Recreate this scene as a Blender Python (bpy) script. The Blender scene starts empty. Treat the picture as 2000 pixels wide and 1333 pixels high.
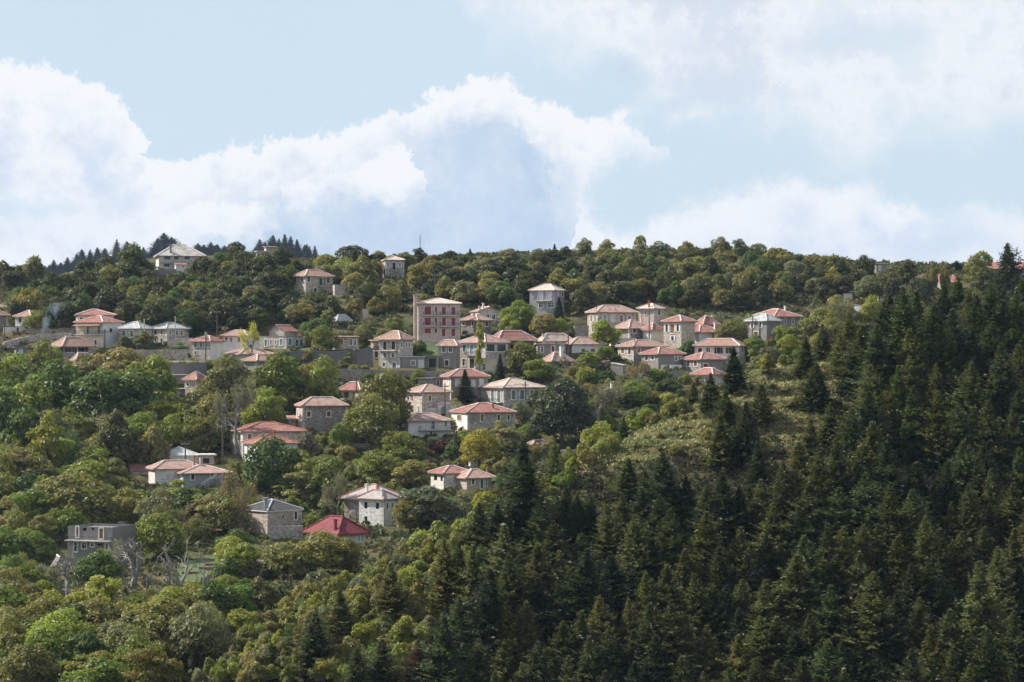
import bpy, bmesh, math, random
import numpy as np
from mathutils import Vector, Matrix

random.seed(11)
RNG = np.random.default_rng(11)
scene = bpy.context.scene
COL = scene.collection
PI = math.pi

# ------------------------------------------------------------------ camera
F = 1000.0 / math.tan(math.radians(12.0))        # focal length in pixels of a 2000 px wide frame
PITCH = math.atan(33.5 / F)
cam_d = bpy.data.cameras.new("camera")
cam_d.sensor_width = 36.0
cam_d.lens = 18.0 / math.tan(math.radians(12.0))
cam_d.clip_start = 1.0
cam_d.clip_end = 20000.0
cam = bpy.data.objects.new("camera", cam_d)
cam.location = (0, 0, 0)
cam.rotation_euler = (PI / 2 + PITCH, 0, 0)
COL.objects.link(cam)
scene.camera = cam

# ------------------------------------------------------------------ colour management
scene.view_settings.view_transform = 'Standard'
scene.view_settings.look = 'None'
scene.view_settings.gamma = 1.0
scene.view_settings.use_curve_mapping = False
scene.view_settings.exposure = 0.60
scene.cycles.max_bounces = 6
scene.cycles.diffuse_bounces = 2
scene.cycles.glossy_bounces = 2
scene.cycles.transmission_bounces = 3
scene.cycles.transparent_max_bounces = 8
scene.cycles.volume_bounces = 0
scene.cycles.use_adaptive_sampling = True
scene.cycles.adaptive_threshold = 0.02
scene.cycles.use_denoising = True
scene.cycles.denoiser = 'OPENIMAGEDENOISE'
scene.cycles.denoising_input_passes = 'RGB_ALBEDO_NORMAL'
scene.cycles.denoising_prefilter = 'NONE'
scene.cycles.sample_clamp_indirect = 4.0

# ------------------------------------------------------------------ sun direction
SUN_AZ = math.radians(-72.0)      # measured from the view direction (+Y) towards +X: far to the left, a little behind the village
SUN_EL = math.radians(42.0)
SUN_DIR = Vector((math.sin(SUN_AZ) * math.cos(SUN_EL), math.cos(SUN_AZ) * math.cos(SUN_EL), math.sin(SUN_EL)))
sun_d = bpy.data.lights.new("sun", 'SUN')
sun_d.energy = 5.0
sun_d.angle = math.radians(0.53)
sun_d.color = (1.0, 0.93, 0.83)
sun = bpy.data.objects.new("sun", sun_d)
sun.rotation_euler = SUN_DIR.to_track_quat('Z', 'Y').to_euler()
COL.objects.link(sun)

# ------------------------------------------------------------------ world: sky and clouds
world = bpy.data.worlds.new("World")
scene.world = world
world.use_nodes = True
wt = world.node_tree
wt.nodes.clear()


class NT:
    """small helper that writes node trees"""
    def __init__(self, tree):
        self.t = tree

    def n(self, typ, **kw):
        nd = self.t.nodes.new(typ)
        for k, v in kw.items():
            setattr(nd, k, v)
        return nd

    def put(self, sock, v):
        if v is None:
            return
        if hasattr(v, 'is_output') or isinstance(v, bpy.types.NodeSocket):
            self.t.links.new(v, sock)
        else:
            try:
                sock.default_value = v
            except Exception:
                sock.default_value = (v[0], v[1], v[2], 1.0)

    def m(self, op, a, b=None, c=None, clamp=False):
        nd = self.n('ShaderNodeMath', operation=op, use_clamp=clamp)
        for i, v in enumerate((a, b, c)):
            if v is not None:
                self.put(nd.inputs[i], v)
        return nd.outputs[0]

    def vm(self, op, a, b=None):
        nd = self.n('ShaderNodeVectorMath', operation=op)
        self.put(nd.inputs[0], a)
        if b is not None:
            if op == 'SCALE':
                self.put(nd.inputs['Scale'], b)
            else:
                self.put(nd.inputs[1], b)
        return nd.outputs['Value'] if op in ('LENGTH', 'DOT_PRODUCT', 'DISTANCE') else nd.outputs[0]

    def noise(self, vec, scale, detail=2.0, rough=0.5, lac=2.0, dist=0.0):
        nd = self.n('ShaderNodeTexNoise')
        self.put(nd.inputs['Vector'], vec)
        nd.inputs['Scale'].default_value = scale
        nd.inputs['Detail'].default_value = detail
        nd.inputs['Roughness'].default_value = rough
        nd.inputs['Lacunarity'].default_value = lac
        nd.inputs['Distortion'].default_value = dist
        return nd

    def rng(self, v, a, b, c=0.0, d=1.0, smooth=True, clamp=True):
        nd = self.n('ShaderNodeMapRange', interpolation_type='SMOOTHSTEP' if smooth else 'LINEAR')
        if not smooth:
            nd.clamp = clamp
        self.put(nd.inputs[0], v)
        for i, x in enumerate((a, b, c, d)):
            self.put(nd.inputs[i + 1], x)
        return nd.outputs[0]

    def mix(self, f, a, b, blend='MIX'):
        nd = self.n('ShaderNodeMix', data_type='RGBA', blend_type=blend)
        self.put(nd.inputs[0], f)
        self.put(nd.inputs[6], a if not isinstance(a, tuple) else (a[0], a[1], a[2], 1))
        self.put(nd.inputs[7], b if not isinstance(b, tuple) else (b[0], b[1], b[2], 1))
        return nd.outputs[2]

    def curve(self, v, pts, lo, hi):
        """piecewise curve through pts (x in 0..1); returns values between lo and hi"""
        nd = self.n('ShaderNodeFloatCurve')
        self.put(nd.inputs['Value'], v)
        c = nd.mapping.curves[0]
        pts = [(x, (y - lo) / (hi - lo)) for x, y in pts]
        c.points[0].location = pts[0]
        c.points[1].location = pts[-1]
        for p in pts[1:-1]:
            c.points.new(*p)
        for p in c.points:
            p.handle_type = 'AUTO_CLAMPED'
        nd.mapping.use_clip = False
        nd.mapping.update()
        return self.m('MULTIPLY_ADD', nd.outputs[0], hi - lo, lo)


W = NT(wt)
out = W.n('ShaderNodeOutputWorld')
tc = W.n('ShaderNodeTexCoord')
DIRV = tc.outputs['Generated']
sep = W.n('ShaderNodeSeparateXYZ')
W.put(sep.inputs[0], DIRV)
# clouds are laid out in (azimuth, elevation); the unit is 1000 px of the photograph = 1000/F radians
K = F / 1000.0
az0 = W.m('MULTIPLY', W.m('ARCTAN2', sep.outputs[0], sep.outputs[1]), K)
el0 = W.m('MULTIPLY', W.m('ARCSINE', sep.outputs[2]), K)
nv = W.vm('SCALE', DIRV, K)


def sky_uv(u, v):
    dx, dz = (u - 1000.0) / F, (666.5 - v) / F
    d = Vector((dx, math.cos(PITCH) - dz * math.sin(PITCH), math.sin(PITCH) + dz * math.cos(PITCH))).normalized()
    return math.atan2(d.x, d.y) * K, math.asin(d.z) * K


wn = W.noise(nv, 7.0, 9.0, 0.62)
wsep = W.n('ShaderNodeSeparateColor')
W.put(wsep.inputs[0], wn.outputs['Color'])
wn2 = W.noise(W.vm('ADD', nv, (3.1, 1.7, 5.2)), 22.0, 8.0, 0.65)
wsep2 = W.n('ShaderNodeSeparateColor')
wn3 = W.noise(W.vm('ADD', nv, (6.3, 2.2, 1.9)), 60.0, 6.0, 0.65)
wsep3 = W.n('ShaderNodeSeparateColor')
W.put(wsep3.inputs[0], wn3.outputs['Color'])
W.put(wsep2.inputs[0], wn2.outputs['Color'])
sgn = lambda s, a: W.m('MULTIPLY', W.m('SUBTRACT', s, 0.5), a)
az = W.m('ADD', W.m('ADD', W.m('ADD', az0, sgn(wsep.outputs[0], 0.15)), sgn(wsep2.outputs[0], 0.085)), sgn(wsep3.outputs[0], .04))
el = W.m('ADD', W.m('ADD', W.m('ADD', el0, sgn(wsep.outputs[1], 0.12)), sgn(wsep2.outputs[1], 0.085)), sgn(wsep3.outputs[1], .04))
azs = W.m('ADD', az0, sgn(wsep.outputs[2], 0.22))        # softer warp for high cloud
els = W.m('ADD', el0, sgn(wsep.outputs[0], 0.20))
X_LO, X_HI = -1.05, 1.05
xn = W.rng(az, X_LO, X_HI, 0, 1, smooth=False)
xns = W.rng(azs, X_LO, X_HI, 0, 1, smooth=False)


def top_curve(x, pts, lo=-0.25, hi=0.95):
    q = []
    for u, v in pts:
        a, e = sky_uv(u, v)
        q.append(((a - X_LO) / (X_HI - X_LO), e))
    return W.curve(x, q, lo, hi)


def plain_curve(x, pts, lo, hi):
    return W.curve(x, [((sky_uv(u, 500)[0] - X_LO) / (X_HI - X_LO), y) for u, y in pts], lo, hi)


def blob(u, v, ru, rv, edge0=1.0, edge1=0.5, a_=None, e_=None):
    a, e = sky_uv(u, v)
    dx = W.m('MULTIPLY', W.m('SUBTRACT', a_ or az, a), 1000.0 / ru)
    dy = W.m('MULTIPLY', W.m('SUBTRACT', e_ or el, e), 1000.0 / rv)
    r = W.m('SQRT', W.m('ADD', W.m('MULTIPLY', dx, dx), W.m('MULTIPLY', dy, dy)))
    return W.rng(r, edge0, edge1, 0, 1)


big = W.noise(W.vm('ADD', nv, (9.0, 2.0, 1.0)), 2.6, 6.0, 0.55).outputs['Fac']
med = W.noise(W.vm('ADD', nv, (1.0, 7.0, 3.0)), 7.0, 7.0, 0.58).outputs['Fac']
puf = W.noise(W.vm('ADD', nv, (4.0, 4.0, 8.0)), 15.0, 6.0, 0.55).outputs['Fac']

WHITE = (0.94, 0.955, 0.985)
GREYB = (0.520, 0.655, 0.825)
GREYL = (0.690, 0.765, 0.875)
fine = W.noise(W.vm('ADD', nv, (2.0, 5.0, 6.0)), 38.0, 5.0, 0.6).outputs['Fac']

# main cumulus bank: outline, lower edge at its right end, and how deep the bright rim goes
T_A = top_curve(xn, [(-20, 130), (30, 122), (90, 118), (160, 150), (230, 190), (285, 270), (305, 330), (345, 322), (400, 300),
                     (445, 272), (500, 275), (550, 258), (610, 262), (680, 245), (730, 217), (790, 215), (830, 185),
                     (880, 172), (945, 168), (1000, 176), (1040, 205), (1090, 205), (1140, 228), (1220, 240), (1262, 262),
                     (1290, 290), (1310, 420), (1340, 640), (2010, 660)])
B_A = top_curve(xn, [(-20, 760), (600, 760), (1080, 760), (1112, 620), (1132, 420), (1170, 345), (1220, 318), (1290, 300), (2010, 200)])
R_A = plain_curve(xn, [(-20, 0.50), (250, 0.42), (330, 0.30), (420, 0.17), (560, 0.12), (700, 0.11), (800, 0.13), (860, 0.085),
                       (960, 0.06), (1030, 0.08), (1080, 0.15), (1140, 0.22), (1290, 0.3), (2010, 0.3)], 0.0, 0.6)
dA = W.m('SUBTRACT', T_A, el)
aA = W.m('MULTIPLY', W.rng(dA, -0.006, 0.014), W.rng(W.m('SUBTRACT', el, B_A), -0.03, 0.06))
depA = W.m('DIVIDE', W.m('ADD', W.m('ADD', dA, sgn(med, 0.24)), sgn(fine, 0.06)), R_A)
shA = W.rng(depA, 0.15, 1.7)
left_grey = W.m('MULTIPLY', W.rng(W.m('ADD', W.m('ADD', big, sgn(med, 0.9)), sgn(fine, 0.2)), 0.40, 0.66), 0.85)
colA = W.mix(shA, WHITE, GREYB)
colA = W.mix(W.m('MULTIPLY', W.rng(dA, 0.03, 0.16), left_grey), colA, (0.62, 0.73, 0.89))
colA = W.mix(W.m('MULTIPLY', W.rng(W.m('ADD', puf, sgn(fine, 0.3)), 0.46, 0.74), W.m('MULTIPLY', W.rng(dA, 0.012, 0.06), 0.72)), colA, GREYL)
# faint lighter wisps inside the shaded part
colA = W.mix(W.m('MULTIPLY', W.rng(W.m('ADD', med, sgn(fine, .25)), 0.52, 0.72), W.m('MULTIPLY', shA, 0.40)), colA, (0.80, 0.86, 0.95))
# bright arc below it
T_B = top_curve(xn, [(-20, 640), (480, 620), (535, 420), (560, 362), (610, 345), (660, 330), (710, 318), (750, 292), (800, 286), (818, 300), (832, 480), (860, 640), (2010, 660)])
B_B = top_curve(xn, [(-20, 300), (540, 372), (575, 392), (620, 372), (680, 352), (705, 366), (740, 372), (780, 392), (815, 360), (2010, 300)])
dB = W.m('SUBTRACT', T_B, el)
aB = W.m('MULTIPLY', W.rng(dB, -0.006, 0.016), W.rng(W.m('ADD', W.m('SUBTRACT', el, B_B), sgn(med, .06)), -0.05, 0.03))
# lobe low on the left and small bright patches
aC = W.m('MULTIPLY', W.m('MAXIMUM', blob(430, 432, 122, 44, 1.1, 0.62), W.m('MAXIMUM', blob(375, 452, 75, 26, 1.1, 0.5), blob(480, 446, 78, 30, 1.1, 0.5))), W.rng(med, 0.30, 0.52))
aC2 = W.m('MULTIPLY', W.m('MAXIMUM', blob(150, 440, 140, 55, 1.25, 0.2), blob(40, 505, 150, 45, 1.2, 0.3)), 0.75)
aC3 = W.m('MULTIPLY', W.m('MAXIMUM', blob(1105, 255, 75, 45, 1.2, 0.2), blob(1185, 262, 85, 36, 1.2, 0.2)), 0.80)
# blue gap low on the left
gapL = W.m('MULTIPLY', blob(75, 415, 130, 42, 1.3, 0.1), 0.75)
# low bank on the right
T_D = top_curve(xn, [(-20, 690), (1085, 680), (1108, 520), (1122, 380), (1165, 405), (1210, 432), (1270, 418), (1330, 402), (1400, 378), (1450, 368),
                     (1495, 356), (1560, 348), (1610, 362), (1675, 358), (1735, 368), (1790, 396), (1860, 416), (1925, 402), (2010, 406)])
dD = W.m('SUBTRACT', T_D, el)
aD = W.m('MULTIPLY', W.rng(dD, -0.012, 0.05), W.m('ADD', 0.80, W.m('MULTIPLY', W.rng(med, .35, .55), .2)))
shD = W.m('MULTIPLY', W.rng(W.m('ADD', dD, sgn(med, 0.22)), 0.03, 0.15), W.m('ADD', 0.26, W.m('MULTIPLY', W.rng(W.m('ADD', big, sgn(puf, .5)), 0.40, 0.64), 0.70)))
shD = W.m('MAXIMUM', shD, W.m('MULTIPLY', blob(1830, 480, 170, 50, 1.3, 0.1), 0.75))
shD = W.m('MAXIMUM', shD, W.m('MULTIPLY', blob(1560, 430, 60, 40, 1.4, 0.1), 0.55))
colD = W.mix(shD, WHITE, (0.60, 0.72, 0.90))
# high sheet over the upper right, going on overhead in patches
B_E = top_curve(xns, [(-20, -260), (600, -140), (730, -30), (790, 0), (860, 25), (900, 70), (960, 105), (1060, 130), (1150, 165), (1250, 215),
                      (1330, 252), (1415, 275), (1450, 268), (1520, 292), (1600, 340), (1655, 372), (1720, 350), (1790, 312), (1880, 296), (2010, 292)])
hE = W.m('SUBTRACT', els, B_E)
covE = W.rng(W.m('ADD', W.m('ADD', W.m('MULTIPLY', big, 0.45), W.m('MULTIPLY', med, 0.4)), W.m('MULTIPLY', fine, 0.15)), 0.40, 0.55)
inview = W.rng(el0, 0.78, 1.3, 0.0, 1.0)
covE = W.m('ADD', W.m('MULTIPLY', covE, W.m('ADD', 0.58, W.m('MULTIPLY', inview, -0.02))), W.m('MULTIPLY', W.m('SUBTRACT', 1.0, inview), 0.42), clamp=True)
aE = W.m('MULTIPLY', W.rng(W.m('ADD', hE, sgn(puf, .08)), -0.03, 0.13), covE)
streak = W.m('MULTIPLY', blob(1365, 225, 85, 30, 1.3, 0.1, azs, els), 0.8)
aE = W.m('MAXIMUM', aE, streak)
shE = W.m('MULTIPLY', W.rng(W.m('ADD', W.m('ADD', big, sgn(med, 0.9)), sgn(fine, .35)), 0.44, 0.68), 0.68)
shE = W.m('MAXIMUM', shE, W.m('MULTIPLY', blob(1225, 155, 110, 40, 1.35, 0.0, azs, els), 0.95))
shE = W.m('MAXIMUM', shE, W.m('MULTIPLY', blob(1630, 82, 160, 36, 1.4, 0.0, azs, els), 0.62))
shE = W.m('MAXIMUM', shE, W.m('MULTIPLY', blob(1390, 80, 130, 45, 1.4, 0.0, azs, els), 0.60))
shE = W.m('MAXIMUM', shE, W.m('MULTIPLY', blob(1540, 190, 70, 40, 1.4, 0.0, azs, els), 0.45))
colE = W.mix(shE, (0.945, 0.955, 0.975), (0.58, 0.68, 0.83))

sky = W.n('ShaderNodeTexSky', sky_type='NISHITA')
sky.sun_disc = False
sky.sun_elevation = SUN_EL
sky.sun_rotation = SUN_AZ
sky.air_density = 1.0
sky.dust_density = 0.7
sky.ozone_density = 1.0
bg_sky = W.n('ShaderNodeBackground')
W.put(bg_sky.inputs[0], sky.outputs[0])
bg_sky.inputs[1].default_value = 0.07
# thin high veil over the blue
veil = W.n('ShaderNodeBackground')
veil.inputs[0].default_value = (0.655, 0.795, 0.92, 1)
veil.inputs[1].default_value = 0.66
sh = W.n('ShaderNodeMixShader')
# the veil is haze: thick low down, thin overhead
W.put(sh.inputs[0], W.m('MULTIPLY', W.m('ADD', 0.88, sgn(big, 0.2)), W.rng(el0, 0.7, 3.2, 1.0, 0.35)))
W.put(sh.inputs[1], bg_sky.outputs[0])
W.put(sh.inputs[2], veil.outputs[0])


def layer(prev, alpha, col):
    b = W.n('ShaderNodeBackground')
    W.put(b.inputs[0], col)
    b.inputs[1].default_value = 0.66
    mx = W.n('ShaderNodeMixShader')
    W.put(mx.inputs[0], alpha)
    W.put(mx.inputs[1], prev)
    W.put(mx.inputs[2], b.outputs[0])
    return mx.outputs[0]


cur = layer(sh.outputs[0], aE, colE)
cur = layer(cur, aA, colA)
cur = layer(cur, gapL, (0.60, 0.76, 0.90))
cur = layer(cur, aC3, WHITE)
cur = layer(cur, aB, WHITE)
cur = layer(cur, aC2, WHITE)
cur = layer(cur, aC, WHITE)
cur = layer(cur, aD, colD)
W.put(out.inputs[0], cur)
world.cycles.sampling_method = 'MANUAL'
world.cycles.sample_map_resolution = 512

# ------------------------------------------------------------------ terrain
def ray_dir(u, v):
    dx, dz = (u - 1000.0) / F, (666.5 - v) / F
    d = np.array((dx, math.cos(PITCH) - dz * math.sin(PITCH), math.sin(PITCH) + dz * math.cos(PITCH)))
    return d / d[1]


def project(p):
    x, y, z = p
    yc = y * math.cos(PITCH) + z * math.sin(PITCH)
    zc = -y * math.sin(PITCH) + z * math.cos(PITCH)
    return 1000.0 + F * x / yc, 666.5 - F * zc / yc


_perm = np.random.default_rng(5).permutation(512)
_vals = np.random.default_rng(6).random(512)


def vnoise(x, y):
    x = np.asarray(x, float); y = np.asarray(y, float)
    xi = np.floor(x).astype(int); yi = np.floor(y).astype(int)
    fx = x - xi; fy = y - yi
    fx = fx * fx * (3 - 2 * fx); fy = fy * fy * (3 - 2 * fy)
    h = lambda a, b: _vals[(_perm[(a & 511)] + b) & 511]
    return (h(xi, yi) * (1 - fx) + h(xi + 1, yi) * fx) * (1 - fy) + (h(xi, yi + 1) * (1 - fx) + h(xi + 1, yi + 1) * fx) * fy


def fbm(x, y, o=4):
    s = 0; a = 0.5
    for i in range(o):
        s = s + a * (vnoise(x + i * 17.3, y - i * 9.1) - 0.5)
        x = x * 2.03; y = y * 2.03; a *= 0.5
    return s


_PV = np.array([(1333, 300), (1200, 330), (1100, 378), (1000, 430), (900, 468), (800, 502), (700, 536), (650, 556), (600, 578), (550, 606), (500, 640), (487, 655)], float)
_PY = np.concatenate([[-200, -60, 0, 30, 110, 160, 230, 280], _PV[:, 1], [675, 700, 760, 900, 1300, 1800, 2300, 6000]])
_PZ = np.concatenate([[30, 14, -2.2, -24, -70, -72, -55, -43.5], (700 - _PV[:, 0]) / F * _PV[:, 1], [30.5, 28, 16, -8, -30, -20, -20, -30]])
_yy = np.linspace(-200, 6000, 6201)
_zz = np.interp(_yy, _PY, _PZ)
_k = np.exp(-np.linspace(-2, 2, 25) ** 2); _k /= _k.sum()
_zz = np.convolve(np.pad(_zz, 12, mode='edge'), _k, mode='valid')
_FX = np.array([-400, -140, -95, -40, 15, 55, 95, 136, 400], float)
_FV = np.array([0.30, 0.44, 0.79, 0.87, 0.96, 1.0, 0.80, 0.74, 0.5])


def hill(x, y):
    x = np.asarray(x, float); y = np.asarray(y, float)
    z = np.interp(y, _yy, _zz)
    f = np.interp(x * 640 / np.maximum(y, 300), _FX, _FV)
    z = np.where((z > 8) & (y > 400) & (y < 1000), 8 + (z - 8) * f, z)
    far = 97 * np.exp(-((x + 219) / 248.0) ** 2 - ((y - 1720) / 260.0) ** 2)
    z = z + far * (y > 1000)
    return z + fbm(x / 40, y / 40, 3) * 2.2 * ((y > 200) & (y < 900))


_C = np.array([((u - 1000) / F * D, D, (700 - v) / F * D) for u, v, D in
               [(2500, 600, 410), (2100, 628, 385), (1750, 668, 362), (1500, 728, 342), (1300, 838, 326), (1180, 905, 319), (1000, 1005, 309), (850, 1090, 301),
                (700, 1185, 293), (500, 1295, 284), (350, 1400, 276), (100, 1600, 262)]], float)


def spur(x, y):
    """the near ridge that comes down from the upper right: height from the nearest crest segment"""
    x = np.asarray(x, float); y = np.asarray(y, float)
    best = np.full(np.broadcast(x, y).shape, 1e9); zc = np.zeros_like(best); side = np.zeros_like(best)
    for a, b in zip(_C[:-1], _C[1:]):
        d = b - a; L2 = d[0] ** 2 + d[1] ** 2
        t = np.clip(((x - a[0]) * d[0] + (y - a[1]) * d[1]) / L2, 0, 1)
        px, py = a[0] + t * d[0], a[1] + t * d[1]
        dist = np.hypot(x - px, y - py)
        s = (x - px) * (-d[1]) + (y - py) * d[0]          # > 0 on the near, right-hand side
        m = dist < best
        best = np.where(m, dist, best); zc = np.where(m, a[2] + t * d[2], zc); side = np.where(m, s, side)
    r = np.sqrt(best ** 2 + 36) - 6
    near = zc - 0.40 * r
    near = near + 0.42 * np.sin(near * 2.6 + fbm(x / 18, y / 18, 2) * 9)      # old terraces
    farz = zc - 0.50 * r
    return np.where(side > 0, near, farz) + fbm(x / 25 + 7, y / 25, 3) * 1.6


def base_ground(x, y):
    a, b = hill(x, y), spur(x, y)
    b = np.where(np.asarray(y) < 140, -1e3, b)
    k = 2.5
    h = np.clip(0.5 + 0.5 * (a - b) / k, 0, 1)
    return b * (1 - h) + a * h + k * h * (1 - h)


def hit(u, v, fn=hill, h=0.0, d0=215.0, d1=760.0):
    """distance (world y) at which the sight line of (u, v) first comes within h metres of the ground"""
    d = ray_dir(u, v)
    t = np.arange(d0, d1, 0.5)
    g = d[2] * t - fn(d[0] * t, t) - h
    i = np.argmax(g < 0)
    if g[i] >= 0:
        i = int(np.argmin(g))
    return float(t[i])


def at(u, v, D):
    d = ray_dir(u, v)
    return np.array((d[0] * D, D, d[2] * D))


PADS = []          # (cx, cy, half x, half y, angle, z): level ground under buildings and along walls


def apply_pads(x, y, z):
    for cx, cy, hx, hy, a, pz in PADS:
        dx, dy = x - cx, y - cy
        R = max(hx, hy) + 9
        m = (np.abs(dx) < R) & (np.abs(dy) < R)
        if not m.any():
            continue
        lx = dx[m] * math.cos(a) + dy[m] * math.sin(a); ly = -dx[m] * math.sin(a) + dy[m] * math.cos(a)
        d = np.hypot(np.maximum(np.abs(lx) - hx, 0), np.maximum(np.abs(ly) - hy, 0))
        w = np.clip(1 - (d - 0.7) / 4.0, 0, 1); w = w * w * (3 - 2 * w)
        z[m] = z[m] * (1 - w) + (pz - 0.05) * w
    return z

# ------------------------------------------------------------------ materials
MATS = {}


def new_mat(name):
    m = bpy.data.materials.new(name)
    m.use_nodes = True
    t = NT(m.node_tree)
    m.node_tree.nodes.clear()
    o = t.n('ShaderNodeOutputMaterial')
    b = t.n('ShaderNodeBsdfPrincipled')
    t.t.links.new(b.outputs[0], o.inputs[0])
    MATS[name] = m
    return m, t, b, o


def plain(name, col, rough=0.8, var=0.12, scale=1.2, metal=0.0, spec=0.3):
    m, t, b, o = new_mat(name)
    co = t.n('ShaderNodeTexCoord').outputs['Object']
    n = t.noise(co, scale, 6, 0.6)
    n2 = t.noise(co, scale * 0.25, 3, 0.6)
    f = t.m('ADD', t.m('MULTIPLY', n.outputs[0], 0.6), t.m('MULTIPLY', n2.outputs[0], 0.4))
    lo = tuple(c * (1 - 1.6 * var) for c in col); hi = tuple(min(0.9, c * (1 + 1.3 * var)) for c in col)
    t.put(b.inputs['Base Color'], t.mix(t.rng(f, 0.32, 0.68), lo, hi))
    b.inputs['Roughness'].default_value = rough
    b.inputs['Metallic'].default_value = metal
    b.inputs['Specular IOR Level'].default_value = spec
    return m


def plaster(name, col, dirt=(0.25, 0.22, 0.19), amount=0.45):
    """rendered wall: faint trowel mottling, rain streaks and worn patches"""
    m, t, b, o = new_mat(name)
    co = t.n('ShaderNodeTexCoord').outputs['Object']
    n = t.noise(co, 0.9, 6, 0.65)
    st = t.n('ShaderNodeMapping'); t.put(st.inputs[0], co); st.inputs['Scale'].default_value = (2.6, 2.6, 0.35)
    ns = t.noise(st.outputs[0], 1.3, 5, 0.6)
    c = t.mix(t.rng(n.outputs[0], 0.35, 0.7), tuple(x * 0.88 for x in col), tuple(min(.88, x * 1.05) for x in col))
    c = t.mix(t.m('MULTIPLY', t.rng(ns.outputs[0], 0.54, 0.75), amount), c, dirt)
    t.put(b.inputs['Base Color'], c)
    b.inputs['Roughness'].default_value = 0.88
    b.inputs['Specular IOR Level'].default_value = 0.2
    bp = t.n('ShaderNodeBump'); bp.inputs['Strength'].default_value = 0.25; bp.inputs['Distance'].default_value = 0.03
    t.put(bp.inputs['Height'], n.outputs[0]); t.put(b.inputs['Normal'], bp.outputs[0])
    return m


def stone(name, a, bcol, mortar, scale=2.8, contrast=0.8, stain=(0.16, 0.14, 0.12)):
    """rubble masonry: irregular stones, pale joints, damp stains"""
    m, t, b, o = new_mat(name)
    co = t.n('ShaderNodeTexCoord').outputs['Object']
    mp = t.n('ShaderNodeMapping'); t.put(mp.inputs[0], co); mp.inputs['Scale'].default_value = (1, 1, 1.55)
    wv = t.vm('ADD', mp.outputs[0], t.vm('SCALE', t.noise(co, 3.0, 2).outputs['Color'], 0.16))
    vo = t.n('ShaderNodeTexVoronoi', feature='F1'); t.put(vo.inputs['Vector'], wv); vo.inputs['Scale'].default_value = scale
    ve = t.n('ShaderNodeTexVoronoi', feature='DISTANCE_TO_EDGE'); t.put(ve.inputs['Vector'], wv); ve.inputs['Scale'].default_value = scale
    sc = t.n('ShaderNodeSeparateColor'); t.put(sc.inputs[0], vo.outputs['Color'])
    c = t.mix(sc.outputs[0], a, bcol)
    c = t.mix(t.m('MULTIPLY', t.rng(sc.outputs[1], 0.80, 0.95), 0.65 * contrast), c, tuple(min(.75, x * 1.7) for x in bcol))
    c = t.mix(t.m('MULTIPLY', t.rng(sc.outputs[2], 0.83, 0.95), 0.75 * contrast), c, tuple(x * 0.42 for x in a))
    c = t.mix(t.rng(ve.outputs['Distance'], 0.05, 0.015), c, mortar)
    big_ = t.noise(co, 0.33, 5, 0.65).outputs[0]
    c = t.mix(t.m('MULTIPLY', t.rng(big_, 0.50, 0.70), 0.5), c, stain)
    c = t.mix(t.m('MULTIPLY', t.rng(big_, 0.46, 0.32), 0.35), c, mortar)
    t.put(b.inputs['Base Color'], c)
    b.inputs['Roughness'].default_value = 0.9
    b.inputs['Specular IOR Level'].default_value = 0.2
    bp = t.n('ShaderNodeBump'); bp.inputs['Strength'].default_value = 0.7; bp.inputs['Distance'].default_value = 0.06
    t.put(bp.inputs['Height'], t.m('MINIMUM', ve.outputs['Distance'], 0.12)); t.put(b.inputs['Normal'], bp.outputs[0])
    return m


def tiles(name, a, bcol, pale, patch=0.5, du=0.30, dv=0.42, rough=0.75):
    """roof covering laid in courses (UV in metres: u along the eave, v up the slope)"""
    m, t, b, o = new_mat(name)
    tcn = t.n('ShaderNodeTexCoord')
    uv = tcn.outputs['UV']; co = tcn.outputs['Object']
    s = t.n('ShaderNodeSeparateXYZ'); t.put(s.inputs[0], uv)
    uu = t.m('DIVIDE', s.outputs[0], du); vv = t.m('DIVIDE', s.outputs[1], dv)
    cell = t.n('ShaderNodeCombineXYZ')
    t.put(cell.inputs[0], t.m('FLOOR', uu)); t.put(cell.inputs[1], t.m('FLOOR', vv))
    wnz = t.n('ShaderNodeTexWhiteNoise', noise_dimensions='2D'); t.put(wnz.inputs['Vector'], cell.outputs[0])
    c = t.mix(wnz.outputs['Value'], a, bcol)
    n = t.noise(co, 0.55, 6, 0.68).outputs[0]
    n2 = t.noise(co, 2.4, 4, 0.6).outputs[0]
    mask = t.rng(t.m('ADD', t.m('MULTIPLY', n, 0.65), t.m('MULTIPLY', n2, 0.35)), 0.44, 0.62)
    c = t.mix(t.m('MULTIPLY', mask, patch), c, pale)
    c = t.mix(t.m('MULTIPLY', t.rng(n2, 0.58, 0.75), 0.45), c, tuple(x * 0.45 for x in a))
    t.put(b.inputs['Base Color'], c)
    b.inputs['Roughness'].default_value = rough
    b.inputs['Specular IOR Level'].default_value = 0.35
    prof = t.m('ADD', t.m('MULTIPLY', t.m('ABSOLUTE', t.m('SINE', t.m('MULTIPLY', uu, PI))), 0.06), t.m('MULTIPLY', t.m('FRACT', vv), -0.05))
    bp = t.n('ShaderNodeBump'); bp.inputs['Strength'].default_value = 0.9; bp.inputs['Distance'].default_value = 1.0
    t.put(bp.inputs['Height'], prof); t.put(b.inputs['Normal'], bp.outputs[0])
    return m


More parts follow.
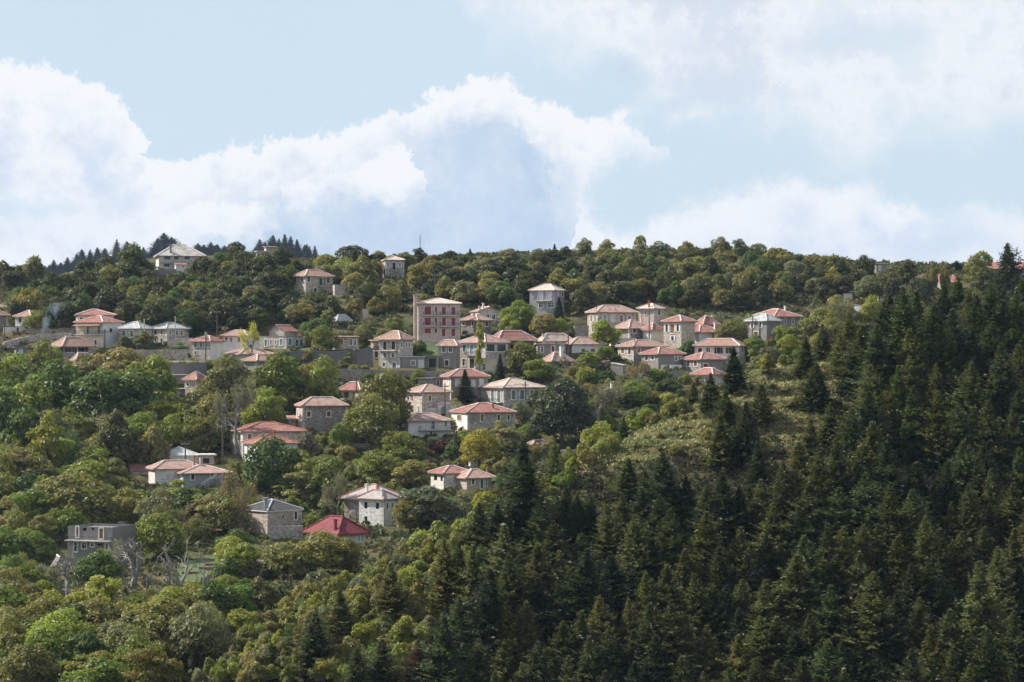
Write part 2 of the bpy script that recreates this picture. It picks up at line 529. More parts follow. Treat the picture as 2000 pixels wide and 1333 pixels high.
stone('stone_grey', (0.268, 0.234, 0.201), (0.488, 0.439, 0.390), (0.537, 0.493, 0.451))
stone('stone_warm', (0.329, 0.264, 0.213), (0.549, 0.463, 0.384), (0.610, 0.541, 0.476))
stone('stone_pale', (0.403, 0.361, 0.317), (0.671, 0.625, 0.573), (0.732, 0.685, 0.634), contrast=0.8)
stone('stone_pink', (0.46, 0.345, 0.305), (0.62, 0.49, 0.435), (0.66, 0.56, 0.51), contrast=0.5, stain=(0.30, 0.23, 0.20))
stone('stone_dark', (0.183, 0.156, 0.140), (0.342, 0.300, 0.268), (0.366, 0.330, 0.299))
stone('stone_white', (0.512, 0.481, 0.439), (0.780, 0.768, 0.732), (0.780, 0.768, 0.756), contrast=0.6)
plaster('white_wall', (0.80, 0.79, 0.77), amount=0.22)
plaster('cream_wall', (0.70, 0.62, 0.50), amount=0.25)
plaster('grey_render', (0.285, 0.265, 0.25), dirt=(0.17, 0.155, 0.145), amount=0.5)
plaster('lilac_render', (0.36, 0.35, 0.38), dirt=(0.24, 0.23, 0.25), amount=0.25)
plaster('pink_wall', (0.74, 0.66, 0.63), amount=0.2)
plaster('concrete', (0.255, 0.243, 0.235), dirt=(0.13, 0.12, 0.115), amount=0.75)
plaster('old_concrete', (0.185, 0.172, 0.165), dirt=(0.10, 0.09, 0.085), amount=0.8)
plaster('old_white', (0.66, 0.63, 0.58), dirt=(0.33, 0.29, 0.25), amount=0.7)
tiles('roof_pink', (0.29, 0.155, 0.13), (0.40, 0.25, 0.21), (0.50, 0.40, 0.35), patch=0.6)
tiles('roof_red', (0.24, 0.078, 0.064), (0.33, 0.138, 0.115), (0.40, 0.26, 0.22), patch=0.55)
tiles('roof_crimson', (0.15, 0.018, 0.028), (0.20, 0.03, 0.042), (0.22, 0.07, 0.075), patch=0.5, du=.6, dv=.9)
tiles('roof_brown', (0.27, 0.15, 0.115), (0.37, 0.225, 0.175), (0.40, 0.30, 0.245), patch=0.4)
tiles('roof_faded', (0.36, 0.27, 0.215), (0.49, 0.395, 0.325), (0.60, 0.54, 0.47), patch=0.6)
tiles('roof_pale', (0.46, 0.375, 0.32), (0.58, 0.49, 0.43), (0.66, 0.60, 0.545), patch=0.55)
tiles('roof_mauve', (0.30, 0.262, 0.25), (0.41, 0.365, 0.35), (0.50, 0.465, 0.44), patch=0.5)
tiles('roof_slate', (0.25, 0.265, 0.275), (0.40, 0.415, 0.42), (0.55, 0.55, 0.53), patch=0.5, du=0.5, dv=0.45)
tiles('roof_darkslate', (0.042, 0.046, 0.052), (0.07, 0.074, 0.08), (0.10, 0.10, 0.104), patch=0.4, du=0.4, dv=0.35, rough=0.95)
tiles('roof_metal', (0.42, 0.45, 0.44), (0.50, 0.53, 0.52), (0.60, 0.61, 0.58), patch=0.5, du=0.8, dv=3.0, rough=0.5)
tiles('roof_patched', (0.38, 0.36, 0.33), (0.52, 0.50, 0.47), (0.18, 0.155, 0.135), patch=0.8, du=0.6, dv=0.6)
plain('ridge_mortar', (0.70, 0.57, 0.50), var=0.15)
plain('ridge_red', (0.40, 0.17, 0.13), var=0.15)
plain('ridge_slate', (0.50, 0.50, 0.49), var=0.1)
plain('fascia', (0.36, 0.24, 0.19), var=0.15)
plain('fascia_white', (0.72, 0.70, 0.66), var=0.08)
plain('trim', (0.78, 0.76, 0.72), var=0.10)
plain('glass_dark', (0.018, 0.020, 0.024), rough=0.12, var=0.2, spec=0.5)
plain('glass_grey', (0.10, 0.115, 0.135), rough=0.2, var=0.2, spec=0.5)
plain('curtain', (0.72, 0.75, 0.80), rough=0.6, var=0.06)
plain('shutter_red', (0.30, 0.055, 0.055), rough=0.6, var=0.1)
plain('shutter_blue', (0.135, 0.175, 0.205), rough=0.6, var=0.12)
plain('shutter_green', (0.05, 0.125, 0.105), rough=0.6, var=0.12)
plain('shutter_teal', (0.06, 0.20, 0.23), rough=0.6, var=0.12)
plain('shutter_sky', (0.24, 0.34, 0.44), rough=0.6, var=0.12)
plain('shutter_brown', (0.27, 0.145, 0.06), rough=0.6, var=0.15)
plain('shutter_darkred', (0.17, 0.05, 0.045), rough=0.6, var=0.12)
plain('shutter_dark', (0.055, 0.032, 0.026), rough=0.6, var=0.12)
plain('shutter_white', (0.72, 0.71, 0.70), rough=0.6, var=0.06)
plain('frame_green', (0.05, 0.14, 0.11), rough=0.6)
plain('door_green', (0.025, 0.17, 0.075), rough=0.6)
plain('iron', (0.045, 0.045, 0.05), rough=0.6, metal=0.3)
plain('iron_grey', (0.20, 0.21, 0.23), rough=0.6, metal=0.3)
plain('flue_metal', (0.62, 0.63, 0.65), rough=0.4, metal=0.6)
plain('pipe_blue', (0.33, 0.38, 0.45), rough=0.5, metal=0.2)
plain('pole_wood', (0.125, 0.10, 0.085), rough=0.9, var=0.2)
plain('wire', (0.10, 0.10, 0.105), rough=0.6)
plain('brick_red', (0.34, 0.125, 0.07), var=0.2, scale=5)
plain('slab', (0.60, 0.57, 0.53), var=0.1)
plain('asphalt', (0.055, 0.055, 0.056), rough=0.95)
plain('kerb_yellow', (0.60, 0.46, 0.11), var=0.12)
plain('kerb_white', (0.70, 0.68, 0.64), var=0.1)
plain('wood_brown', (0.19, 0.11, 0.075), var=0.2)
plain('interior', (0.02, 0.02, 0.022), rough=0.9)  # near-black lid inside the roofless ruins, standing in for their shade
plain('solar', (0.03, 0.04, 0.07), rough=0.15, spec=0.6)

# ------------------------------------------------------------------ mesh helpers


class MB:
    """collects polygons (with optional uv) and links them as ONE mesh object"""
    def __init__(self):
        self.v = []; self.f = []; self.uv = []; self.has_uv = False

    def poly(self, pts, uv=None):
        i = len(self.v)
        self.v.extend([tuple(p) for p in pts])
        self.f.append(tuple(range(i, i + len(pts))))
        if uv is not None:
            self.has_uv = True
            self.uv.extend(uv)
        else:
            self.uv.extend([(p[0] + p[1], p[2]) for p in pts])
        return self

    def box(self, x0, x1, y0, y1, z0, z1):
        P = [(x0, y0, z0), (x1, y0, z0), (x1, y1, z0), (x0, y1, z0), (x0, y0, z1), (x1, y0, z1), (x1, y1, z1), (x0, y1, z1)]
        for q in ((0, 3, 2, 1), (4, 5, 6, 7), (0, 1, 5, 4), (1, 2, 6, 5), (2, 3, 7, 6), (3, 0, 4, 7)):
            self.poly([P[k] for k in q])
        return self

    def tube(self, a, b, r0, r1=None, n=6):
        a = Vector(a); b = Vector(b)
        r1 = r0 if r1 is None else r1
        ax = (b - a).normalized()
        u = ax.orthogonal().normalized(); w = ax.cross(u)
        ra = [a + (u * math.cos(2 * PI * k / n) + w * math.sin(2 * PI * k / n)) * r0 for k in range(n)]
        rb = [b + (u * math.cos(2 * PI * k / n) + w * math.sin(2 * PI * k / n)) * r1 for k in range(n)]
        for k in range(n):
            self.poly([ra[k], ra[(k + 1) % n], rb[(k + 1) % n], rb[k]])
        self.poly(ra[::-1]); self.poly(rb)
        return self

    def mesh(self, name, mat):
        me = bpy.data.meshes.new(name)
        me.from_pydata(self.v, [], self.f)
        l = me.uv_layers.new(name='UVMap')
        l.data.foreach_set('uv', np.array(self.uv, dtype=np.float32).ravel())
        if mat is not None:
            me.materials.append(MATS[mat] if isinstance(mat, str) else mat)
        return me

    def build(self, name, mat, parent=None, loc=None):
        if not self.f:
            return None
        o = bpy.data.objects.new(name, self.mesh(name, mat))
        COL.objects.link(o)
        if parent is not None:
            o.parent = parent
        if loc is not None:
            o.location = loc
        return o


def tag(o, label=None, cat=None, group=None, kind=None):
    if label: o['label'] = label
    if cat: o['category'] = cat
    if group: o['group'] = group
    if kind: o['kind'] = kind
    return o


def empty(name, loc, rz=0.0, label=None, cat=None, group=None):
    o = bpy.data.objects.new(name, None)
    o.location = loc
    o.rotation_euler = (0, 0, rz)
    o.empty_display_size = 1.0
    COL.objects.link(o)
    return tag(o, label, cat, group)


# ------------------------------------------------------------------ houses
ZOOMS = {1: (0, 440, 4.0), 2: (450, 460, 4.4444), 3: (780, 540, 4.4444), 4: (1130, 540, 4.4444), 5: (400, 720, 4.4444), 6: (750, 680, 4.4444),
         7: (0, 640, 4.0), 8: (0, 900, 4.0), 9: (400, 900, 3.3333), 10: (900, 440, 3.3333), 11: (1400, 440, 3.3333), 0: (0, 0, 1.0)}
SHUT = {'r': 'shutter_red', 'b': 'shutter_blue', 'g': 'shutter_green', 't': 'shutter_teal', 's': 'shutter_sky', 'n': 'shutter_brown', 'R': 'shutter_darkred',
        'w': 'shutter_white', 'k': 'shutter_dark', 'G': 'door_green'}
HOUSES = []
FOOT = []          # image boxes of buildings, for keeping scattered trees off them: (u0, v0, u1, v1, D)


def house(zoom, name, label, ul, uc, ur, ve, vb, vr, wall='stone_grey', wall2=None, roof='roof_red', ridge='ridge_mortar', kind='hip', q=1.15, alpha=None, depth=None,
          win=(), balc=(), chim=(), over=0.45, D=None, behind=0.0, cat='house', trim='trim', rails='iron', sink=2.5, keep=True, fascia='fascia', pipes=(), vg=None, awn=()):
    ox, oy, s = ZOOMS[zoom]
    X = lambda x: ox + x / s
    Y = lambda y: oy + y / s
    h = dict(name=name, label=label, ul=X(ul), uc=X(uc), ur=X(ur), ve=Y(ve), vb=Y(vb), vr=Y(vr) if vr is not None else None, wall=wall, wall2=wall2, roof=roof, ridge=ridge, kind=kind,
             win=[(X(a), Y(b), X(c), Y(d), w) for a, b, c, d, w in win], balc=[(X(a), X(b), Y(c), Y(d)) for a, b, c, d in balc],
             chim=[(X(c[0]), Y(c[1]), c[2] / s, c[3], (c[4] if len(c) > 4 else 0.0)) for c in chim],
             pipes=[(X(a), Y(b), Y(c), m_) for a, b, c, m_ in pipes],
             awn=[(X(a), X(b), Y(c), m_, e) for a, b, c, m_, e in awn],
             over=over, cat=cat, trim=trim, rails=rails, sink=sink, fascia=fascia)
    h['D'] = (D if D is not None else hit(h['uc'], h['vb'] if vg is None else Y(vg))) + behind
    sc = h['D'] / F
    h['s'] = sc
    phi = math.atan((h['uc'] - 1000.0) / F)
    pl, pr = h['uc'] - h['ul'], h['ur'] - h['uc']
    if alpha is None:
        alpha = math.atan(q * pl / max(pr, 1e-3)) if pl > 1 else math.radians(5)
        alpha = min(max(alpha, math.radians(5)), math.radians(84))
    else:
        alpha = math.radians(alpha)
    h['L'] = max(0.7, pr * sc / math.cos(alpha)) if pr > 1 else (depth or 6.0)
    if pl > 1:
        h['W'] = max(0.7, pl * sc / math.sin(alpha))
        if depth:
            h['W'] = depth
    else:
        h['W'] = depth or 7.0
    h['rot'] = alpha - phi
    corner = at(h['uc'], h['vb'], h['D'])
    c, s_ = math.cos(h['rot']), math.sin(h['rot'])
    h['cx'] = corner[0] + c * h['L'] / 2 - s_ * h['W'] / 2
    h['cy'] = corner[1] + s_ * h['L'] / 2 + c * h['W'] / 2
    h['z'] = corner[2]
    h['H'] = (h['vb'] - h['ve']) * sc
    h['RH'] = (h['ve'] - h['vr']) * sc if vr is not None else 0
    PADS.append((h['cx'], h['cy'], h['L'] / 2, h['W'] / 2, h['rot'], h['z']))
    if keep:
        FOOT.append((min(h['ul'], h['uc']) - 3, (h['vr'] if vr is not None else h['ve']) - 2, h['ur'] + 3, min(h['vb'], h['ve'] + 75), h['D']))
    HOUSES.append(h)
    return h


def wall_face(mb, p0, du, n, L, z0, z1, holes, rev=0.22):
    """a wall of length L from p0 along du with real openings; n is the outward normal"""
    p0 = Vector(p0); du = Vector(du); n = Vector(n)
    xs = sorted(set([0.0, L] + [x for h in holes for x in (h[0], h[1])]))
    zs = sorted(set([z0, z1] + [z for h in holes for z in (h[2], h[3])]))
    P = lambda x, z, d=0.0: p0 + du * x + Vector((0, 0, z)) - n * d
    for xa, xb in zip(xs[:-1], xs[1:]):
        for za, zb in zip(zs[:-1], zs[1:]):
            xm, zm = (xa + xb) / 2, (za + zb) / 2
            if any(h[0] < xm < h[1] and h[2] < zm < h[3] for h in holes):
                continue
            mb.poly([P(xa, za), P(xb, za), P(xb, zb), P(xa, zb)])
    for a, b, c, d in holes:
        mb.poly([P(a, c), P(b, c), P(b, c, rev), P(a, c, rev)])
        mb.poly([P(a, d, rev), P(b, d, rev), P(b, d), P(a, d)])
        mb.poly([P(a, c), P(a, c, rev), P(a, d, rev), P(a, d)])
        mb.poly([P(b, c, rev), P(b, c), P(b, d), P(b, d, rev)])


def oriented_box(mb, p0, du, n, x0, x1, z0, z1, d0, d1):
    """box on a wall: x along du, z up, d0..d1 distance outward along n"""
    p0 = Vector(p0); du = Vector(du); n = Vector(n)
    Q = lambda x, z, d: p0 + du * x + n * d + Vector((0, 0, z))
    P = [Q(x0, z0, d0), Q(x1, z0, d0), Q(x1, z0, d1), Q(x0, z0, d1), Q(x0, z1, d0), Q(x1, z1, d0), Q(x1, z1, d1), Q(x0, z1, d1)]
    for k in ((0, 1, 2, 3), (7, 6, 5, 4), (3, 2, 6, 7), (1, 0, 4, 5), (0, 3, 7, 4), (2, 1, 5, 6)):
        mb.poly([P[j] for j in k])
    return mb


def add_window(root, p0, du, n, x0, x1, z0, z1, kind, trim):
    OB = lambda *a: oriented_box(MB(), p0, du, n, *a)
    door = (z1 - z0) > 1.9 * (x1 - x0) and (z1 - z0) > 1.7
    fr = MB()
    w = 0.17
    if kind not in 'xo':
        for a in ((x0 - w, x0 - .004, z0 - w, z1 + w), (x1 + .004, x1 + w, z0 - w, z1 + w), (x0 - .003, x1 + .003, z1 + .004, z1 + w)):
            oriented_box(fr, p0, du, n, *a, -0.06, 0.05)
        oriented_box(fr, p0, du, n, x0 - .003, x1 + .003, z0 - w, z0 - .004, -0.06, 0.10)
        frame = fr.build('window' if not door else 'door', trim, root)
    else:
        frame = fr
        for a in ((x0 + .003, x0 + .05, z0 + .003, z1 - .053), (x1 - .05, x1 - .003, z0 + .003, z1 - .053), (x0 + .003, x1 - .003, z1 - .05, z1 - .003)):
            oriented_box(fr, p0, du, n, *a, -0.165, -0.10)
        frame = fr.build('window' if not door else 'door', 'shutter_dark', root)
    if kind in SHUT:
        xm = (x0 + x1) / 2
        for a, b in (((x0 + .01, xm - .012), (xm + .012, x1 - .01)) if (x1 - x0) > 0.55 else ((x0 + .01, x1 - .01),)):
            lf = MB()
            oriented_box(lf, p0, du, n, a, b, z0 + .01, z1 - .01, -0.10, -0.06)
            if b - a > 0.3:
                k = max(3, int((z1 - z0) / 0.28))
                for j in range(k):
                    zz = z0 + .08 + (z1 - z0 - .16) * (j + .5) / k
                    oriented_box(lf, p0, du, n, a + .05, b - .05, zz - .05, zz + .05, -0.059, -0.035)
            lf.build('shutter' if not door else 'door_leaf', SHUT[kind], frame)
        back = OB(x0 + .001, x1 - .001, z0 + .001, z1 - .001, -0.215, -0.20)
        back.build('pane', 'glass_dark', frame)
        return
    gl = {'c': 'curtain', 'l': 'glass_grey'}.get(kind, 'glass_dark')
    OB(x0 + .001, x1 - .001, z0 + .001, z1 - .001, -0.20, -0.17).build('pane', gl, frame)  # in bare openings the dark pane stands in for the unlit inside
    sash = {'m': 'frame_green', 'W': 'shutter_white', 'N': 'shutter_dark', 'd': 'shutter_white', 'l': 'shutter_white', 'c': 'shutter_white'}.get(kind)
    if sash:
        mu = MB()
        xm = (x0 + x1) / 2
        t = 0.035 if kind != 'm' else 0.055
        nx = 2 if kind != 'm' else 5
        nz = 2 if kind != 'm' else 3
        for j in range(1, nx):
            xx = x0 + (x1 - x0) * j / nx
            oriented_box(mu, p0, du, n, xx - t, xx + t, z0 + .01, z1 - .01, -0.169, -0.13)
        for j in range(1, nz):
            zz = z0 + (z1 - z0) * (0.66 if nz == 2 else j / nz)
            oriented_box(mu, p0, du, n, x0 + .01, x1 - .01, zz - t, zz + t, -0.168, -0.135)
        mu.build('sash', sash, frame)
    if kind in 'WN':
        ww = (x1 - x0) * 0.5
        for a, b in ((x0 - ww - .1, x0 - .06), (x1 + .06, x1 + ww + .1)):
            OB(a, b, z0, z1, 0.055, 0.10).build('shutter', sash, frame)


def railing(parent, pts, h, mat, gap=0.14, name='railing'):
    """iron railing along a polyline of (x, y, z) points"""
    mb = MB()
    for a, b in zip(pts[:-1], pts[1:]):
        a = Vector(a); b = Vector(b)
        L = (b - a).length
        for zz, r in ((h, 0.03), (0.12, 0.02)):
            mb.tube(a + Vector((0, 0, zz)), b + Vector((0, 0, zz)), r, n=4)
        k = max(2, int(L / gap))
        for j in range(k + 1):
            p = a.lerp(b, j / k)
            mb.tube(p + Vector((0, 0, 0.0)), p + Vector((0, 0, h)), 0.013 if j % 8 else 0.026, n=3)
    o = mb.build(name, mat, parent)
    o['kind'] = 'stuff'
    return o


def hip_roof(L, W, H, RH, over, kind, thick=0.16):
    """returns (roof MB, list of ridge lines)"""
    mb = MB()
    hx, hy = L / 2 + over, W / 2 + over
    z0, z1 = H, H + RH
    drop = RH * over / (min(L, W) / 2 + over) * 0.6
    ze = z0 - drop * 0.5 + 0.02
    e = [Vector((-hx, -hy, ze)), Vector((hx, -hy, ze)), Vector((hx, hy, ze)), Vector((-hx, hy, ze))]
    lines = []
    if kind in ('hip', 'hipy'):
        ins = min(hx, hy) * 0.96
        if hx >= hy:
            r0, r1 = Vector((-hx + ins, 0, z1)), Vector((hx - ins, 0, z1))
            faces = [(e[0], e[1], r1, r0), (e[1], e[2], r1), (e[2], e[3], r0, r1), (e[3], e[0], r0)]
            lines = [(r0, r1), (e[0], r0), (e[3], r0), (e[1], r1), (e[2], r1)]
        else:
            r0, r1 = Vector((0, -hy + ins, z1)), Vector((0, hy - ins, z1))
            faces = [(e[0], e[1], r0), (e[1], e[2], r1, r0), (e[2], e[3], r1), (e[3], e[0], r0, r1)]
            lines = [(r0, r1), (e[0], r0), (e[1], r0), (e[2], r1), (e[3], r1)]
    elif kind == 'gablex':      # ridge along x
        r0, r1 = Vector((-hx, 0, z1)), Vector((hx, 0, z1))
        faces = [(e[0], e[1], r1, r0), (e[2], e[3], r0, r1)]
        lines = [(r0, r1)]
    elif kind == 'gabley':      # ridge along y: the gable faces the right-hand front
        r0, r1 = Vector((0, -hy, z1)), Vector((0, hy, z1))
        faces = [(e[1], e[2], r1, r0), (e[3], e[0], r0, r1)]
        lines = [(r0, r1)]
    elif kind == 'shed':        # one slope rising to the back
        b2, b3 = Vector((hx, hy, z1)), Vector((-hx, hy, z1))
        faces = [(e[0], e[1], b2, b3)]
        lines = []
    for fc in faces:
        o = fc[0]; ux = (fc[1] - fc[0]).normalized()
        nn = ux.cross(fc[2] - fc[0]).normalized(); vy = nn.cross(ux)
        uv = [((p - o).dot(ux), (p - o).dot(vy)) for p in fc]
        mb.poly(fc, uv)
        dn = Vector((0, 0, -thick))
        mb.poly([p + dn for p in fc][::-1])
        k = len(fc)
        for i in range(k):
            a, b = fc[i], fc[(i + 1) % k]
            if kind in ('gablex', 'gabley', 'shed') or (abs(a.z - ze) < 1e-6 and abs(b.z - ze) < 1e-6):
                mb.poly([a + dn, b + dn, b, a], [(0, 0), ((b - a).length, 0), ((b - a).length, thick), (0, thick)])
    return mb, [(a, b) for a, b in lines if (a - b).length > 0.3], ze


def build_house(h):
    root = empty(h['name'], (h['cx'], h['cy'], h['z']), h['rot'], h['label'], h['cat'])
    L, Wd, H, RH = h['L'], h['W'], h['H'], h['RH']
    s = h['s']
    sink = h['sink']
    # windows sorted by face
    holesR, holesL, todo = [], [], []
    pR0 = (-L / 2, -Wd / 2, 0); dR = (1, 0, 0); nR = (0, -1, 0)
    pL0 = (-L / 2, -Wd / 2, 0); dL = (0, 1, 0); nL = (-1, 0, 0)
    for u0, v0, u1, v1, k in h['win']:
        um = (u0 + u1) / 2
        z0, z1 = (h['vb'] - v1) * s, (h['vb'] - v0) * s
        z1 = min(z1, H - 0.10)
        if um >= h['uc']:
            f = lambda u: (u - h['uc']) / max(h['ur'] - h['uc'], 1e-6) * L
            x0, x1 = f(u0), f(u1)
            lim, holes, face = L, holesR, 'R'
        else:
            f = lambda u: (h['uc'] - u) / max(h['uc'] - h['ul'], 1e-6) * Wd
            x0, x1 = f(u1), f(u0)
            lim, holes, face = Wd, holesL, 'L'
        x0, x1 = max(0.18, x0), min(lim - 0.18, x1)
        if x1 - x0 < 0.2 or z1 - z0 < 0.2:
            continue
        if any(not (x1 < a - .02 or x0 > b + .02 or z1 < c - .02 or z0 > d + .02) for a, b, c, d in holes):
            continue
        holes.append((x0, x1, z0, z1))
        todo.append((face, x0, x1, z0, z1, k))
    wl = MB()
    wall_face(wl, pR0, dR, nR, L, -sink, H, holesR)
    wl2 = wl if not h['wall2'] else MB()
    # left face runs from the far end to the near corner so that it faces outward
    flip = [(Wd - b, Wd - a, c, d) for a, b, c, d in holesL]
    wall_face(wl2, (-L / 2, Wd / 2, 0), (0, -1, 0), (-1, 0, 0), Wd, -sink, H, flip)
    wall_face(wl, (L / 2, -Wd / 2, 0), (0, 1, 0), (1, 0, 0), Wd, -sink, H, [])
    wall_face(wl, (L / 2, Wd / 2, 0), (-1, 0, 0), (0, 1, 0), L, -sink, H, [])
    if h['kind'] == 'gabley':
        for y, sg in ((-Wd / 2, 1), (Wd / 2, -1)):
            wl.poly([(-L / 2 * sg, y, H), (L / 2 * sg, y, H), (0, y, H + RH - 0.15)])
    if h['kind'] == 'gablex':
        for x, sg in ((-L / 2, -1), (L / 2, 1)):
            wl2.poly([(x, -Wd / 2 * sg, H), (x, Wd / 2 * sg, H), (x, 0, H + RH - 0.15)])
    if h['kind'] == 'shed':
        wl.poly([(L / 2, -Wd / 2, H), (L / 2, Wd / 2, H), (L / 2, Wd / 2, H + RH * 0.9)])
        wl2.poly([(-L / 2, Wd / 2, H), (-L / 2, -Wd / 2, H), (-L / 2, Wd / 2, H + RH * 0.9)])
    wl.build('wall', h['wall'], root)
    if wl2 is not wl:
        wl2.build('wall', h['wall2'], root)
    # corner quoins of paler dressed stone
    if h['wall'].startswith('stone') and h['cat'] == 'house' and H > 2.5:
        qn = MB()
        zz = 0.0
        j = 0
        while zz < H - 0.4:
            a = 0.50 if j % 2 else 0.30
            b = 0.30 if j % 2 else 0.50
            qn.box(-L / 2 - 0.03, -L / 2 + a, -Wd / 2 - 0.03, -Wd / 2 + b, zz + .01, zz + 0.38)
            qn.box(L / 2 - a, L / 2 + 0.03, -Wd / 2 - 0.03, -Wd / 2 + b, zz + .01, zz + 0.38)
            zz += 0.40; j += 1
        o = qn.build('quoins', 'stone_pale', root)
        o['kind'] = 'stuff'
    for face, x0, x1, z0, z1, k in todo:
        if face == 'R':
            add_window(root, pR0, dR, nR, x0, x1, z0, z1, k, h['trim'])
        else:
            add_window(root, (-L / 2, Wd / 2, 0), (0, -1, 0), nL, Wd - x1, Wd - x0, z0, z1, k, h['trim'])
    # roof
    if h['kind'] == 'flat':
        rf = MB()
        ov = h['over']
        rf.box(-L / 2 - ov, L / 2 + ov, -Wd / 2 - ov, Wd / 2 + ov, H + .003, H + max(0.18, RH))
        roof = rf.build('roof', h['roof'], root)
    elif h['kind'] == 'open':
        roof = MB().box(-L / 2 + .3, L / 2 - .3, -Wd / 2 + .3, Wd / 2 - .3, H - 0.5, H - 0.4).build('roof', h['roof'], root)
    else:
        mb, lines, ze = hip_roof(L, Wd, H, RH, h['over'], h['kind'])
        roof = mb.build('roof', h['roof'], root)
        r = 0.15
        for a, b in lines:
            MB().tube(a + Vector((0, 0, .03)), b + Vector((0, 0, .03)), r, n=6).build('ridge_cap', h['ridge'], roof)
        fa = MB()
        ex, ey = L / 2 + h['over'] + .004, Wd / 2 + h['over'] + .004
        zt = ze - 0.02
        if h['kind'] in ('hip',):
            fa.box(-ex, ex, -ey - .03, -ey, zt - 0.17, zt)
            fa.box(-ex - .03, -ex, -ey, ey, zt - 0.17, zt)
            fa.build('eave_board', h['fascia'], roof)
    # chimneys
    for u, vt, wpx, mat, back in h['chim']:
        wm = wpx * s
        t = (u - h['uc'])
        # position along the picture: project onto the house axes through its centre
        c_, s_ = math.cos(h['rot']), math.sin(h['rot'])
        xw = (u - 1000.0) / F * (h['cy'])
        # local x for local y = back * W/2
        ly = back * Wd / 2
        lx = ((xw - h['cx']) + s_ * ly) / max(0.15, c_)
        lx = max(-L / 2 + wm / 2, min(L / 2 - wm / 2, lx))
        zt = (h['vb'] - vt) * s
        ch = MB()
        if mat in ('flue_metal', 'pipe_blue'):
            ch.tube((lx, ly, H + 0.1), (lx, ly, zt - .25), wm / 2, n=10)
            ch.tube((lx, ly, zt - .2), (lx, ly, zt), wm * 0.65, n=10)
        else:
            a = wm / 2
            zlow = max(0, H + 0.1)
            ch.box(lx - a, lx + a, ly - a, ly + a, zlow, zt - .32)
            ch.box(lx - a - .07, lx + a + .07, ly - a - .07, ly + a + .07, zt - .318, zt - .22)
            for sx in (-1, 1):
                for sy in (-1, 1):
                    ch.box(lx + sx * a * .8 - .06, lx + sx * a * .8 + .06, ly + sy * a * .8 - .06, ly + sy * a * .8 + .06, zt - .218, zt - .08)
            ch.box(lx - a - .06, lx + a + .06, ly - a - .06, ly + a + .06, zt - .078, zt)
        ch.build('chimney', mat, roof)
    # flue pipes standing in front of the right-hand face
    for u, vt, vb_, mat in h['pipes']:
        x = (u - h['uc']) / max(h['ur'] - h['uc'], 1e-6) * L - L / 2
        zt, zb = (h['vb'] - vt) * s, (h['vb'] - vb_) * s
        yy = -Wd / 2 - h['over'] - 0.25
        p = MB().tube((x, yy, zb), (x, yy, zt - .2), 0.11, n=8).tube((x, yy, zt - .16), (x, yy, zt), 0.17, n=8)
        p.tube((x, yy, zb + .1), (x, -Wd / 2, zb + .1), 0.09, n=8)
        p.tube((x, yy, H - .4), (x, -Wd / 2, H - .4), 0.03, n=5)
        p.build('flue_pipe', mat, root)
    # balconies
    for u0, u1, vs, vt in h['balc']:
        zs = (h['vb'] - vs) * s
        rh = max(0.6, (vs - vt) * s)
        dep = 1.0
        if (u0 + u1) / 2 >= h['uc']:
            f = lambda u: (u - h['uc']) / max(h['ur'] - h['uc'], 1e-6) * L - L / 2
            a, b = f(u0), f(u1)
            y1 = -Wd / 2 - .002
            sl = MB().box(a, b, y1 - dep, y1, zs - .16, zs).build('balcony', 'slab', root)
            railing(sl, [(a + .04, y1, zs), (a + .04, y1 - dep + .05, zs), (b - .04, y1 - dep + .05, zs), (b - .04, y1, zs)], rh, h['rails'])
        else:
            f = lambda u: (h['uc'] - u) / max(h['uc'] - h['ul'], 1e-6) * Wd - Wd / 2
            a, b = f(u1), f(u0)
            x1 = -L / 2 - .002
            sl = MB().box(x1 - dep, x1, a, b, zs - .16, zs).build('balcony', 'slab', root)
            railing(sl, [(x1, a + .04, zs), (x1 - dep + .05, a + .04, zs), (x1 - dep + .05, b - .04, zs), (x1, b - .04, zs)], rh, h['rails'])
    # awnings and pergola roofs on the front faces
    for u0, u1, v, mat, dep in h['awn']:
        z = (h['vb'] - v) * s
        if (u0 + u1) / 2 >= h['uc']:
            f = lambda u: (u - h['uc']) / max(h['ur'] - h['uc'], 1e-6) * L - L / 2
            a, b = f(u0), f(u1); y1 = -Wd / 2 - .003
            q = lambda x, d: (x, y1 - d, z - .25 * d)
        else:
            f = lambda u: (h['uc'] - u) / max(h['uc'] - h['ul'], 1e-6) * Wd - Wd / 2
            a, b = f(u1), f(u0); x1 = -L / 2 - .003
            q = lambda y, d: (x1 - d, y, z - .25 * d)
        aw = MB()
        A = [Vector(q(a, 0)), Vector(q(b, 0)), Vector(q(b, dep)), Vector(q(a, dep))]
        dn = Vector((0, 0, -.10))
        aw.poly(A); aw.poly([p + dn for p in A][::-1])
        for i in range(4):
            aw.poly([A[i], A[(i + 1) % 4], A[(i + 1) % 4] + dn, A[i] + dn])
        awo = aw.build('awning', mat, root)
        for p in (A[2], A[3]):
            if dep > 1.3:
                MB().tube(p + dn, p + Vector((0, 0, -2.5)), .06, n=5).build('post', 'wood_brown', awo)
    h['root'] = root
    h['roof_obj'] = roof
    return root

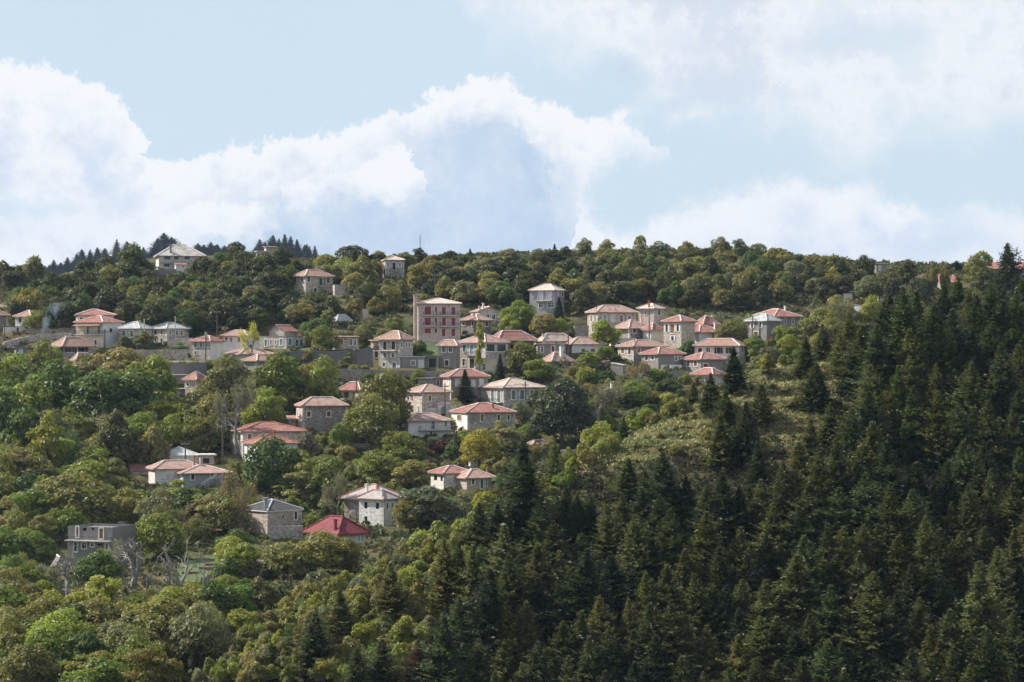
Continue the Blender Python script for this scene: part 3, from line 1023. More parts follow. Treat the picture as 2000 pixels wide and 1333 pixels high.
# ------------------------------------------------------------------ the buildings, measured on the photograph
house(1, 'hilltop_house', 'white two storey house on the hilltop under a patchy white slab roof', 1222, 1240, 1590, 236, 350, 146, wall='old_white', roof='roof_patched', kind='hip', q=1.2, depth=9,
      win=[(1282, 240, 1330, 266, 'x'), (1360, 240, 1392, 266, 'x'), (1440, 240, 1480, 264, 'x'), (1280, 302, 1325, 326, 'x')], balc=[(1242, 1490, 288, 276)],
      chim=[(1350, 145, 14, 'stone_dark', -0.8)], pipes=[(1346, 190, 320, 'flue_metal')], over=0.6, fascia='ridge_red', ridge='fascia_white')
house(1, 'annexe', 'small white annexe with a red lean-to roof below the hilltop house', 1366, 1372, 1462, 308, 365, 290, wall='white_wall', roof='roof_red', kind='shed', depth=3.5, q=1, cat='outbuilding',
      win=[(1425, 316, 1438, 330, 'd')], over=0.15)
house(1, 'white_house', 'white house with a dull red hip roof behind the smoke on the far left', 120, 240, 345, 712, 785, 664, wall='white_wall', roof='roof_brown', alpha=50,
      win=[(150, 722, 168, 760, 'k'), (195, 722, 214, 757, 'k')])
house(1, 'stone_house', 'partly seen stone house cut by the left edge of the photo', -120, -30, 58, 702, 830, 662, wall='stone_dark', roof='roof_brown', alpha=40)
house(1, 'white_house', 'sliver of a white house in the trees above the stone one at the left edge', -60, -20, 52, 640, 664, 622, wall='white_wall', roof='roof_pink', alpha=30, cat='house')
house(1, 'low_white_building', 'low white flat building with one small window beneath the white house', 20, 30, 205, 797, 842, None, wall='white_wall', kind='flat', roof='concrete', cat='outbuilding',
      win=[(128, 803, 145, 834, 'x')], depth=4, q=1.3, over=0.05)
house(1, 'tall_house', 'rear wing in cream render with a bright red hip roof', 594, 604, 890, 700, 860, 655, wall='cream_wall', roof='roof_red', q=1.2, depth=8, behind=7, vg=960,
      win=[(625, 722, 645, 752, 'k'), (680, 722, 694, 735, 'd')])
house(1, 'tall_house', 'tall cream and white house with a balcony pergola and red roof', 594, 803, 955, 757, 962, 707, wall='white_wall', wall2='cream_wall', roof='roof_red', alpha=52,  # warm sunlit side and cool shaded side put into two wall colours
      win=[(678, 793, 700, 848, 'd'), (762, 793, 785, 848, 'd'), (667, 898, 690, 926, 'k'), (740, 898, 755, 958, 'k'), (855, 806, 876, 836, 'k')],
      balc=[(596, 800, 853, 824)], awn=[(596, 798, 772, 'roof_brown', 1.5)])
house(1, 'slate_house', 'stone house with an off-white slate hip roof beside the tall cream house', 930, 1092, 1182, 803, 962, 757, wall='stone_warm', roof='roof_slate', ridge='ridge_slate', alpha=55,
      win=[(957, 826, 980, 870, 'b'), (1018, 826, 1040, 870, 'b'), (955, 890, 972, 918, 'd'), (1015, 893, 1040, 942, 'k')], balc=[(950, 1046, 876, 856)],
      pipes=[(1106, 733, 868, 'flue_metal')], fascia='fascia_white')
house(1, 'slate_house', 'stone house with a pale slate roof and tall flue beside the balustraded terrace', 1180, 1304, 1472, 803, 925, 760, wall='stone_warm', roof='roof_slate', ridge='ridge_slate', alpha=42,
      win=[(1205, 821, 1227, 858, 'd'), (1254, 820, 1273, 855, 'd'), (1208, 886, 1225, 910, 'd'), (1253, 886, 1275, 914, 'd'), (1321, 822, 1336, 856, 'd'), (1372, 823, 1388, 860, 'd'),
           (1408, 825, 1425, 861, 'd')], pipes=[(1352, 713, 880, 'flue_metal')], fascia='fascia_white')
house(1, 'brown_roof_house', 'pale house with a wide brown roof and small gable above the smoke', 440, 500, 692, 938, 1030, 874, wall='lilac_render', roof='roof_brown', alpha=32, over=1.3,
      win=[(455, 957, 480, 992, 'N'), (527, 957, 560, 992, 'N'), (583, 957, 600, 1008, 'k'), (630, 957, 662, 990, 'N')])
house(1, 'red_roof_house', 'house of which only a red roof shows over the walnut trees', 568, 600, 725, 1052, 1100, 998, wall='old_white', roof='roof_pink', alpha=30, keep=False)
house(1, 'grey_hut', 'small grey flat hut half hidden behind a green tree', 118, 124, 226, 958, 1025, None, wall='concrete', roof='concrete', kind='flat', cat='outbuilding', depth=4, win=[(155, 972, 172, 1005, 'c')])
house(1, 'stone_house', 'low house half in bare stone and half whitewashed with a red roof', 1497, 1642, 1750, 905, 1050, 865, wall='white_wall', wall2='stone_grey', roof='roof_red', alpha=50,
      win=[(1520, 912, 1537, 955, 'd'), (1563, 912, 1582, 952, 'd'), (1604, 912, 1622, 952, 'd'), (1520, 985, 1537, 1010, 'd')], chim=[(1540, 835, 12, 'stone_pale', -0.5), (1718, 862, 30, 'brick_red', -0.7)])
house(1, 'white_house', 'two storey white house with brown shutters beside the yellow tree', 1745, 1930, 1990, 862, 985, 822, wall='white_wall', roof='roof_brown', alpha=62,
      win=[(1757, 876, 1777, 912, 'n'), (1797, 878, 1812, 910, 'n'), (1858, 877, 1877, 912, 'n')])
house(2, 'white_annexe', 'small white flat annexe with a dark door at the foot of the yellow tree', 142, 148, 246, 918, 990, None, wall='white_wall', roof='slab', kind='flat', cat='outbuilding', depth=4,
      win=[(165, 948, 184, 988, 'k')])
house(2, 'pink_roof_house', 'low house under a long pale pink roof below the yellow tree', -30, 90, 370, 1030, 1075, 982, wall='old_white', roof='roof_pink', alpha=30, over=0.6)
house(2, 'grey_house', 'grey rendered house with a brown hip roof just below the pink roof', 120, 232, 372, 1086, 1190, 1036, wall='grey_render', roof='roof_brown', alpha=42,
      win=[(218, 1100, 243, 1146, 'd'), (300, 1100, 324, 1140, 'd')])
house(1, 'stone_house', 'small stone house with a red roof below the concrete road wall', 1442, 1535, 1625, 1205, 1300, 1146, wall='stone_warm', roof='roof_red', alpha=45,
      win=[(1460, 1228, 1476, 1258, 'd')], chim=[(1450, 1140, 14, 'stone_pink', -0.9), (1482, 1190, 12, 'pipe_blue', -1.0)])
house(1, 'flat_grey_building', 'flat grey building behind the vine terrace of lamps', 1310, 1316, 1446, 1172, 1240, None, wall='concrete', roof='slab', kind='flat', cat='outbuilding', depth=5)
house(1, 'grey_hut', 'grey hut with a glazed front below the vine terrace', 1345, 1350, 1446, 1283, 1350, None, wall='lilac_render', roof='slab', kind='flat', cat='outbuilding', depth=4,
      win=[(1362, 1298, 1402, 1330, 'c')])
# ---- upper middle
house(2, 'stone_house', 'long stone house with green shutters and dull red roof, alone on the wooded slope', 546, 652, 890, 350, 490, 294, wall='stone_warm', roof='roof_brown', alpha=35,
      win=[(555, 366, 574, 405, 'g'), (611, 357, 628, 403, 'g'), (668, 358, 692, 405, 'g'), (770, 372, 800, 432, 'g'), (838, 362, 862, 412, 'g'), (722, 457, 750, 488, 'g')], balc=[(758, 806, 436, 406)], awn=[(764, 828, 352, 'roof_brown', 1.0), (552, 612, 345, 'roof_brown', 1.0)])
house(2, 'walled_ruin', 'roofless grey block overgrown beside the long stone house', 895, 905, 1036, 428, 520, None, wall='stone_grey', kind='open', roof='interior', cat='ruin', depth=6)
house(2, 'tower_house', 'square stone tower house with a pale pyramid roof on the skyline', 1332, 1345, 1508, 212, 372, 178, wall='stone_grey', roof='roof_pale', q=1.4, depth=8, over=0.25,
      win=[(1358, 236, 1380, 276, 's'), (1406, 237, 1434, 300, 'k'), (1460, 240, 1480, 276, 's')], balc=[(1392, 1448, 302, 280)])
house(2, 'far_house', 'small brown roofed house peeping over the far left crest', 302, 310, 398, 100, 150, 88, wall='stone_warm', roof='roof_brown', kind='shed', depth=5, keep=False)
house(2, 'far_shed', 'low pale shed beneath the house on the far left crest', 232, 240, 304, 140, 178, None, wall='old_white', roof='slab', kind='flat', depth=4, cat='outbuilding', win=[(272, 152, 290, 170, 'x')])
house(2, 'gabled_house', 'gabled upper house with one red and one pale roof slope', 336, 470, 582, 832, 900, 778, wall='stone_grey', roof='roof_red', kind='gablex', alpha=50, behind=6, vg=985, over=0.25, keep=True)
house(2, 'long_stone_house', 'long low stone house with blue shutters and a parapet terrace', 246, 486, 655, 880, 985, None, wall='stone_grey', roof='concrete', kind='flat', alpha=48, over=0.08,
      win=[(298, 905, 318, 960, 's'), (345, 905, 362, 950, 'c'), (388, 905, 402, 950, 'c'), (432, 900, 455, 955, 's'), (503, 896, 530, 952, 't'), (565, 905, 588, 978, 'k'), (605, 902, 628, 960, 't')])
house(2, 'low_stone_house', 'low stone house with one large brown window above the grey road wall', 885, 905, 1110, 880, 990, 870, wall='stone_warm', roof='roof_brown', kind='shed', depth=6, q=1.2,
      win=[(926, 900, 977, 950, 'n'), (1034, 901, 1055, 952, 'd'), (1075, 906, 1090, 952, 'd')])
house(2, 'slate_cottage', 'overgrown cottage of which only a grey slate roof shows', 892, 930, 1040, 738, 780, 690, wall='stone_grey', roof='roof_slate', ridge='ridge_slate', alpha=35, keep=True)
house(2, 'ruined_gable', 'jagged stone ruin standing among pale bushes', 1126, 1150, 1198, 640, 720, None, wall='stone_pink', kind='open', roof='interior', cat='ruin', alpha=40)
house(2, 'square_stone_house', 'square two storey stone house with twin balcony doors and brown pyramid roof', 1285, 1470, 1582, 898, 1150, 830, wall='stone_grey', roof='roof_brown', alpha=52, over=0.7,
      win=[(1326, 922, 1355, 994, 'k'), (1398, 922, 1430, 994, 'k'), (1332, 1022, 1354, 1060, 'W'), (1401, 1022, 1424, 1060, 'W'), (1320, 1105, 1348, 1142, 'b'), (1407, 1105, 1438, 1156, 'b'),
           (1480, 924, 1491, 970, 'k'), (1521, 930, 1531, 968, 'k'), (1549, 932, 1558, 975, 'k')], balc=[(1292, 1452, 999, 962)])
house(2, 'balcony_wing', 'narrow dark balcony wing on the side of the square stone house', 1236, 1242, 1288, 915, 1080, 905, wall='stone_dark', roof='roof_brown', kind='shed', depth=4, cat='outbuilding',
      win=[(1254, 1010, 1280, 1060, 'k')], balc=[(1240, 1286, 998, 970)])
house(2, 'low_grey_building', 'low grey flat building between the square stone house and the garage', 1476, 1486, 1706, 1058, 1152, None, wall='grey_render', roof='slab', kind='flat', cat='outbuilding', depth=5,
      win=[(1571, 1090, 1602, 1124, 'l'), (1638, 1087, 1674, 1150, 'w')], over=0.25)
house(2, 'garage', 'dark open garage beside the grey two storey house', 1708, 1712, 1800, 1052, 1152, None, wall='stone_dark', roof='concrete', kind='flat', cat='garage', depth=5, win=[(1722, 1068, 1785, 1148, 'x')])
house(2, 'grey_house', 'grey two storey house with a small red tiled hip roof and white framed windows', 1806, 1962, 1992, 955, 1152, 908, wall='grey_render', roof='roof_pink', alpha=68,
      win=[(1838, 963, 1868, 1014, 'd'), (1896, 963, 1924, 1012, 'd'), (1862, 1085, 1893, 1132, 'k')], depth=None)
house(3, 'apartment_house', 'tall pink stone block of four floors with red shutters', 160, 168, 528, 235, 580, 188, wall='stone_pink', roof='roof_pale', q=1.2, depth=9, over=0.4,
      win=[(219, 263, 275, 331, 'r'), (309, 265, 328, 306, 'r'), (369, 266, 403, 331, 'r'), (452, 267, 487, 332, 'r'), (219, 361, 273, 426, 'r'), (309, 363, 328, 400, 'r'), (371, 361, 402, 426, 'r'),
           (453, 362, 486, 427, 'r'), (219, 453, 273, 497, 'r'), (307, 454, 328, 490, 'r'), (369, 457, 400, 522, 'r'), (453, 457, 485, 520, 'r')],
      balc=[(205, 322, 337, 306), (352, 512, 339, 308), (205, 322, 431, 400), (352, 512, 433, 402)], trim='slab')
house(3, 'chimney_tower', 'tall square stone chimney stack on the side of the red shuttered block', 124, 128, 158, 165, 580, None, wall='stone_pink', roof='stone_pink', kind='flat', depth=1.2, cat='chimney', over=0.12)
house(3, 'brick_house', 'dull brown house with a pink hip roof between the red shuttered block and pediment', 535, 680, 802, 378, 510, 328, wall='stone_dark', roof='roof_pink', alpha=50,
      win=[(545, 396, 570, 424, 'l'), (628, 388, 643, 430, 'k'), (747, 390, 770, 432, 'R'), (545, 474, 590, 505, 'x')], chim=[(596, 318, 12, 'stone_pink', -0.5)])
house(3, 'pediment_house', 'small cream stone house with a pediment gable and two chimneys', 652, 690, 872, 302, 420, 264, wall='stone_pale', roof='roof_pink', kind='gabley', alpha=14, depth=8, over=0.3,
      win=[(754, 332, 780, 362, 'd'), (807, 333, 832, 375, 'd')], chim=[(700, 256, 16, 'stone_pale', -0.9), (729, 226, 16, 'stone_pale', -0.3)])
house(3, 'blue_house', 'tall lilac grey house with two white balcony doors against the dark wood', 1130, 1345, 1432, 118, 345, 67, wall='lilac_render', roof='roof_pale', alpha=62, over=0.3,
      win=[(1206, 133, 1243, 206, 'c'), (1281, 133, 1320, 206, 'c'), (1210, 229, 1244, 272, 'l'), (1289, 229, 1340, 270, 'l'), (1371, 135, 1379, 165, 'd'), (1410, 138, 1425, 170, 'k')],
      balc=[(1186, 1330, 210, 180)], chim=[(1395, 50, 10, 'brick_red', 0.0)])
house(4, 'large_stone_house', 'large old stone house with a pink hip roof and arched white windows', 76, 165, 500, 308, 490, 250, wall='stone_warm', roof='roof_pink', alpha=25,
      win=[(105, 340, 118, 390, 'd'), (138, 338, 152, 390, 'd'), (216, 336, 242, 390, 's'), (284, 336, 312, 392, 'c'), (357, 338, 384, 392, 'd'), (432, 342, 454, 372, 'd'), (118, 445, 134, 480, 'd')],
      chim=[(135, 266, 8, 'stone_pink', -0.6), (306, 270, 8, 'stone_pink', -0.7)])
house(3, 'stone_ruin', 'roofless stone ruin leaning against the large old stone house', 1506, 1520, 1642, 425, 535, None, wall='stone_dark', kind='open', roof='interior', cat='ruin', depth=6)
house(3, 'balcony_house', 'two storey stone house with a red roof and green glazed veranda', 515, 745, 945, 572, 800, 498, wall='stone_grey', roof='roof_pink', alpha=48,
      win=[(549, 594, 577, 655, 't'), (613, 594, 645, 680, 's'), (684, 594, 707, 655, 'b'), (546, 719, 575, 777, 'l'), (609, 719, 649, 798, 'k'), (681, 723, 695, 780, 'd'),
           (752, 589, 828, 650, 'm'), (848, 590, 926, 652, 'm')], balc=[(588, 662, 686, 656)])
house(3, 'porch_house', 'house with a broad red roof over a deep dark porch', 795, 868, 1165, 545, 665, 472, wall='brick_red', roof='roof_red', alpha=28, over=0.8, fascia='fascia_white',
      win=[(900, 560, 945, 578, 'x'), (965, 595, 1010, 655, 'x'), (1040, 560, 1120, 590, 'x')])
house(3, 'cream_building', 'small cream flat roofed building beside the dark cypress', 695, 702, 845, 716, 845, None, wall='cream_wall', roof='slab', kind='flat', depth=5, cat='house',
      win=[(723, 762, 745, 815, 'd')], over=0.2)
house(3, 'faded_roof_house', 'stone house with a bleached tile roof above a grey terrace block', 1208, 1250, 1502, 556, 610, 496, wall='stone_pink', roof='roof_faded', alpha=22, behind=4, vg=685,
      win=[(1278, 566, 1292, 588, 'd'), (1347, 566, 1376, 585, 'd')], chim=[(1246, 498, 14, 'stone_pink', -0.3)])
house(3, 'terrace_block', 'grey flat terrace block with white framed windows', 1192, 1200, 1446, 590, 685, None, wall='grey_render', roof='slab', kind='flat', depth=4, cat='house',
      win=[(1228, 610, 1248, 656, 'd'), (1321, 606, 1347, 656, 'R'), (1405, 600, 1425, 640, 'd')])
house(3, 'dormer_house', 'low white house with a pink roof and one dormer', 1432, 1500, 1775, 586, 665, 530, wall='white_wall', roof='roof_pink', alpha=22, over=0.6,
      win=[(1580, 630, 1610, 655, 'n'), (1660, 630, 1700, 655, 'n')])
house(3, 'low_tiled_house', 'low tiled house with a tall white chimney below the terrace block', 1255, 1330, 1492, 732, 775, 660, wall='old_white', roof='roof_pink', alpha=34, over=0.7,
      chim=[(1405, 608, 24, 'white_wall', -0.6)])
house(4, 'low_white_building', 'low white flat building behind the long brown roof', 275, 282, 492, 545, 604, None, wall='white_wall', roof='slab', kind='flat', depth=4, cat='outbuilding',
      win=[(303, 574, 315, 600, 'x'), (342, 574, 356, 590, 'x')], over=0.15)
house(3, 'twin_tone_house', 'house half pink stone and half grey render behind the conical fir', 377, 448, 770, 868, 1050, 806, wall='grey_render', wall2='stone_pink', roof='roof_red', alpha=18, over=0.5,
      win=[(490, 894, 522, 953, 'w'), (630, 905, 654, 955, 'w'), (701, 897, 727, 957, 'w'), (415, 895, 430, 940, 'w')])
house(3, 'small_grey_building', 'small grey flat building beside the pink stone house', 160, 290, 376, 888, 950, None, wall='grey_render', roof='concrete', kind='flat', alpha=50, cat='outbuilding',
      win=[(321, 903, 346, 947, 'd')])
house(3, 'ivy_corner_house', 'tall pale stone house with ivy on its corner and a pink roof', 50, 196, 442, 1005, 1195, 943, wall='stone_warm', roof='roof_pink', alpha=32,
      win=[(105, 1032, 118, 1085, 'k'), (78, 1034, 88, 1085, 'k'), (160, 1128, 170, 1185, 'k'), (105, 1120, 118, 1185, 'k'), (72, 1120, 82, 1180, 'k'), (252, 1036, 276, 1082, 'n')])
house(3, 'green_shutter_house', 'big stone house with five grey green shutters and an iron balcony', 705, 906, 1258, 963, 1140, 889, wall='stone_grey', roof='roof_faded', alpha=32,
      win=[(796, 991, 822, 1090, 'b'), (851, 991, 879, 1090, 'b'), (975, 991, 1009, 1069, 'b'), (1049, 991, 1084, 1069, 'b'), (1136, 993, 1167, 1074, 'b')], balc=[(738, 900, 1094, 1064)])
house(3, 'half_white_house', 'stone house with a white painted corner, brown shutters and a bright red roof', 450, 592, 1006, 1180, 1345, 1106, wall='stone_grey', wall2='white_wall', roof='roof_red', alpha=22, over=0.35,
      win=[(502, 1210, 540, 1258, 'n'), (486, 1306, 506, 1342, 'n'), (540, 1306, 560, 1342, 'n'), (706, 1201, 731, 1262, 'n'), (853, 1206, 874, 1255, 'k'), (940, 1208, 959, 1250, 'k')],
      chim=[(812, 1112, 14, 'roof_red', -0.6)])
house(6, 'balcony_cottage', 'low white house with a long iron balcony under a red roof', 110, 212, 580, 632, 775, 572, wall='white_wall', roof='roof_pink', alpha=22, over=0.45,
      win=[(148, 655, 160, 690, 'd'), (177, 655, 190, 690, 'd'), (412, 642, 440, 708, 'l'), (530, 645, 546, 685, 'n'), (400, 728, 420, 756, 'x'), (430, 728, 446, 765, 'w')], balc=[(300, 578, 712, 676)], rails='iron_grey')
# ---- right of the village
house(4, 'ivy_house', 'small house wrapped in ivy under a pale roof', 520, 655, 738, 276, 430, 236, wall='stone_pink', roof='roof_pale', alpha=55, win=[(687, 292, 710, 334, 'd'), (575, 300, 590, 330, 'd')],
      chim=[(567, 206, 12, 'brick_red', -0.3)])
house(4, 'open_porch_house', 'pink hip roof on posts over a shaded porch', 322, 440, 598, 446, 545, 376, wall='stone_dark', roof='roof_pink', alpha=38, over=0.7, chim=[(543, 335, 14, 'stone_pink', -0.6)],  # solid dark walls stand in for the shade of the open porch
      win=[(470, 455, 500, 490, 'R')])
house(4, 'white_house', 'small white house with a red roof tucked against the stone tower', 556, 640, 740, 460, 560, 405, wall='old_white', roof='roof_red', alpha=42, win=[(585, 480, 600, 530, 'w'), (612, 475, 632, 540, 'w')])
house(4, 'stone_tower_house', 'three storey stone tower house with white open shutters and red pyramid roof', 737, 890, 1012, 388, 620, 338, wall='stone_warm', roof='roof_red', alpha=50,
      win=[(757, 414, 776, 482, 'W'), (797, 418, 832, 492, 'n'), (853, 414, 872, 478, 'W'), (806, 520, 828, 558, 'W')])
house(4, 'red_roof_house', 'red roofed house with white chimneys behind the stone tower', 1010, 1085, 1212, 415, 470, 340, wall='stone_grey', roof='roof_red', alpha=32, behind=2, vg=520,
      chim=[(1198, 338, 14, 'white_wall', 0.2), (1155, 350, 10, 'brick_red', -0.4)])
house(4, 'white_house', 'white house with a bright red roof in front of the stone tower', 898, 1048, 1265, 484, 575, 428, wall='white_wall', roof='roof_red', alpha=40,
      win=[(919, 506, 937, 530, 'd'), (974, 506, 992, 528, 'd'), (1160, 500, 1180, 540, 'd')], chim=[(1182, 395, 14, 'white_wall', -0.6)])
house(4, 'grey_house', 'rear grey wing with a crimson hip roof and white chimney', 1490, 1700, 1925, 346, 480, 282, wall='grey_render', roof='roof_red', alpha=35, behind=6, vg=560,
      win=[(1786, 363, 1800, 414, 'd'), (1854, 363, 1869, 414, 'd')], chim=[(1836, 250, 13, 'white_wall', 0.2)])
house(4, 'grey_house', 'grey house with a silver slate roof and two white shuttered windows', 1458, 1634, 1745, 380, 555, 324, wall='grey_render', roof='roof_slate', ridge='ridge_slate', alpha=50, fascia='fascia_white',
      win=[(1500, 396, 1516, 446, 'W'), (1572, 395, 1588, 444, 'W'), (1522, 481, 1558, 520, 'R')])
house(4, 'long_brown_house', 'long grey house with a brown roof and brown shutters', 340, 478, 766, 606, 730, 552, wall='grey_render', wall2='stone_grey', roof='roof_brown', alpha=35,
      win=[(370, 626, 397, 670, 'n'), (431, 623, 455, 677, 'd'), (509, 623, 536, 664, 'n')], chim=[(478, 550, 10, 'stone_pink', -0.8)])
house(4, 'grey_house', 'long grey house with a pale red roof next to the washing line', 545, 692, 915, 672, 800, 618, wall='grey_render', roof='roof_red', alpha=40,
      win=[(578, 687, 604, 730, 'd'), (631, 687, 656, 724, 'd'), (836, 698, 854, 730, 'd'), (868, 698, 888, 722, 'd')])
house(4, 'pink_house', 'large pale pink house with dark open shutters and a brown hip roof', 1005, 1392, 1450, 600, 745, 542, wall='pink_wall', roof='roof_brown', alpha=72, over=0.4,
      win=[(1038, 624, 1070, 665, 'k'), (1108, 620, 1140, 670, 'd'), (1200, 617, 1232, 670, 'N'), (1300, 618, 1332, 670, 'N'), (1415, 618, 1429, 660, 'k')])
house(4, 'red_porch_house', 'small grey house with a red roof and white window frames', 905, 1062, 1282, 718, 828, 660, wall='grey_render', roof='roof_red', alpha=38,
      win=[(940, 735, 967, 780, 'R'), (1003, 735, 1029, 780, 'R'), (1084, 759, 1121, 800, 'R')])
house(4, 'stone_cottage', 'pale stone cottage with a red pyramid roof lowest of the right-hand cluster', 985, 1165, 1268, 850, 955, 797, wall='stone_pale', wall2='stone_pale', roof='roof_red', alpha=50,
      win=[(1016, 872, 1044, 926, 'l'), (1100, 880, 1120, 930, 'l'), (1185, 880, 1192, 905, 'k')], chim=[(1202, 790, 12, 'white_wall', 0)])
house(4, 'stone_shed', 'small grey stone shed with a flat stone slab roof', 282, 385, 412, 768, 850, 750, wall='grey_render', roof='stone_pale', kind='shed', alpha=60, cat='shed', over=0.1)
# ---- lower village
house(3, 'cowl_house', 'house sunk in the grey thicket with a white cowled chimney and red roof', 1762, 1800, 1905, 1014, 1085, 966, wall='stone_grey', roof='roof_red', alpha=30, keep=False, chim=[(1842, 918, 18, 'white_wall', -0.5)])
house(5, 'white_house', 'small white house with brown shutters and a two toned red roof behind the plane tree', 1172, 1345, 1420, 183, 275, 121, wall='white_wall', roof='roof_red', alpha=55, over=0.5,
      win=[(1207, 208, 1250, 256, 'n'), (1287, 208, 1328, 250, 'n')])
house(5, 'brown_stone_house', 'brown stone house with two dark red shutters and a broad red roof', 793, 848, 1240, 322, 540, 253, wall='stone_dark', wall2='stone_pink', roof='roof_pink', alpha=14, over=0.3,
      win=[(888, 374, 917, 420, 'R'), (1061, 376, 1091, 421, 'R'), (806, 360, 822, 410, 'w')])
house(5, 'lean_to', 'small stone lean-to at the side of the brown stone house', 733, 738, 790, 438, 500, 410, wall='stone_warm', roof='roof_pink', kind='shed', depth=3, cat='outbuilding')
house(5, 'long_stone_house', 'long pale stone house with a clean red roof and grey shutters', 215, 330, 872, 546, 745, 473, wall='stone_pale', roof='roof_red', alpha=14, ridge='ridge_red',
      win=[(248, 571, 265, 628, 'n'), (286, 571, 304, 628, 'b'), (373, 570, 404, 620, 'b'), (262, 706, 280, 738, 'd')])
house(5, 'white_house', 'white plastered house with slit brown shutters in front of the long stone house', 343, 455, 810, 650, 855, 583, wall='white_wall', roof='roof_red', alpha=20, ridge='ridge_red',
      win=[(369, 677, 382, 733, 'n'), (409, 677, 423, 733, 'n'), (388, 786, 410, 825, 'n')], chim=[(618, 545, 12, 'brick_red', -0.8)])
house(9, 'dark_slate_house', 'square stone house with a dark slate roof and a fat blue flue', 242, 408, 633, 328, 480, 266, wall='stone_warm', roof='roof_darkslate', ridge='ridge_slate', alpha=36, over=0.2,
      win=[(584, 344, 602, 393, 'k'), (508, 360, 517, 380, 'x')], chim=[(327, 243, 27, 'pipe_blue', -0.75)], fascia='fascia_white')
house(9, 'modern_stone_house', 'rear wing of the new stone house with a broad pale roof', 905, 1110, 1305, 250, 420, 166, wall='stone_white', wall2='stone_dark', roof='roof_mauve', ridge='ridge_red', alpha=44, behind=5, vg=425, over=0.8,  # dark left wall stands in for the shaded recess of the porch
      chim=[(1043, 155, 16, 'white_wall', -0.4)])
house(9, 'modern_stone_house', 'new grey white stone house with black windows and a hipped front block', 1003, 1165, 1252, 248, 428, 200, wall='stone_white', roof='roof_mauve', ridge='ridge_red', alpha=50,
      win=[(1038, 276, 1058, 318, 'x'), (1113, 276, 1134, 318, 'x'), (1038, 370, 1058, 412, 'x'), (1183, 278, 1194, 318, 'k'), (1216, 278, 1226, 318, 'k'), (1216, 370, 1227, 420, 'k')],
      chim=[(1085, 183, 14, 'white_wall', -0.8)])
house(9, 'crimson_roof_house', 'low house under a broad crimson sheet roof', 665, 875, 1048, 474, 560, 377, wall='old_white', roof='roof_crimson', ridge='roof_crimson', alpha=38, over=0.7, fascia='roof_crimson',
      win=[(905, 492, 925, 545, 'c'), (985, 492, 1010, 540, 'c'), (1020, 492, 1030, 535, 'd')], chim=[(821, 384, 16, 'roof_crimson', -0.7)])
house(6, 'whitewashed_house', 'peeling whitewashed house with a red roof and arched windows near the lone fir', 405, 520, 765, 1086, 1230, 1031, wall='stone_white', roof='roof_red', alpha=28,
      win=[(433, 1113, 461, 1157, 'x'), (490, 1116, 511, 1158, 'x')])
house(6, 'green_door_house', 'low stone house with a green door and a red chimney', 610, 718, 952, 1126, 1228, 1060, wall='stone_warm', roof='roof_pink', alpha=28, behind=-3,
      win=[(763, 1142, 783, 1186, 'R'), (838, 1145, 862, 1222, 'G'), (882, 1148, 896, 1206, 'd')], chim=[(898, 1048, 18, 'brick_red', -0.2)])
house(6, 'hidden_house', 'house hidden in trees with only a strip of red roof, beside the lone fir', 1262, 1300, 1420, 832, 880, 800, wall='old_white', roof='roof_pink', alpha=30, keep=False)
house(6, 'hidden_house', 'house hidden behind the near ridge with a pink gable roof showing', 1545, 1560, 1690, 950, 1000, 893, wall='old_white', roof='roof_pink', kind='gablex', alpha=25, keep=False, vg=935)
house(6, 'white_outhouse', 'white outhouse at the foot of the golden tree', 744, 752, 824, 960, 1025, None, wall='white_wall', roof='slab', kind='flat', depth=3, cat='outbuilding')
house(7, 'metal_roof_house', 'long white house with a pale metal hip roof and slit windows', 1248, 1268, 1560, 1000, 1062, 944, wall='white_wall', roof='roof_metal', ridge='ridge_slate', q=1.2, depth=8, over=0.15, fascia='fascia_white',
      win=[(1288, 1006, 1296, 1042, 'x'), (1315, 1006, 1323, 1042, 'x'), (1341, 1006, 1349, 1042, 'x'), (1372, 1006, 1380, 1042, 'x')])
house(7, 'stone_arch_annexe', 'flat stone annexe with an arched opening beside the metal roofed house', 1562, 1566, 1672, 1000, 1068, None, wall='stone_pink', roof='slab', kind='flat', depth=5, cat='outbuilding',
      win=[(1585, 1022, 1635, 1062, 'x')])
house(7, 'red_roof_cottage', 'low pale stone cottage with a pink tile roof in front of the metal roof', 1160, 1212, 1580, 1104, 1225, 1046, wall='stone_white', roof='roof_pink', alpha=14, over=0.4,
      win=[(1255, 1180, 1290, 1215, 'c')], chim=[(1524, 1005, 9, 'brick_red', -0.9)])
house(7, 'low_shed', 'low shed with a dark red tile roof at the end of the pale cottage', 1026, 1034, 1158, 1118, 1150, 1066, wall='stone_white', roof='roof_red', kind='shed', depth=5, cat='shed')
house(7, 'stair_house', 'grey house with a pale red roof and an outside stair with white rails', 1400, 1432, 1800, 1138, 1250, 1088, wall='lilac_render', roof='roof_pink', alpha=12, over=0.5, depth=8,
      win=[(1404, 1145, 1428, 1185, 'c'), (1493, 1147, 1518, 1190, 'k'), (1646, 1147, 1668, 1180, 'k'), (1712, 1142, 1724, 1172, 'c'), (1740, 1142, 1756, 1172, 'c')])
house(8, 'concrete_shell', 'unfinished grey concrete house with red brick gaps and a flat top', 530, 876, 1062, 522, 830, None, wall='concrete', wall2='concrete', roof='concrete', kind='open', alpha=58, cat='house',
      win=[(598, 528, 615, 606, 'n'), (650, 532, 676, 556, 'x'), (718, 530, 736, 550, 'x'), (778, 534, 806, 612, 'n'), (582, 650, 606, 720, 'd'), (642, 652, 674, 694, 'd'), (712, 652, 735, 676, 'd'), (760, 655, 806, 676, 'x'),
           (826, 655, 846, 700, 'd')], balc=[(532, 872, 628, 626)])
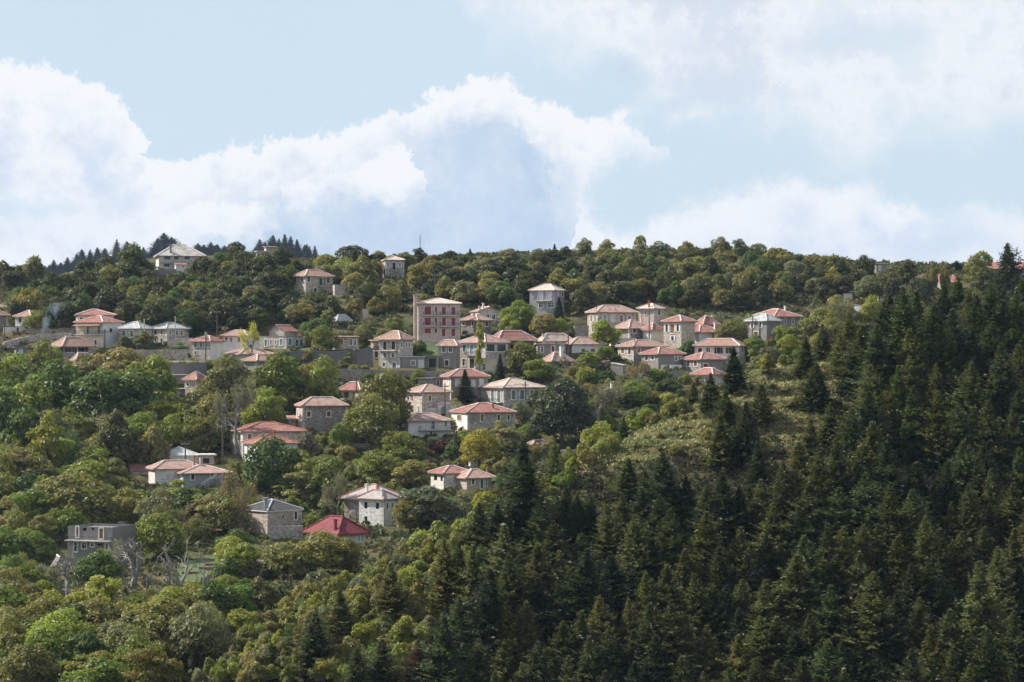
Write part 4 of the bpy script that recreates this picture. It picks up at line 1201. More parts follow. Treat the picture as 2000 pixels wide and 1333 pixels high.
house(8, 'metal_shed', 'shed with a ribbed metal roof behind the unfinished concrete house', 878, 990, 1036, 520, 560, 484, wall='concrete', roof='roof_metal', kind='gablex', alpha=62, cat='shed', behind=4)
house(8, 'pink_roof_shed', 'pink roofed shed behind the round green tree at the far left', 90, 96, 250, 656, 690, 602, wall='old_white', roof='roof_pink', kind='shed', depth=6, cat='shed', keep=False)
house(8, 'edge_house', 'sliver of a red roofed house at the left edge of the photo', -90, -60, 20, 470, 520, 425, wall='white_wall', roof='roof_red', alpha=30)
house(8, 'stone_gatehouse', 'low grey stone platform with a railed terrace', 1772, 1780, 2060, 806, 900, None, wall='stone_grey', roof='concrete', kind='flat', depth=6, cat='terrace', keep=True)
house(8, 'grey_tent_shed', 'grey gabled shed in front of the unfinished concrete house', 410, 418, 520, 850, 890, 760, wall='concrete', roof='old_concrete', kind='gabley', depth=5, cat='shed', q=1.2, over=0.05)
# ---- above the near ridge, at the right
house(11, 'white_shed', 'small white box shed in the clearing below the crest', 820, 828, 886, 450, 490, None, wall='old_white', roof='slab', kind='flat', depth=3, cat='shed', over=0.05)
house(11, 'slate_cottage', 'cottage with a low white streaked slate roof behind the firs', 800, 880, 990, 560, 590, 519, wall='stone_white', roof='roof_patched', ridge='ridge_slate', alpha=45)
house(11, 'red_roof_house', 'red tile roof just behind the big fir trees', 1330, 1352, 1452, 502, 545, 450, wall='stone_dark', roof='roof_red', kind='shed', depth=6)
house(11, 'red_roof_house', 'red roofed house on the crest between tall leafy trees', 1448, 1462, 1562, 372, 420, 315, wall='stone_dark', roof='roof_red', kind='shed', depth=7)
house(11, 'red_roof_house', 'long red roof on the crest at the right edge behind the tallest fir', 1745, 1760, 2060, 285, 340, 230, wall='stone_dark', roof='roof_red', kind='shed', depth=9)
house(11, 'crest_hut', 'grey flat hut on the crest line next to the round oak', 1030, 1038, 1102, 252, 310, None, wall='grey_render', roof='slab', kind='flat', depth=5, cat='hut', win=[(1056, 266, 1066, 296, 'c')])
house(11, 'pale_roof_house', 'white house with a low pale roof half behind a fir', 1056, 1064, 1150, 440, 500, 410, wall='white_wall', roof='roof_patched', ridge='ridge_slate', kind='shed', depth=6,
      win=[(1078, 446, 1086, 470, 'k')])

# ------------------------------------------------------------------ the village road (level ground is kept for it) and lawns
ROAD_PX = [(395, 712), (450, 716), (520, 718), (590, 719), (650, 720), (700, 721.5), (740, 722.5), (800, 724), (862, 725), (905, 726), (945, 727)]
ROADPTS = []
_rd = []
for u, v in ROAD_PX:
    D = hit(u, v)
    _rd.append(at(u, v, D))
_rd = np.array(_rd)
_rd[:, 1] = np.convolve(np.pad(_rd[:, 1], 1, mode='edge'), [.25, .5, .25], 'valid')
for i in range(len(_rd)):
    d_ = ray_dir(*ROAD_PX[i]); _rd[i] = d_ * _rd[i, 1]
for a, b in zip(_rd[:-1], _rd[1:]):
    n_ = max(1, int(np.hypot(*(b - a)[:2]) / 3.0))
    for j in range(n_):
        p = a + (b - a) * (j + .5) / n_
        ROADPTS.append(p)
        PADS.append((p[0], p[1] + 2.6, 2.4, 2.6, math.atan2(b[1] - a[1], b[0] - a[0]), p[2]))
PADS[:] = PADS[-len(ROADPTS):] + PADS[:-len(ROADPTS)]       # buildings have the last word
LAWNS = [[(808, 668), (905, 668), (905, 695), (862, 702), (815, 694)], [(575, 683), (622, 681), (640, 686), (600, 690)], [(668, 684), (690, 672), (728, 670), (726, 681), (690, 687)], [(270, 984), (308, 984), (312, 994), (268, 994)],
         [(345, 1105), (440, 1080), (452, 1105), (400, 1140), (340, 1140)], [(1282, 800), (1320, 790), (1322, 812), (1285, 820)]]

# ------------------------------------------------------------------ the ground, one sheet
def axis(a, fine0, fine1, b, step, coarse):
    lo = list(np.arange(a, fine0, coarse)); mid = list(np.arange(fine0, fine1, step)); hi = list(np.arange(fine1, b + 1, coarse))
    return np.array(lo + mid + hi, float)


GX = axis(-1500, -170, 170, 1500, 1.7, 30.0)
GY = np.concatenate([np.arange(-120, 200, 20.0), np.arange(200, 690, 1.6), np.arange(690, 1000, 12.0), np.arange(1000, 3300, 50.0)])
gx, gy = np.meshgrid(GX, GY)
gz = base_ground(gx.ravel(), gy.ravel())


def final_ground(x, y):
    x = np.atleast_1d(np.asarray(x, float)); y = np.atleast_1d(np.asarray(y, float))
    return apply_pads(x, y, base_ground(x, y).copy())


gz = apply_pads(gx.ravel(), gy.ravel(), gz)
gz = gz + fbm(gx.ravel() / 5.0, gy.ravel() / 5.0, 3) * 0.35 * (gy.ravel() > 220)


def grid_mesh(name, xs, ys, X, Y, Z):
    nx, ny = len(xs), len(ys)
    me = bpy.data.meshes.new(name)
    co = np.stack([X.ravel(), Y.ravel(), Z.ravel()], 1).astype(np.float32)
    i = np.arange(nx * ny).reshape(ny, nx)
    q = np.stack([i[:-1, :-1], i[:-1, 1:], i[1:, 1:], i[1:, :-1]], -1).reshape(-1, 4).astype(np.int32)
    me.vertices.add(len(co)); me.vertices.foreach_set('co', co.ravel())
    me.loops.add(q.size); me.loops.foreach_set('vertex_index', q.ravel())
    me.polygons.add(len(q)); me.polygons.foreach_set('loop_start', np.arange(0, q.size, 4, dtype=np.int32))
    me.polygons.foreach_set('use_smooth', np.ones(len(q), bool))
    me.update(); me.validate()
    return me


m, t, b, o = new_mat('hillside_soil')
co = t.n('ShaderNodeTexCoord').outputs['Object']
n1 = t.noise(co, 0.035, 6, 0.6).outputs[0]
n2 = t.noise(co, 0.35, 6, 0.65).outputs[0]
n3 = t.noise(co, 1.6, 5, 0.6).outputs[0]
c = t.mix(t.rng(n2, 0.38, 0.62), (0.050, 0.058, 0.022), (0.095, 0.098, 0.040))
c = t.mix(t.m('MULTIPLY', t.rng(t.m('ADD', t.m('MULTIPLY', n1, 0.6), t.m('MULTIPLY', n3, 0.4)), 0.47, 0.62), 0.8), c, (0.155, 0.115, 0.065))
c = t.mix(t.m('MULTIPLY', t.rng(n3, 0.60, 0.72), 0.5), c, (0.035, 0.04, 0.018))
t.put(b.inputs['Base Color'], c)
b.inputs['Roughness'].default_value = 0.95
b.inputs['Specular IOR Level'].default_value = 0.1
bp = t.n('ShaderNodeBump'); bp.inputs['Strength'].default_value = 0.8; bp.inputs['Distance'].default_value = 0.4
t.put(bp.inputs['Height'], n3); t.put(b.inputs['Normal'], bp.outputs[0])
gme = grid_mesh('ground', GX, GY, gx, gy, gz)
gme.materials.append(m)
ground = bpy.data.objects.new('ground', gme)
COL.objects.link(ground)
tag(ground, 'green and brown hillside the village stands on', None, None, 'structure')



def in_poly0(u, v, poly):
    c = False
    for (x0, y0), (x1, y1) in zip(poly, poly[1:] + poly[:1]):
        if (y0 > v) != (y1 > v) and u < (x1 - x0) * (v - y0) / (y1 - y0) + x0:
            c = not c
    return c


for h in HOUSES:
    build_house(h)

# road surface
rb = MB()
off = Vector((0, 4.8, 0))
for a, b in zip(_rd[:-1], _rd[1:]):
    a = Vector(a) + Vector((0, .1, .02)); b = Vector(b) + Vector((0, .1, .02))
    rb.poly([a, b, b + off, a + off])
tag(rb.build('road', 'asphalt'), 'grey asphalt village road behind the striped kerb', None, None, 'structure')

# lawns: short bright grass draped over the ground
m, t, b, o = new_mat('lawn')
co = t.n('ShaderNodeTexCoord').outputs['Object']
c = t.mix(t.rng(t.noise(co, .8, 5, .6).outputs[0], .35, .65), (0.045, 0.075, 0.02), (0.085, 0.115, 0.03))
t.put(b.inputs['Base Color'], c); b.inputs['Roughness'].default_value = .9
for L_ in LAWNS:
    us = [p[0] for p in L_]; vs = [p[1] for p in L_]
    nu, nv_ = 26, 14
    lm = MB()
    pt = {}
    for i in range(nu + 1):
        for j in range(nv_ + 1):
            u = min(us) + (max(us) - min(us)) * i / nu; v = min(vs) + (max(vs) - min(vs)) * j / nv_
            D = hit(u, v); p = at(u, v, D)
            pt[i, j] = (p[0], p[1])
    keys = list(pt); zz = final_ground(np.array([pt[k][0] for k in keys]), np.array([pt[k][1] for k in keys]))
    zd = dict(zip(keys, zz))
    P3 = lambda k: (pt[k][0], pt[k][1], float(zd[k]) + .12)
    for i in range(nu):
        for j in range(nv_):
            u = min(us) + (max(us) - min(us)) * (i + .5) / nu; v = min(vs) + (max(vs) - min(vs)) * (j + .5) / nv_
            if in_poly0(u, v, L_):
                lm.poly([P3((i, j + 1)), P3((i + 1, j + 1)), P3((i + 1, j)), P3((i, j))])
    tag(lm.build('lawn', 'lawn'), 'patch of short green grass', None, None, 'structure')


def wall_run(name, label, pts, mat, thick=0.5, cat='wall', cope=None, sink=1.5, fn=None):
    """free-standing or retaining wall through (u, v top, v base) points"""
    P = []
    for u, vt, vb in pts:
        D = hit(u, vb, fn or hill)
        p = at(u, vb, D)
        P.append((p[0], p[1], p[2], p[2] + (vb - vt) * D / F))
    o0 = P[0]
    root = empty(name, (o0[0], o0[1], o0[2]), 0, label, cat)
    mb = MB(); cp = MB()
    for a, b in zip(P[:-1], P[1:]):
        d = Vector((b[0] - a[0], b[1] - a[1], 0)).normalized(); n = Vector((-d.y, d.x, 0)) * thick
        A = Vector((a[0] - o0[0], a[1] - o0[1], 0)); B = Vector((b[0] - o0[0], b[1] - o0[1], 0))
        za0, zb0, za, zb = a[2] - o0[2] - sink, b[2] - o0[2] - sink, a[3] - o0[2], b[3] - o0[2]
        up = lambda p, z: Vector((p.x, p.y, z))
        v8 = [up(A, za0), up(B, zb0), up(B + n, zb0), up(A + n, za0), up(A, za), up(B, zb), up(B + n, zb), up(A + n, za)]
        for q in ((0, 3, 2, 1), (4, 5, 6, 7), (0, 1, 5, 4), (1, 2, 6, 5), (2, 3, 7, 6), (3, 0, 4, 7)):
            mb.poly([v8[k] for k in q])
        if cope:
            e = n * .12
            w8 = [up(A - e, za + .004), up(B - e, zb + .004), up(B + n + e, zb + .004), up(A + n + e, za + .004)]
            t8 = [p + Vector((0, 0, .14)) for p in w8]
            cp.poly(t8); 
            for k in range(4):
                cp.poly([w8[k], w8[(k + 1) % 4], t8[(k + 1) % 4], t8[k]])
    mb.build('masonry', mat, root)
    if cope:
        cp.build('coping', cope, root)
    return root, P


wall_run('terrace_wall', 'stone terrace wall behind the smoke at the far left', [(49, 641, 653), (100, 641, 653), (147, 640, 653)], 'stone_warm')
wall_run('terrace_wall', 'curved stone wall with the bonfire smoke in front', [(8, 669, 682), (45, 659, 672), (82, 652, 665), (140, 650, 662)], 'stone_grey')
wall_run('terrace_wall', 'high stone terrace wall below the two slate roofed houses', [(240, 684, 706), (300, 683, 706), (366, 682, 706)], 'stone_warm')
wall_run('road_wall', 'grey concrete road wall with a hedge above the small red roof', [(322, 710, 734), (360, 710, 734), (404, 709, 734)], 'old_concrete')
wall_run('garden_wall', 'long smooth grey wall under the low brown window house', [(566, 688, 712), (620, 687, 713), (666, 688, 714), (728, 681, 716)], 'old_concrete', cope='concrete')
wall_run('road_wall', 'rough stone retaining wall under the striped kerb', [(640, 720, 746), (690, 721.5, 748), (742, 722.5, 748)], 'stone_dark', thick=.35)
wall_run('road_wall', 'low stone retaining wall below the grey flat building', [(742, 723, 736), (800, 724.5, 736), (862, 725.5, 738), (930, 727, 738)], 'stone_dark', thick=.35)
wall_run('stair_parapet', 'stone parapet stepping up beside the second slate house', [(327, 671, 684), (343, 662, 684), (376, 661, 684)], 'stone_warm', cope='fascia_white')
wall_run('terrace_wall', 'streaked pale retaining wall below the hilltop house', [(302, 527, 542), (344, 526, 542)], 'concrete')
wall_run('garden_wall', 'short white garden wall left of the gate beside the washing line', [(1291.5, 713, 725), (1302, 713, 725)], 'white_wall', thick=.25)
wall_run('garden_wall', 'white garden wall right of the gate beside the washing line', [(1309, 713, 725), (1331, 713, 725)], 'white_wall', thick=.25)
wall_run('terrace_wall', 'grey wall beneath the white garden walls', [(1290, 726, 738), (1350, 725, 740)], 'grey_render')
wall_run('dry_stone_wall', 'dry stone terrace wall sloping up to the stone shed', [(1122, 716, 722), (1150, 712, 719), (1192, 704, 711)], 'stone_dark', thick=.7)
wall_run('courtyard_wall', 'pale stone courtyard wall beside the arched blue gate', [(826, 798, 808), (854, 797, 808)], 'stone_pale')
wall_run('courtyard_wall', 'low courtyard wall right of the arched blue gate', [(878, 792, 806), (892, 791, 804)], 'stone_pale')
wall_run('ruined_post', 'lone leaning ruined stone post in the scrub', [(692, 899, 936), (701, 902, 936)], 'stone_pale', thick=.9, cat='ruin')
wall_run('ruined_wall', 'broken stone wall stub beside the lone ruined post', [(672, 917, 934), (684, 912, 934), (691, 922, 934)], 'stone_pale', cat='ruin')
wall_run('terrace_wall', 'stone terrace wall below the dark slate house', [(528, 1029, 1056), (592, 1027, 1054)], 'stone_grey')
wall_run('terrace_wall', 'dark stone wall on the path above the ruined post', [(690, 866, 882), (733, 867, 882)], 'stone_dark')
wall_run('ruined_gable', 'roofless dark stone gable sunk among trees near the concrete shell', [(364, 1030, 1054), (383, 1011, 1054), (404, 1030, 1054)], 'stone_dark', cat='ruin')
wall_run('stair_wall', 'white stair wall running down from the whitewashed house', [(838, 961, 966), (850, 949, 958)], 'white_wall', thick=.3)
wall_run('dry_stone_wall', 'rough stone bank wall in the clearing under the crest hut', [(1650, 540, 551), (1682, 541, 552)], 'stone_dark', thick=.8)

# striped kerb: painted blocks, yellow and white in turn
for lab, pts in (('yellow and white striped kerb above the rough stone wall', [(652, 720), (738, 722.4)]), ('yellow and white striped kerb before the grey flat building', [(800, 724), (864, 725.2)]),
                 ('worn yellow and white kerb on the concrete road wall', [(324, 708.5), (402, 708)])):
    (u0, v0), (u1, v1) = pts
    D0, D1 = (np.interp([u0, u1], [p[0] for p in ROAD_PX], _rd[:, 1]) if u0 > 395 else (hit(u0, 734), hit(u1, 734)))
    a, b = Vector(at(u0, v0, D0)), Vector(at(u1, v1, D1))
    L = (b - a).length; n = int(round(L / 1.35))
    d = (b - a) / n
    root = empty('striped_kerb', a, 0, lab, 'kerb')
    for i in range(n):
        mb = MB()
        p, q = d * i + d.normalized() * .02, d * (i + 1) - d.normalized() * .02
        A = [p, q, q + Vector((0, .3, 0)), p + Vector((0, .3, 0))]
        T = [x_ + Vector((0, 0, .42)) for x_ in A]
        mb.poly(T)
        for k in range(4):
            mb.poly([A[k], A[(k + 1) % 4], T[(k + 1) % 4], T[k]])
        mb.build('kerb_block', 'kerb_yellow' if i % 2 == 0 else 'kerb_white', root)

# ------------------------------------------------------------------ plants: foliage material, prototypes
def leaf_mat(name, trans=0.30, rough=0.55, spec=0.25, var=0.35):
    m, t, b, o = new_mat(name)
    oi = t.n('ShaderNodeObjectInfo')
    co = t.n('ShaderNodeTexCoord').outputs['Object']
    rnd = t.m('MULTIPLY', oi.outputs['Random'], 37.0)
    cv = t.n('ShaderNodeCombineXYZ'); t.put(cv.inputs[0], rnd)
    n = t.noise(t.vm('ADD', co, cv.outputs[0]), 0.55, 3, 0.6).outputs[0]
    n2 = t.noise(t.vm('ADD', co, cv.outputs[0]), 3.0, 3, 0.6).outputs[0]
    f = t.m('ADD', t.m('MULTIPLY', n, 0.6), t.m('MULTIPLY', n2, 0.4))
    k = t.rng(f, 0.34, 0.66, 1 - var, 1 + var, smooth=False)
    c = t.vm('SCALE', oi.outputs['Color'], k)
    c2 = t.mix(t.rng(n, 0.50, 0.68), c, t.vm('MULTIPLY', c, (1.12, 1.06, 0.85)))
    t.put(b.inputs['Base Color'], c2)
    b.inputs['Roughness'].default_value = rough
    b.inputs['Specular IOR Level'].default_value = spec
    tr = t.n('ShaderNodeBsdfTranslucent')
    t.put(tr.inputs[0], t.vm('MULTIPLY', c2, (1.15, 1.25, 0.7)))
    mx = t.n('ShaderNodeMixShader'); mx.inputs[0].default_value = trans
    t.t.links.new(b.outputs[0], mx.inputs[1]); t.t.links.new(tr.outputs[0], mx.inputs[2])
    t.t.links.new(mx.outputs[0], o.inputs[0])
    return m


leaf_mat('leaves', 0.45, 0.5, 0.35)
leaf_mat('needles', 0.38, 0.55, 0.35, var=0.28)
plain('bark', (0.12, 0.10, 0.085), rough=0.95, var=0.25)
plain('bark_grey', (0.27, 0.255, 0.235), rough=0.95, var=0.25)
plain('bark_fir', (0.075, 0.06, 0.05), rough=0.95, var=0.25)


def quad_mesh(name, c, t_, b_, mat, shape=1.0):
    """one mesh of leaf-sized four-sided faces: centre c, half axes t_ and b_ (n,3)"""
    n = len(c)
    co = np.stack([c - t_, c - b_ * 0.9 + t_ * 0.15, c + t_, c + b_ * 0.9 + t_ * 0.15], 1).reshape(-1, 3).astype(np.float32)
    me = bpy.data.meshes.new(name)
    me.vertices.add(4 * n); me.vertices.foreach_set('co', co.ravel())
    me.loops.add(4 * n); me.loops.foreach_set('vertex_index', np.arange(4 * n, dtype=np.int32))
    me.polygons.add(n); me.polygons.foreach_set('loop_start', np.arange(0, 4 * n, 4, dtype=np.int32))
    me.update()
    me.materials.append(MATS[mat])
    return me


def unit(v):
    return v / np.maximum(np.linalg.norm(v, axis=1, keepdims=True), 1e-9)


def leaf_shell(rng, lobes, n, size, up=0.25, shell=(0.72, 1.06), hole=0.15, spread=0.66):
    """leaf faces spread through the outer part of a cluster of lobes; clumps, gaps and an uneven outline"""
    L = np.array(lobes, float)
    w = (L[:, 3] * L[:, 4]) ** 0.9
    idx = rng.choice(len(L), size=n * 2, p=w / w.sum())
    d = unit(rng.normal(size=(n * 2, 3)))
    d[:, 2] = np.where(d[:, 2] < -0.35, -d[:, 2] * rng.random(n * 2), d[:, 2])
    d = unit(d)
    # clumping: modulate the radius by a few random plane waves so each lobe breaks into tufts
    ph = 0
    for k in range(4):
        q = unit(rng.normal(size=(1, 3)))[0] * rng.uniform(3.0, 7.0)
        ph = ph + np.sin(d @ q * 2.2 + idx * 1.7 + k)
    r = rng.uniform(shell[0], shell[1], n * 2) * (1 + 0.075 * ph)
    p = L[idx, :3] + d * L[idx, 3:6] * r[:, None]
    # drop leaves that sit deep inside another lobe
    keep = np.ones(len(p), bool)
    for l in L:
        q = np.linalg.norm((p - l[:3]) / l[3:6], axis=1)
        keep &= ~((q < 0.62) & (rng.random(len(p)) > 0.12))
    keep &= (p[:, 2] > 0.02)
    keep &= ~((ph < -1.6) & (rng.random(len(p)) < hole * 4))
    p, d = p[keep][:n], d[keep][:n]
    n = len(p)
    nn = unit(d * (1 - spread * 0.55) + rng.normal(size=(n, 3)) * spread * 0.55 + np.array([0, 0, up]))
    t_ = unit(np.cross(nn, rng.normal(size=(n, 3))))
    b_ = np.cross(nn, t_)
    s = size * np.exp(rng.normal(size=(n, 1)) * 0.28)
    return p, t_ * s, b_ * s * 0.62


def limb_mb(mb, rng, a, b, r0, r1, bend=0.12, seg=3, n=5):
    a = np.array(a, float); b = np.array(b, float)
    L = np.linalg.norm(b - a)
    pts = [a + (b - a) * k / seg + (rng.normal(size=3) * bend * L * 0.35 if 0 < k < seg else 0) for k in range(seg + 1)]
    for k in range(seg):
        mb.tube(pts[k], pts[k + 1], r0 + (r1 - r0) * k / seg, r0 + (r1 - r0) * (k + 1) / seg, n=n)
    return pts


def proto_broad(seed, H=9.0, R=4.2, trunk=0.16, nl=24, leaves=5600, size=0.24, lob=(0.30, 0.44), hole=0.15, bark='bark'):
    rng = np.random.default_rng(seed)
    lobes = []
    cz, rz = H * 0.48, H * 0.52
    for k in range(nl):
        d = unit(rng.normal(size=(1, 3)))[0]
        if d[2] < -0.72: d[2] *= -0.5
        rr = rng.uniform(0.45, 0.78)
        l = R * rng.uniform(*lob)
        lobes.append((d[0] * R * rr * rng.uniform(.85, 1.1), d[1] * R * rr, cz + d[2] * rz * rr, l, l, l * rng.uniform(0.72, 0.95)))
    for k in range(nl // 4):          # skirts: low boughs that hang round the trunk
        a = rng.uniform(0, 2 * PI); l = R * rng.uniform(*lob)
        rr = R * rng.uniform(.35, .72)
        lobes.append((math.cos(a) * rr, math.sin(a) * rr, H * rng.uniform(.16, .34), l, l, l * .9))
    lobes.append((0, 0, cz, R * .42, R * .42, rz * .5))
    p, t_, b_ = leaf_shell(rng, lobes, leaves, size, hole=hole)
    k = H / max(p[:, 2].max(), 1e-3)
    p[:, 2] *= k
    cme = quad_mesh('crown', p, t_, b_, 'leaves')
    mb = MB()
    top = limb_mb(mb, rng, (0, 0, -0.6), (rng.normal() * .2, rng.normal() * .2, H * trunk + 0.6), R * .075, R * .055, n=7)[-1]
    for l in lobes[:11]:
        limb_mb(mb, rng, top, (l[0] * .85, l[1] * .85, l[2] * k - l[5] * .2), R * .035, R * .010)
    return mb.mesh('trunk', bark), cme


def proto_bush(seed, H=4.0, R=2.3, nl=15, leaves=4200, size=0.155, mound=0.0):
    rng = np.random.default_rng(seed)
    lobes = []
    for k in range(nl):
        a = rng.uniform(0, 2 * PI); rr = R * math.sqrt(rng.random()) * 0.72
        l = R * rng.uniform(0.26, 0.44)
        zz = (H - l) * (1 - 0.55 * (rr / R) ** 2) * rng.uniform(0.35, 1.0)
        lobes.append((math.cos(a) * rr, math.sin(a) * rr, max(l * .6, zz), l, l, l * rng.uniform(0.8, 1.15)))
    lobes.append((0, 0, H * .4, R * .62, R * .62, H * .4))
    p, t_, b_ = leaf_shell(rng, lobes, leaves, size, hole=0.08, shell=(0.80, 1.05))
    p[:, 2] *= H / p[:, 2].max()
    mb = MB()
    for k in range(4):
        a = rng.uniform(0, 2 * PI)
        limb_mb(mb, rng, (math.cos(a) * .15, math.sin(a) * .15, -0.5), (math.cos(a) * R * .5, math.sin(a) * R * .5, H * .55), 0.10, 0.03, n=5)
    return mb.mesh('stem', 'bark'), quad_mesh('foliage', p, t_, b_, 'leaves')


def branch_tree(rng, mb, p, d, L, r, depth, tips, spread=0.6, n=5):
    p = np.array(p, float)
    q = p + d * L
    mid = (p + q) / 2 + rng.normal(size=3) * L * 0.07
    mb.tube(p, mid, r, r * .82, n=n); mb.tube(mid, q, r * .82, r * .62, n=n)
    tips.append((q, depth))
    if depth == 0:
        return
    for k in range(3 if depth > 1 else 4):
        dd = unit((d + rng.normal(size=3) * spread + np.array([0, 0, 0.12]))[None])[0]
        branch_tree(rng, mb, mid if k == 0 else q, dd, L * rng.uniform(0.58, 0.82), r * rng.uniform(.50, .68), depth - 1, tips, spread, n=max(3, n - 1))


def proto_bare(seed, H=9.0, leaves=0, bark='bark_grey', spread=0.62, depth=4, size=0.2):
    rng = np.random.default_rng(seed)
    mb = MB(); tips = []
    branch_tree(rng, mb, (0, 0, -0.6), np.array([rng.normal() * .08, rng.normal() * .08, 1.0]), H * 0.30 + .6, H * .040, depth, tips, spread, n=6)
    v = np.array(mb.v); k = H / v[:, 2].max()
    mb.v = [(a * k, b_ * k, c if c < 0 else c * k) for a, b_, c in mb.v]
    trunk = mb.mesh('trunk', bark)
    if not leaves:
        return trunk, None
    T = np.array([t[0] for t in tips if t[1] <= 1]) * k
    idx = rng.integers(0, len(T), leaves)
    p = T[idx] + rng.normal(size=(leaves, 3)) * H * 0.045
    p[:, 2] = np.maximum(p[:, 2], 0.3)
    nn = unit(rng.normal(size=(leaves, 3)) + np.array([0, 0, .4]))
    t_ = unit(np.cross(nn, rng.normal(size=(leaves, 3)))); b_ = np.cross(nn, t_)
    s = size * np.exp(rng.normal(size=(leaves, 1)) * .25)
    return trunk, quad_mesh('crown', p, t_ * s, b_ * s * .6, 'leaves')


def proto_fir(seed, H=14.0, R=4.4, whorl=0.40, ragged=0.16, sparse=0.0, droop=0.18):
    rng = np.random.default_rng(seed)
    C, T, B = [], [], []
    z = H * 0.05
    sect = 1 + 0.22 * np.sin(rng.uniform(0, 2 * PI) + np.linspace(0, 2 * PI, 13)) + rng.normal(size=13) * 0.07
    while z < H * 0.985:
        f = z / H
        prof = (1 - f) ** 0.95 * (0.80 + 0.30 * min(1, f / 0.16)) + 0.01
        nb = int(5 + 11 * (1 - f) ** .6)
        off = rng.uniform(0, 2 * PI)
        tier = 1 + rng.normal() * ragged
        for k in range(nb):
            if rng.random() < sparse:
                continue
            a = off + 2 * PI * k / nb + rng.normal() * 0.22
            sc = np.interp((a % (2 * PI)), np.linspace(0, 2 * PI, 13), sect)
            L = max(0.16, R * prof * tier * sc * rng.uniform(0.72, 1.14))
            up = 0.75 * f - droop + rng.normal() * 0.10
            dr = np.array([math.cos(a), math.sin(a), 0.0]); sd = np.array([-math.sin(a), math.cos(a), 0.0])
            m_ = max(2, int(L / 0.36))
            for j in range(m_):
                t = (j + 0.6) / m_
                if t < 0.22 and L > 1.2:
                    continue
                pos = dr * L * t + np.array([0, 0, z + L * (up * t + 0.26 * t * t * (0.4 + f))])
                sl = (0.22 + 0.36 * (1 - t)) * min(1.0, 0.30 + L * 0.30)
                for sgn_ in (-1, 1):
                    ax = dr * 0.62 + sd * sgn_ * 0.78 + np.array([0, 0, rng.normal() * 0.16 - 0.05])
                    ax = ax / np.linalg.norm(ax)
                    nrm = np.array([0, 0, 1.0]) + rng.normal(size=3) * 0.60
                    bb = np.cross(nrm, ax); bb /= np.linalg.norm(bb)
                    C.append(pos + ax * sl * 0.75 + rng.normal(size=3) * 0.04); T.append(ax * sl); B.append(bb * (0.11 + 0.07 * rng.random()) * min(1.0, .4 + L * .3))
            # shoot at the end, turned a little upward
            e = dr * L + np.array([0, 0, z + L * (up + 0.26 * (0.4 + f)) + .05])
            ax = dr * .8 + np.array([0, 0, .55 + .2 * rng.normal()]); ax /= np.linalg.norm(ax)
            bb = sd
            C.append(e); T.append(ax * 0.24); B.append(bb * 0.10)
        z += whorl * (1.0 - 0.42 * f) * rng.uniform(.8, 1.2)
    # the dense inside of the crown: broad old sprays that let little light through
    for k in range(1900):
        f = 1 - math.sqrt(rng.random()) * 0.93
        rr = R * ((1 - f) ** 0.95) * rng.uniform(0.25, 0.74)
        a = rng.uniform(0, 2 * PI)
        dr = np.array([math.cos(a), math.sin(a), -0.25 + .5 * f]); sd = np.array([-math.sin(a), math.cos(a), 0.0])
        C.append(np.array([math.cos(a) * rr, math.sin(a) * rr, H * f + rng.normal() * .2]))
        T.append((dr + rng.normal(size=3) * .35) * rng.uniform(.24, .42)); B.append((sd + np.array([0, 0, rng.normal() * .7])) * rng.uniform(.16, .28))
    for k in range(5):
        a = rng.uniform(0, 2 * PI)
        C.append(np.array([0, 0, H - .12 * k])); T.append(np.array([math.cos(a) * .12, math.sin(a) * .12, .16])); B.append(np.array([-math.sin(a) * .05, math.cos(a) * .05, 0]))
    me = quad_mesh('crown', np.array(C), np.array(T), np.array(B), 'needles')
    mb = MB().tube((0, 0, -.8), (0, 0, H * .5), R * .085, R * .05, n=6).tube((0, 0, H * .5), (0, 0, H), R * .05, R * .008, n=5)
    return mb.mesh('trunk', 'bark_fir'), me


PROTO = {
    'broad': [(proto_broad(s, R=r, nl=n_, size=.235), 9.0, 2 * r) for s, r, n_ in ((1, 4.3, 26), (2, 4.0, 22), (3, 4.6, 28), (4, 3.8, 20), (5, 4.4, 30))],
    'airy': [(proto_broad(s, R=r, nl=n_, leaves=3600, size=.22, lob=(0.2, 0.32), hole=0.24), 9.0, 2 * r) for s, r, n_ in ((11, 3.5, 26), (12, 3.2, 23), (13, 3.8, 28))],
    'slim': [(proto_broad(s, R=2.0, nl=18, leaves=3000, size=.2, lob=(0.34, 0.5)), 9.0, 4.0) for s in (21, 22)],
    'bush': [(proto_bush(s, R=r, nl=n_), 4.0, 2 * r) for s, r, n_ in ((31, 2.3, 15), (32, 2.5, 18), (33, 2.1, 13), (34, 2.6, 20), (35, 2.2, 16))],
    'bare': [(proto_bare(s, depth=4, spread=.72), 9.0, 7.0) for s in (41, 42, 43)],
    'thin': [(proto_bare(s, leaves=2600, bark='bark_grey', depth=5, size=.15), 9.0, 7.6) for s in (51, 52, 53)],
    'fir': [(proto_fir(s, R=r, ragged=g), 14.0, 2 * r) for s, r, g in ((61, 4.4, .14), (62, 4.0, .2), (63, 4.8, .18), (64, 4.2, .12), (65, 3.8, .2), (66, 4.6, .24), (67, 4.3, .3), (68, 3.6, .15))],
    'cone': [(proto_fir(s, R=2.8, ragged=.06, whorl=.28, droop=.05), 14.0, 5.6) for s in (71, 72)],
}
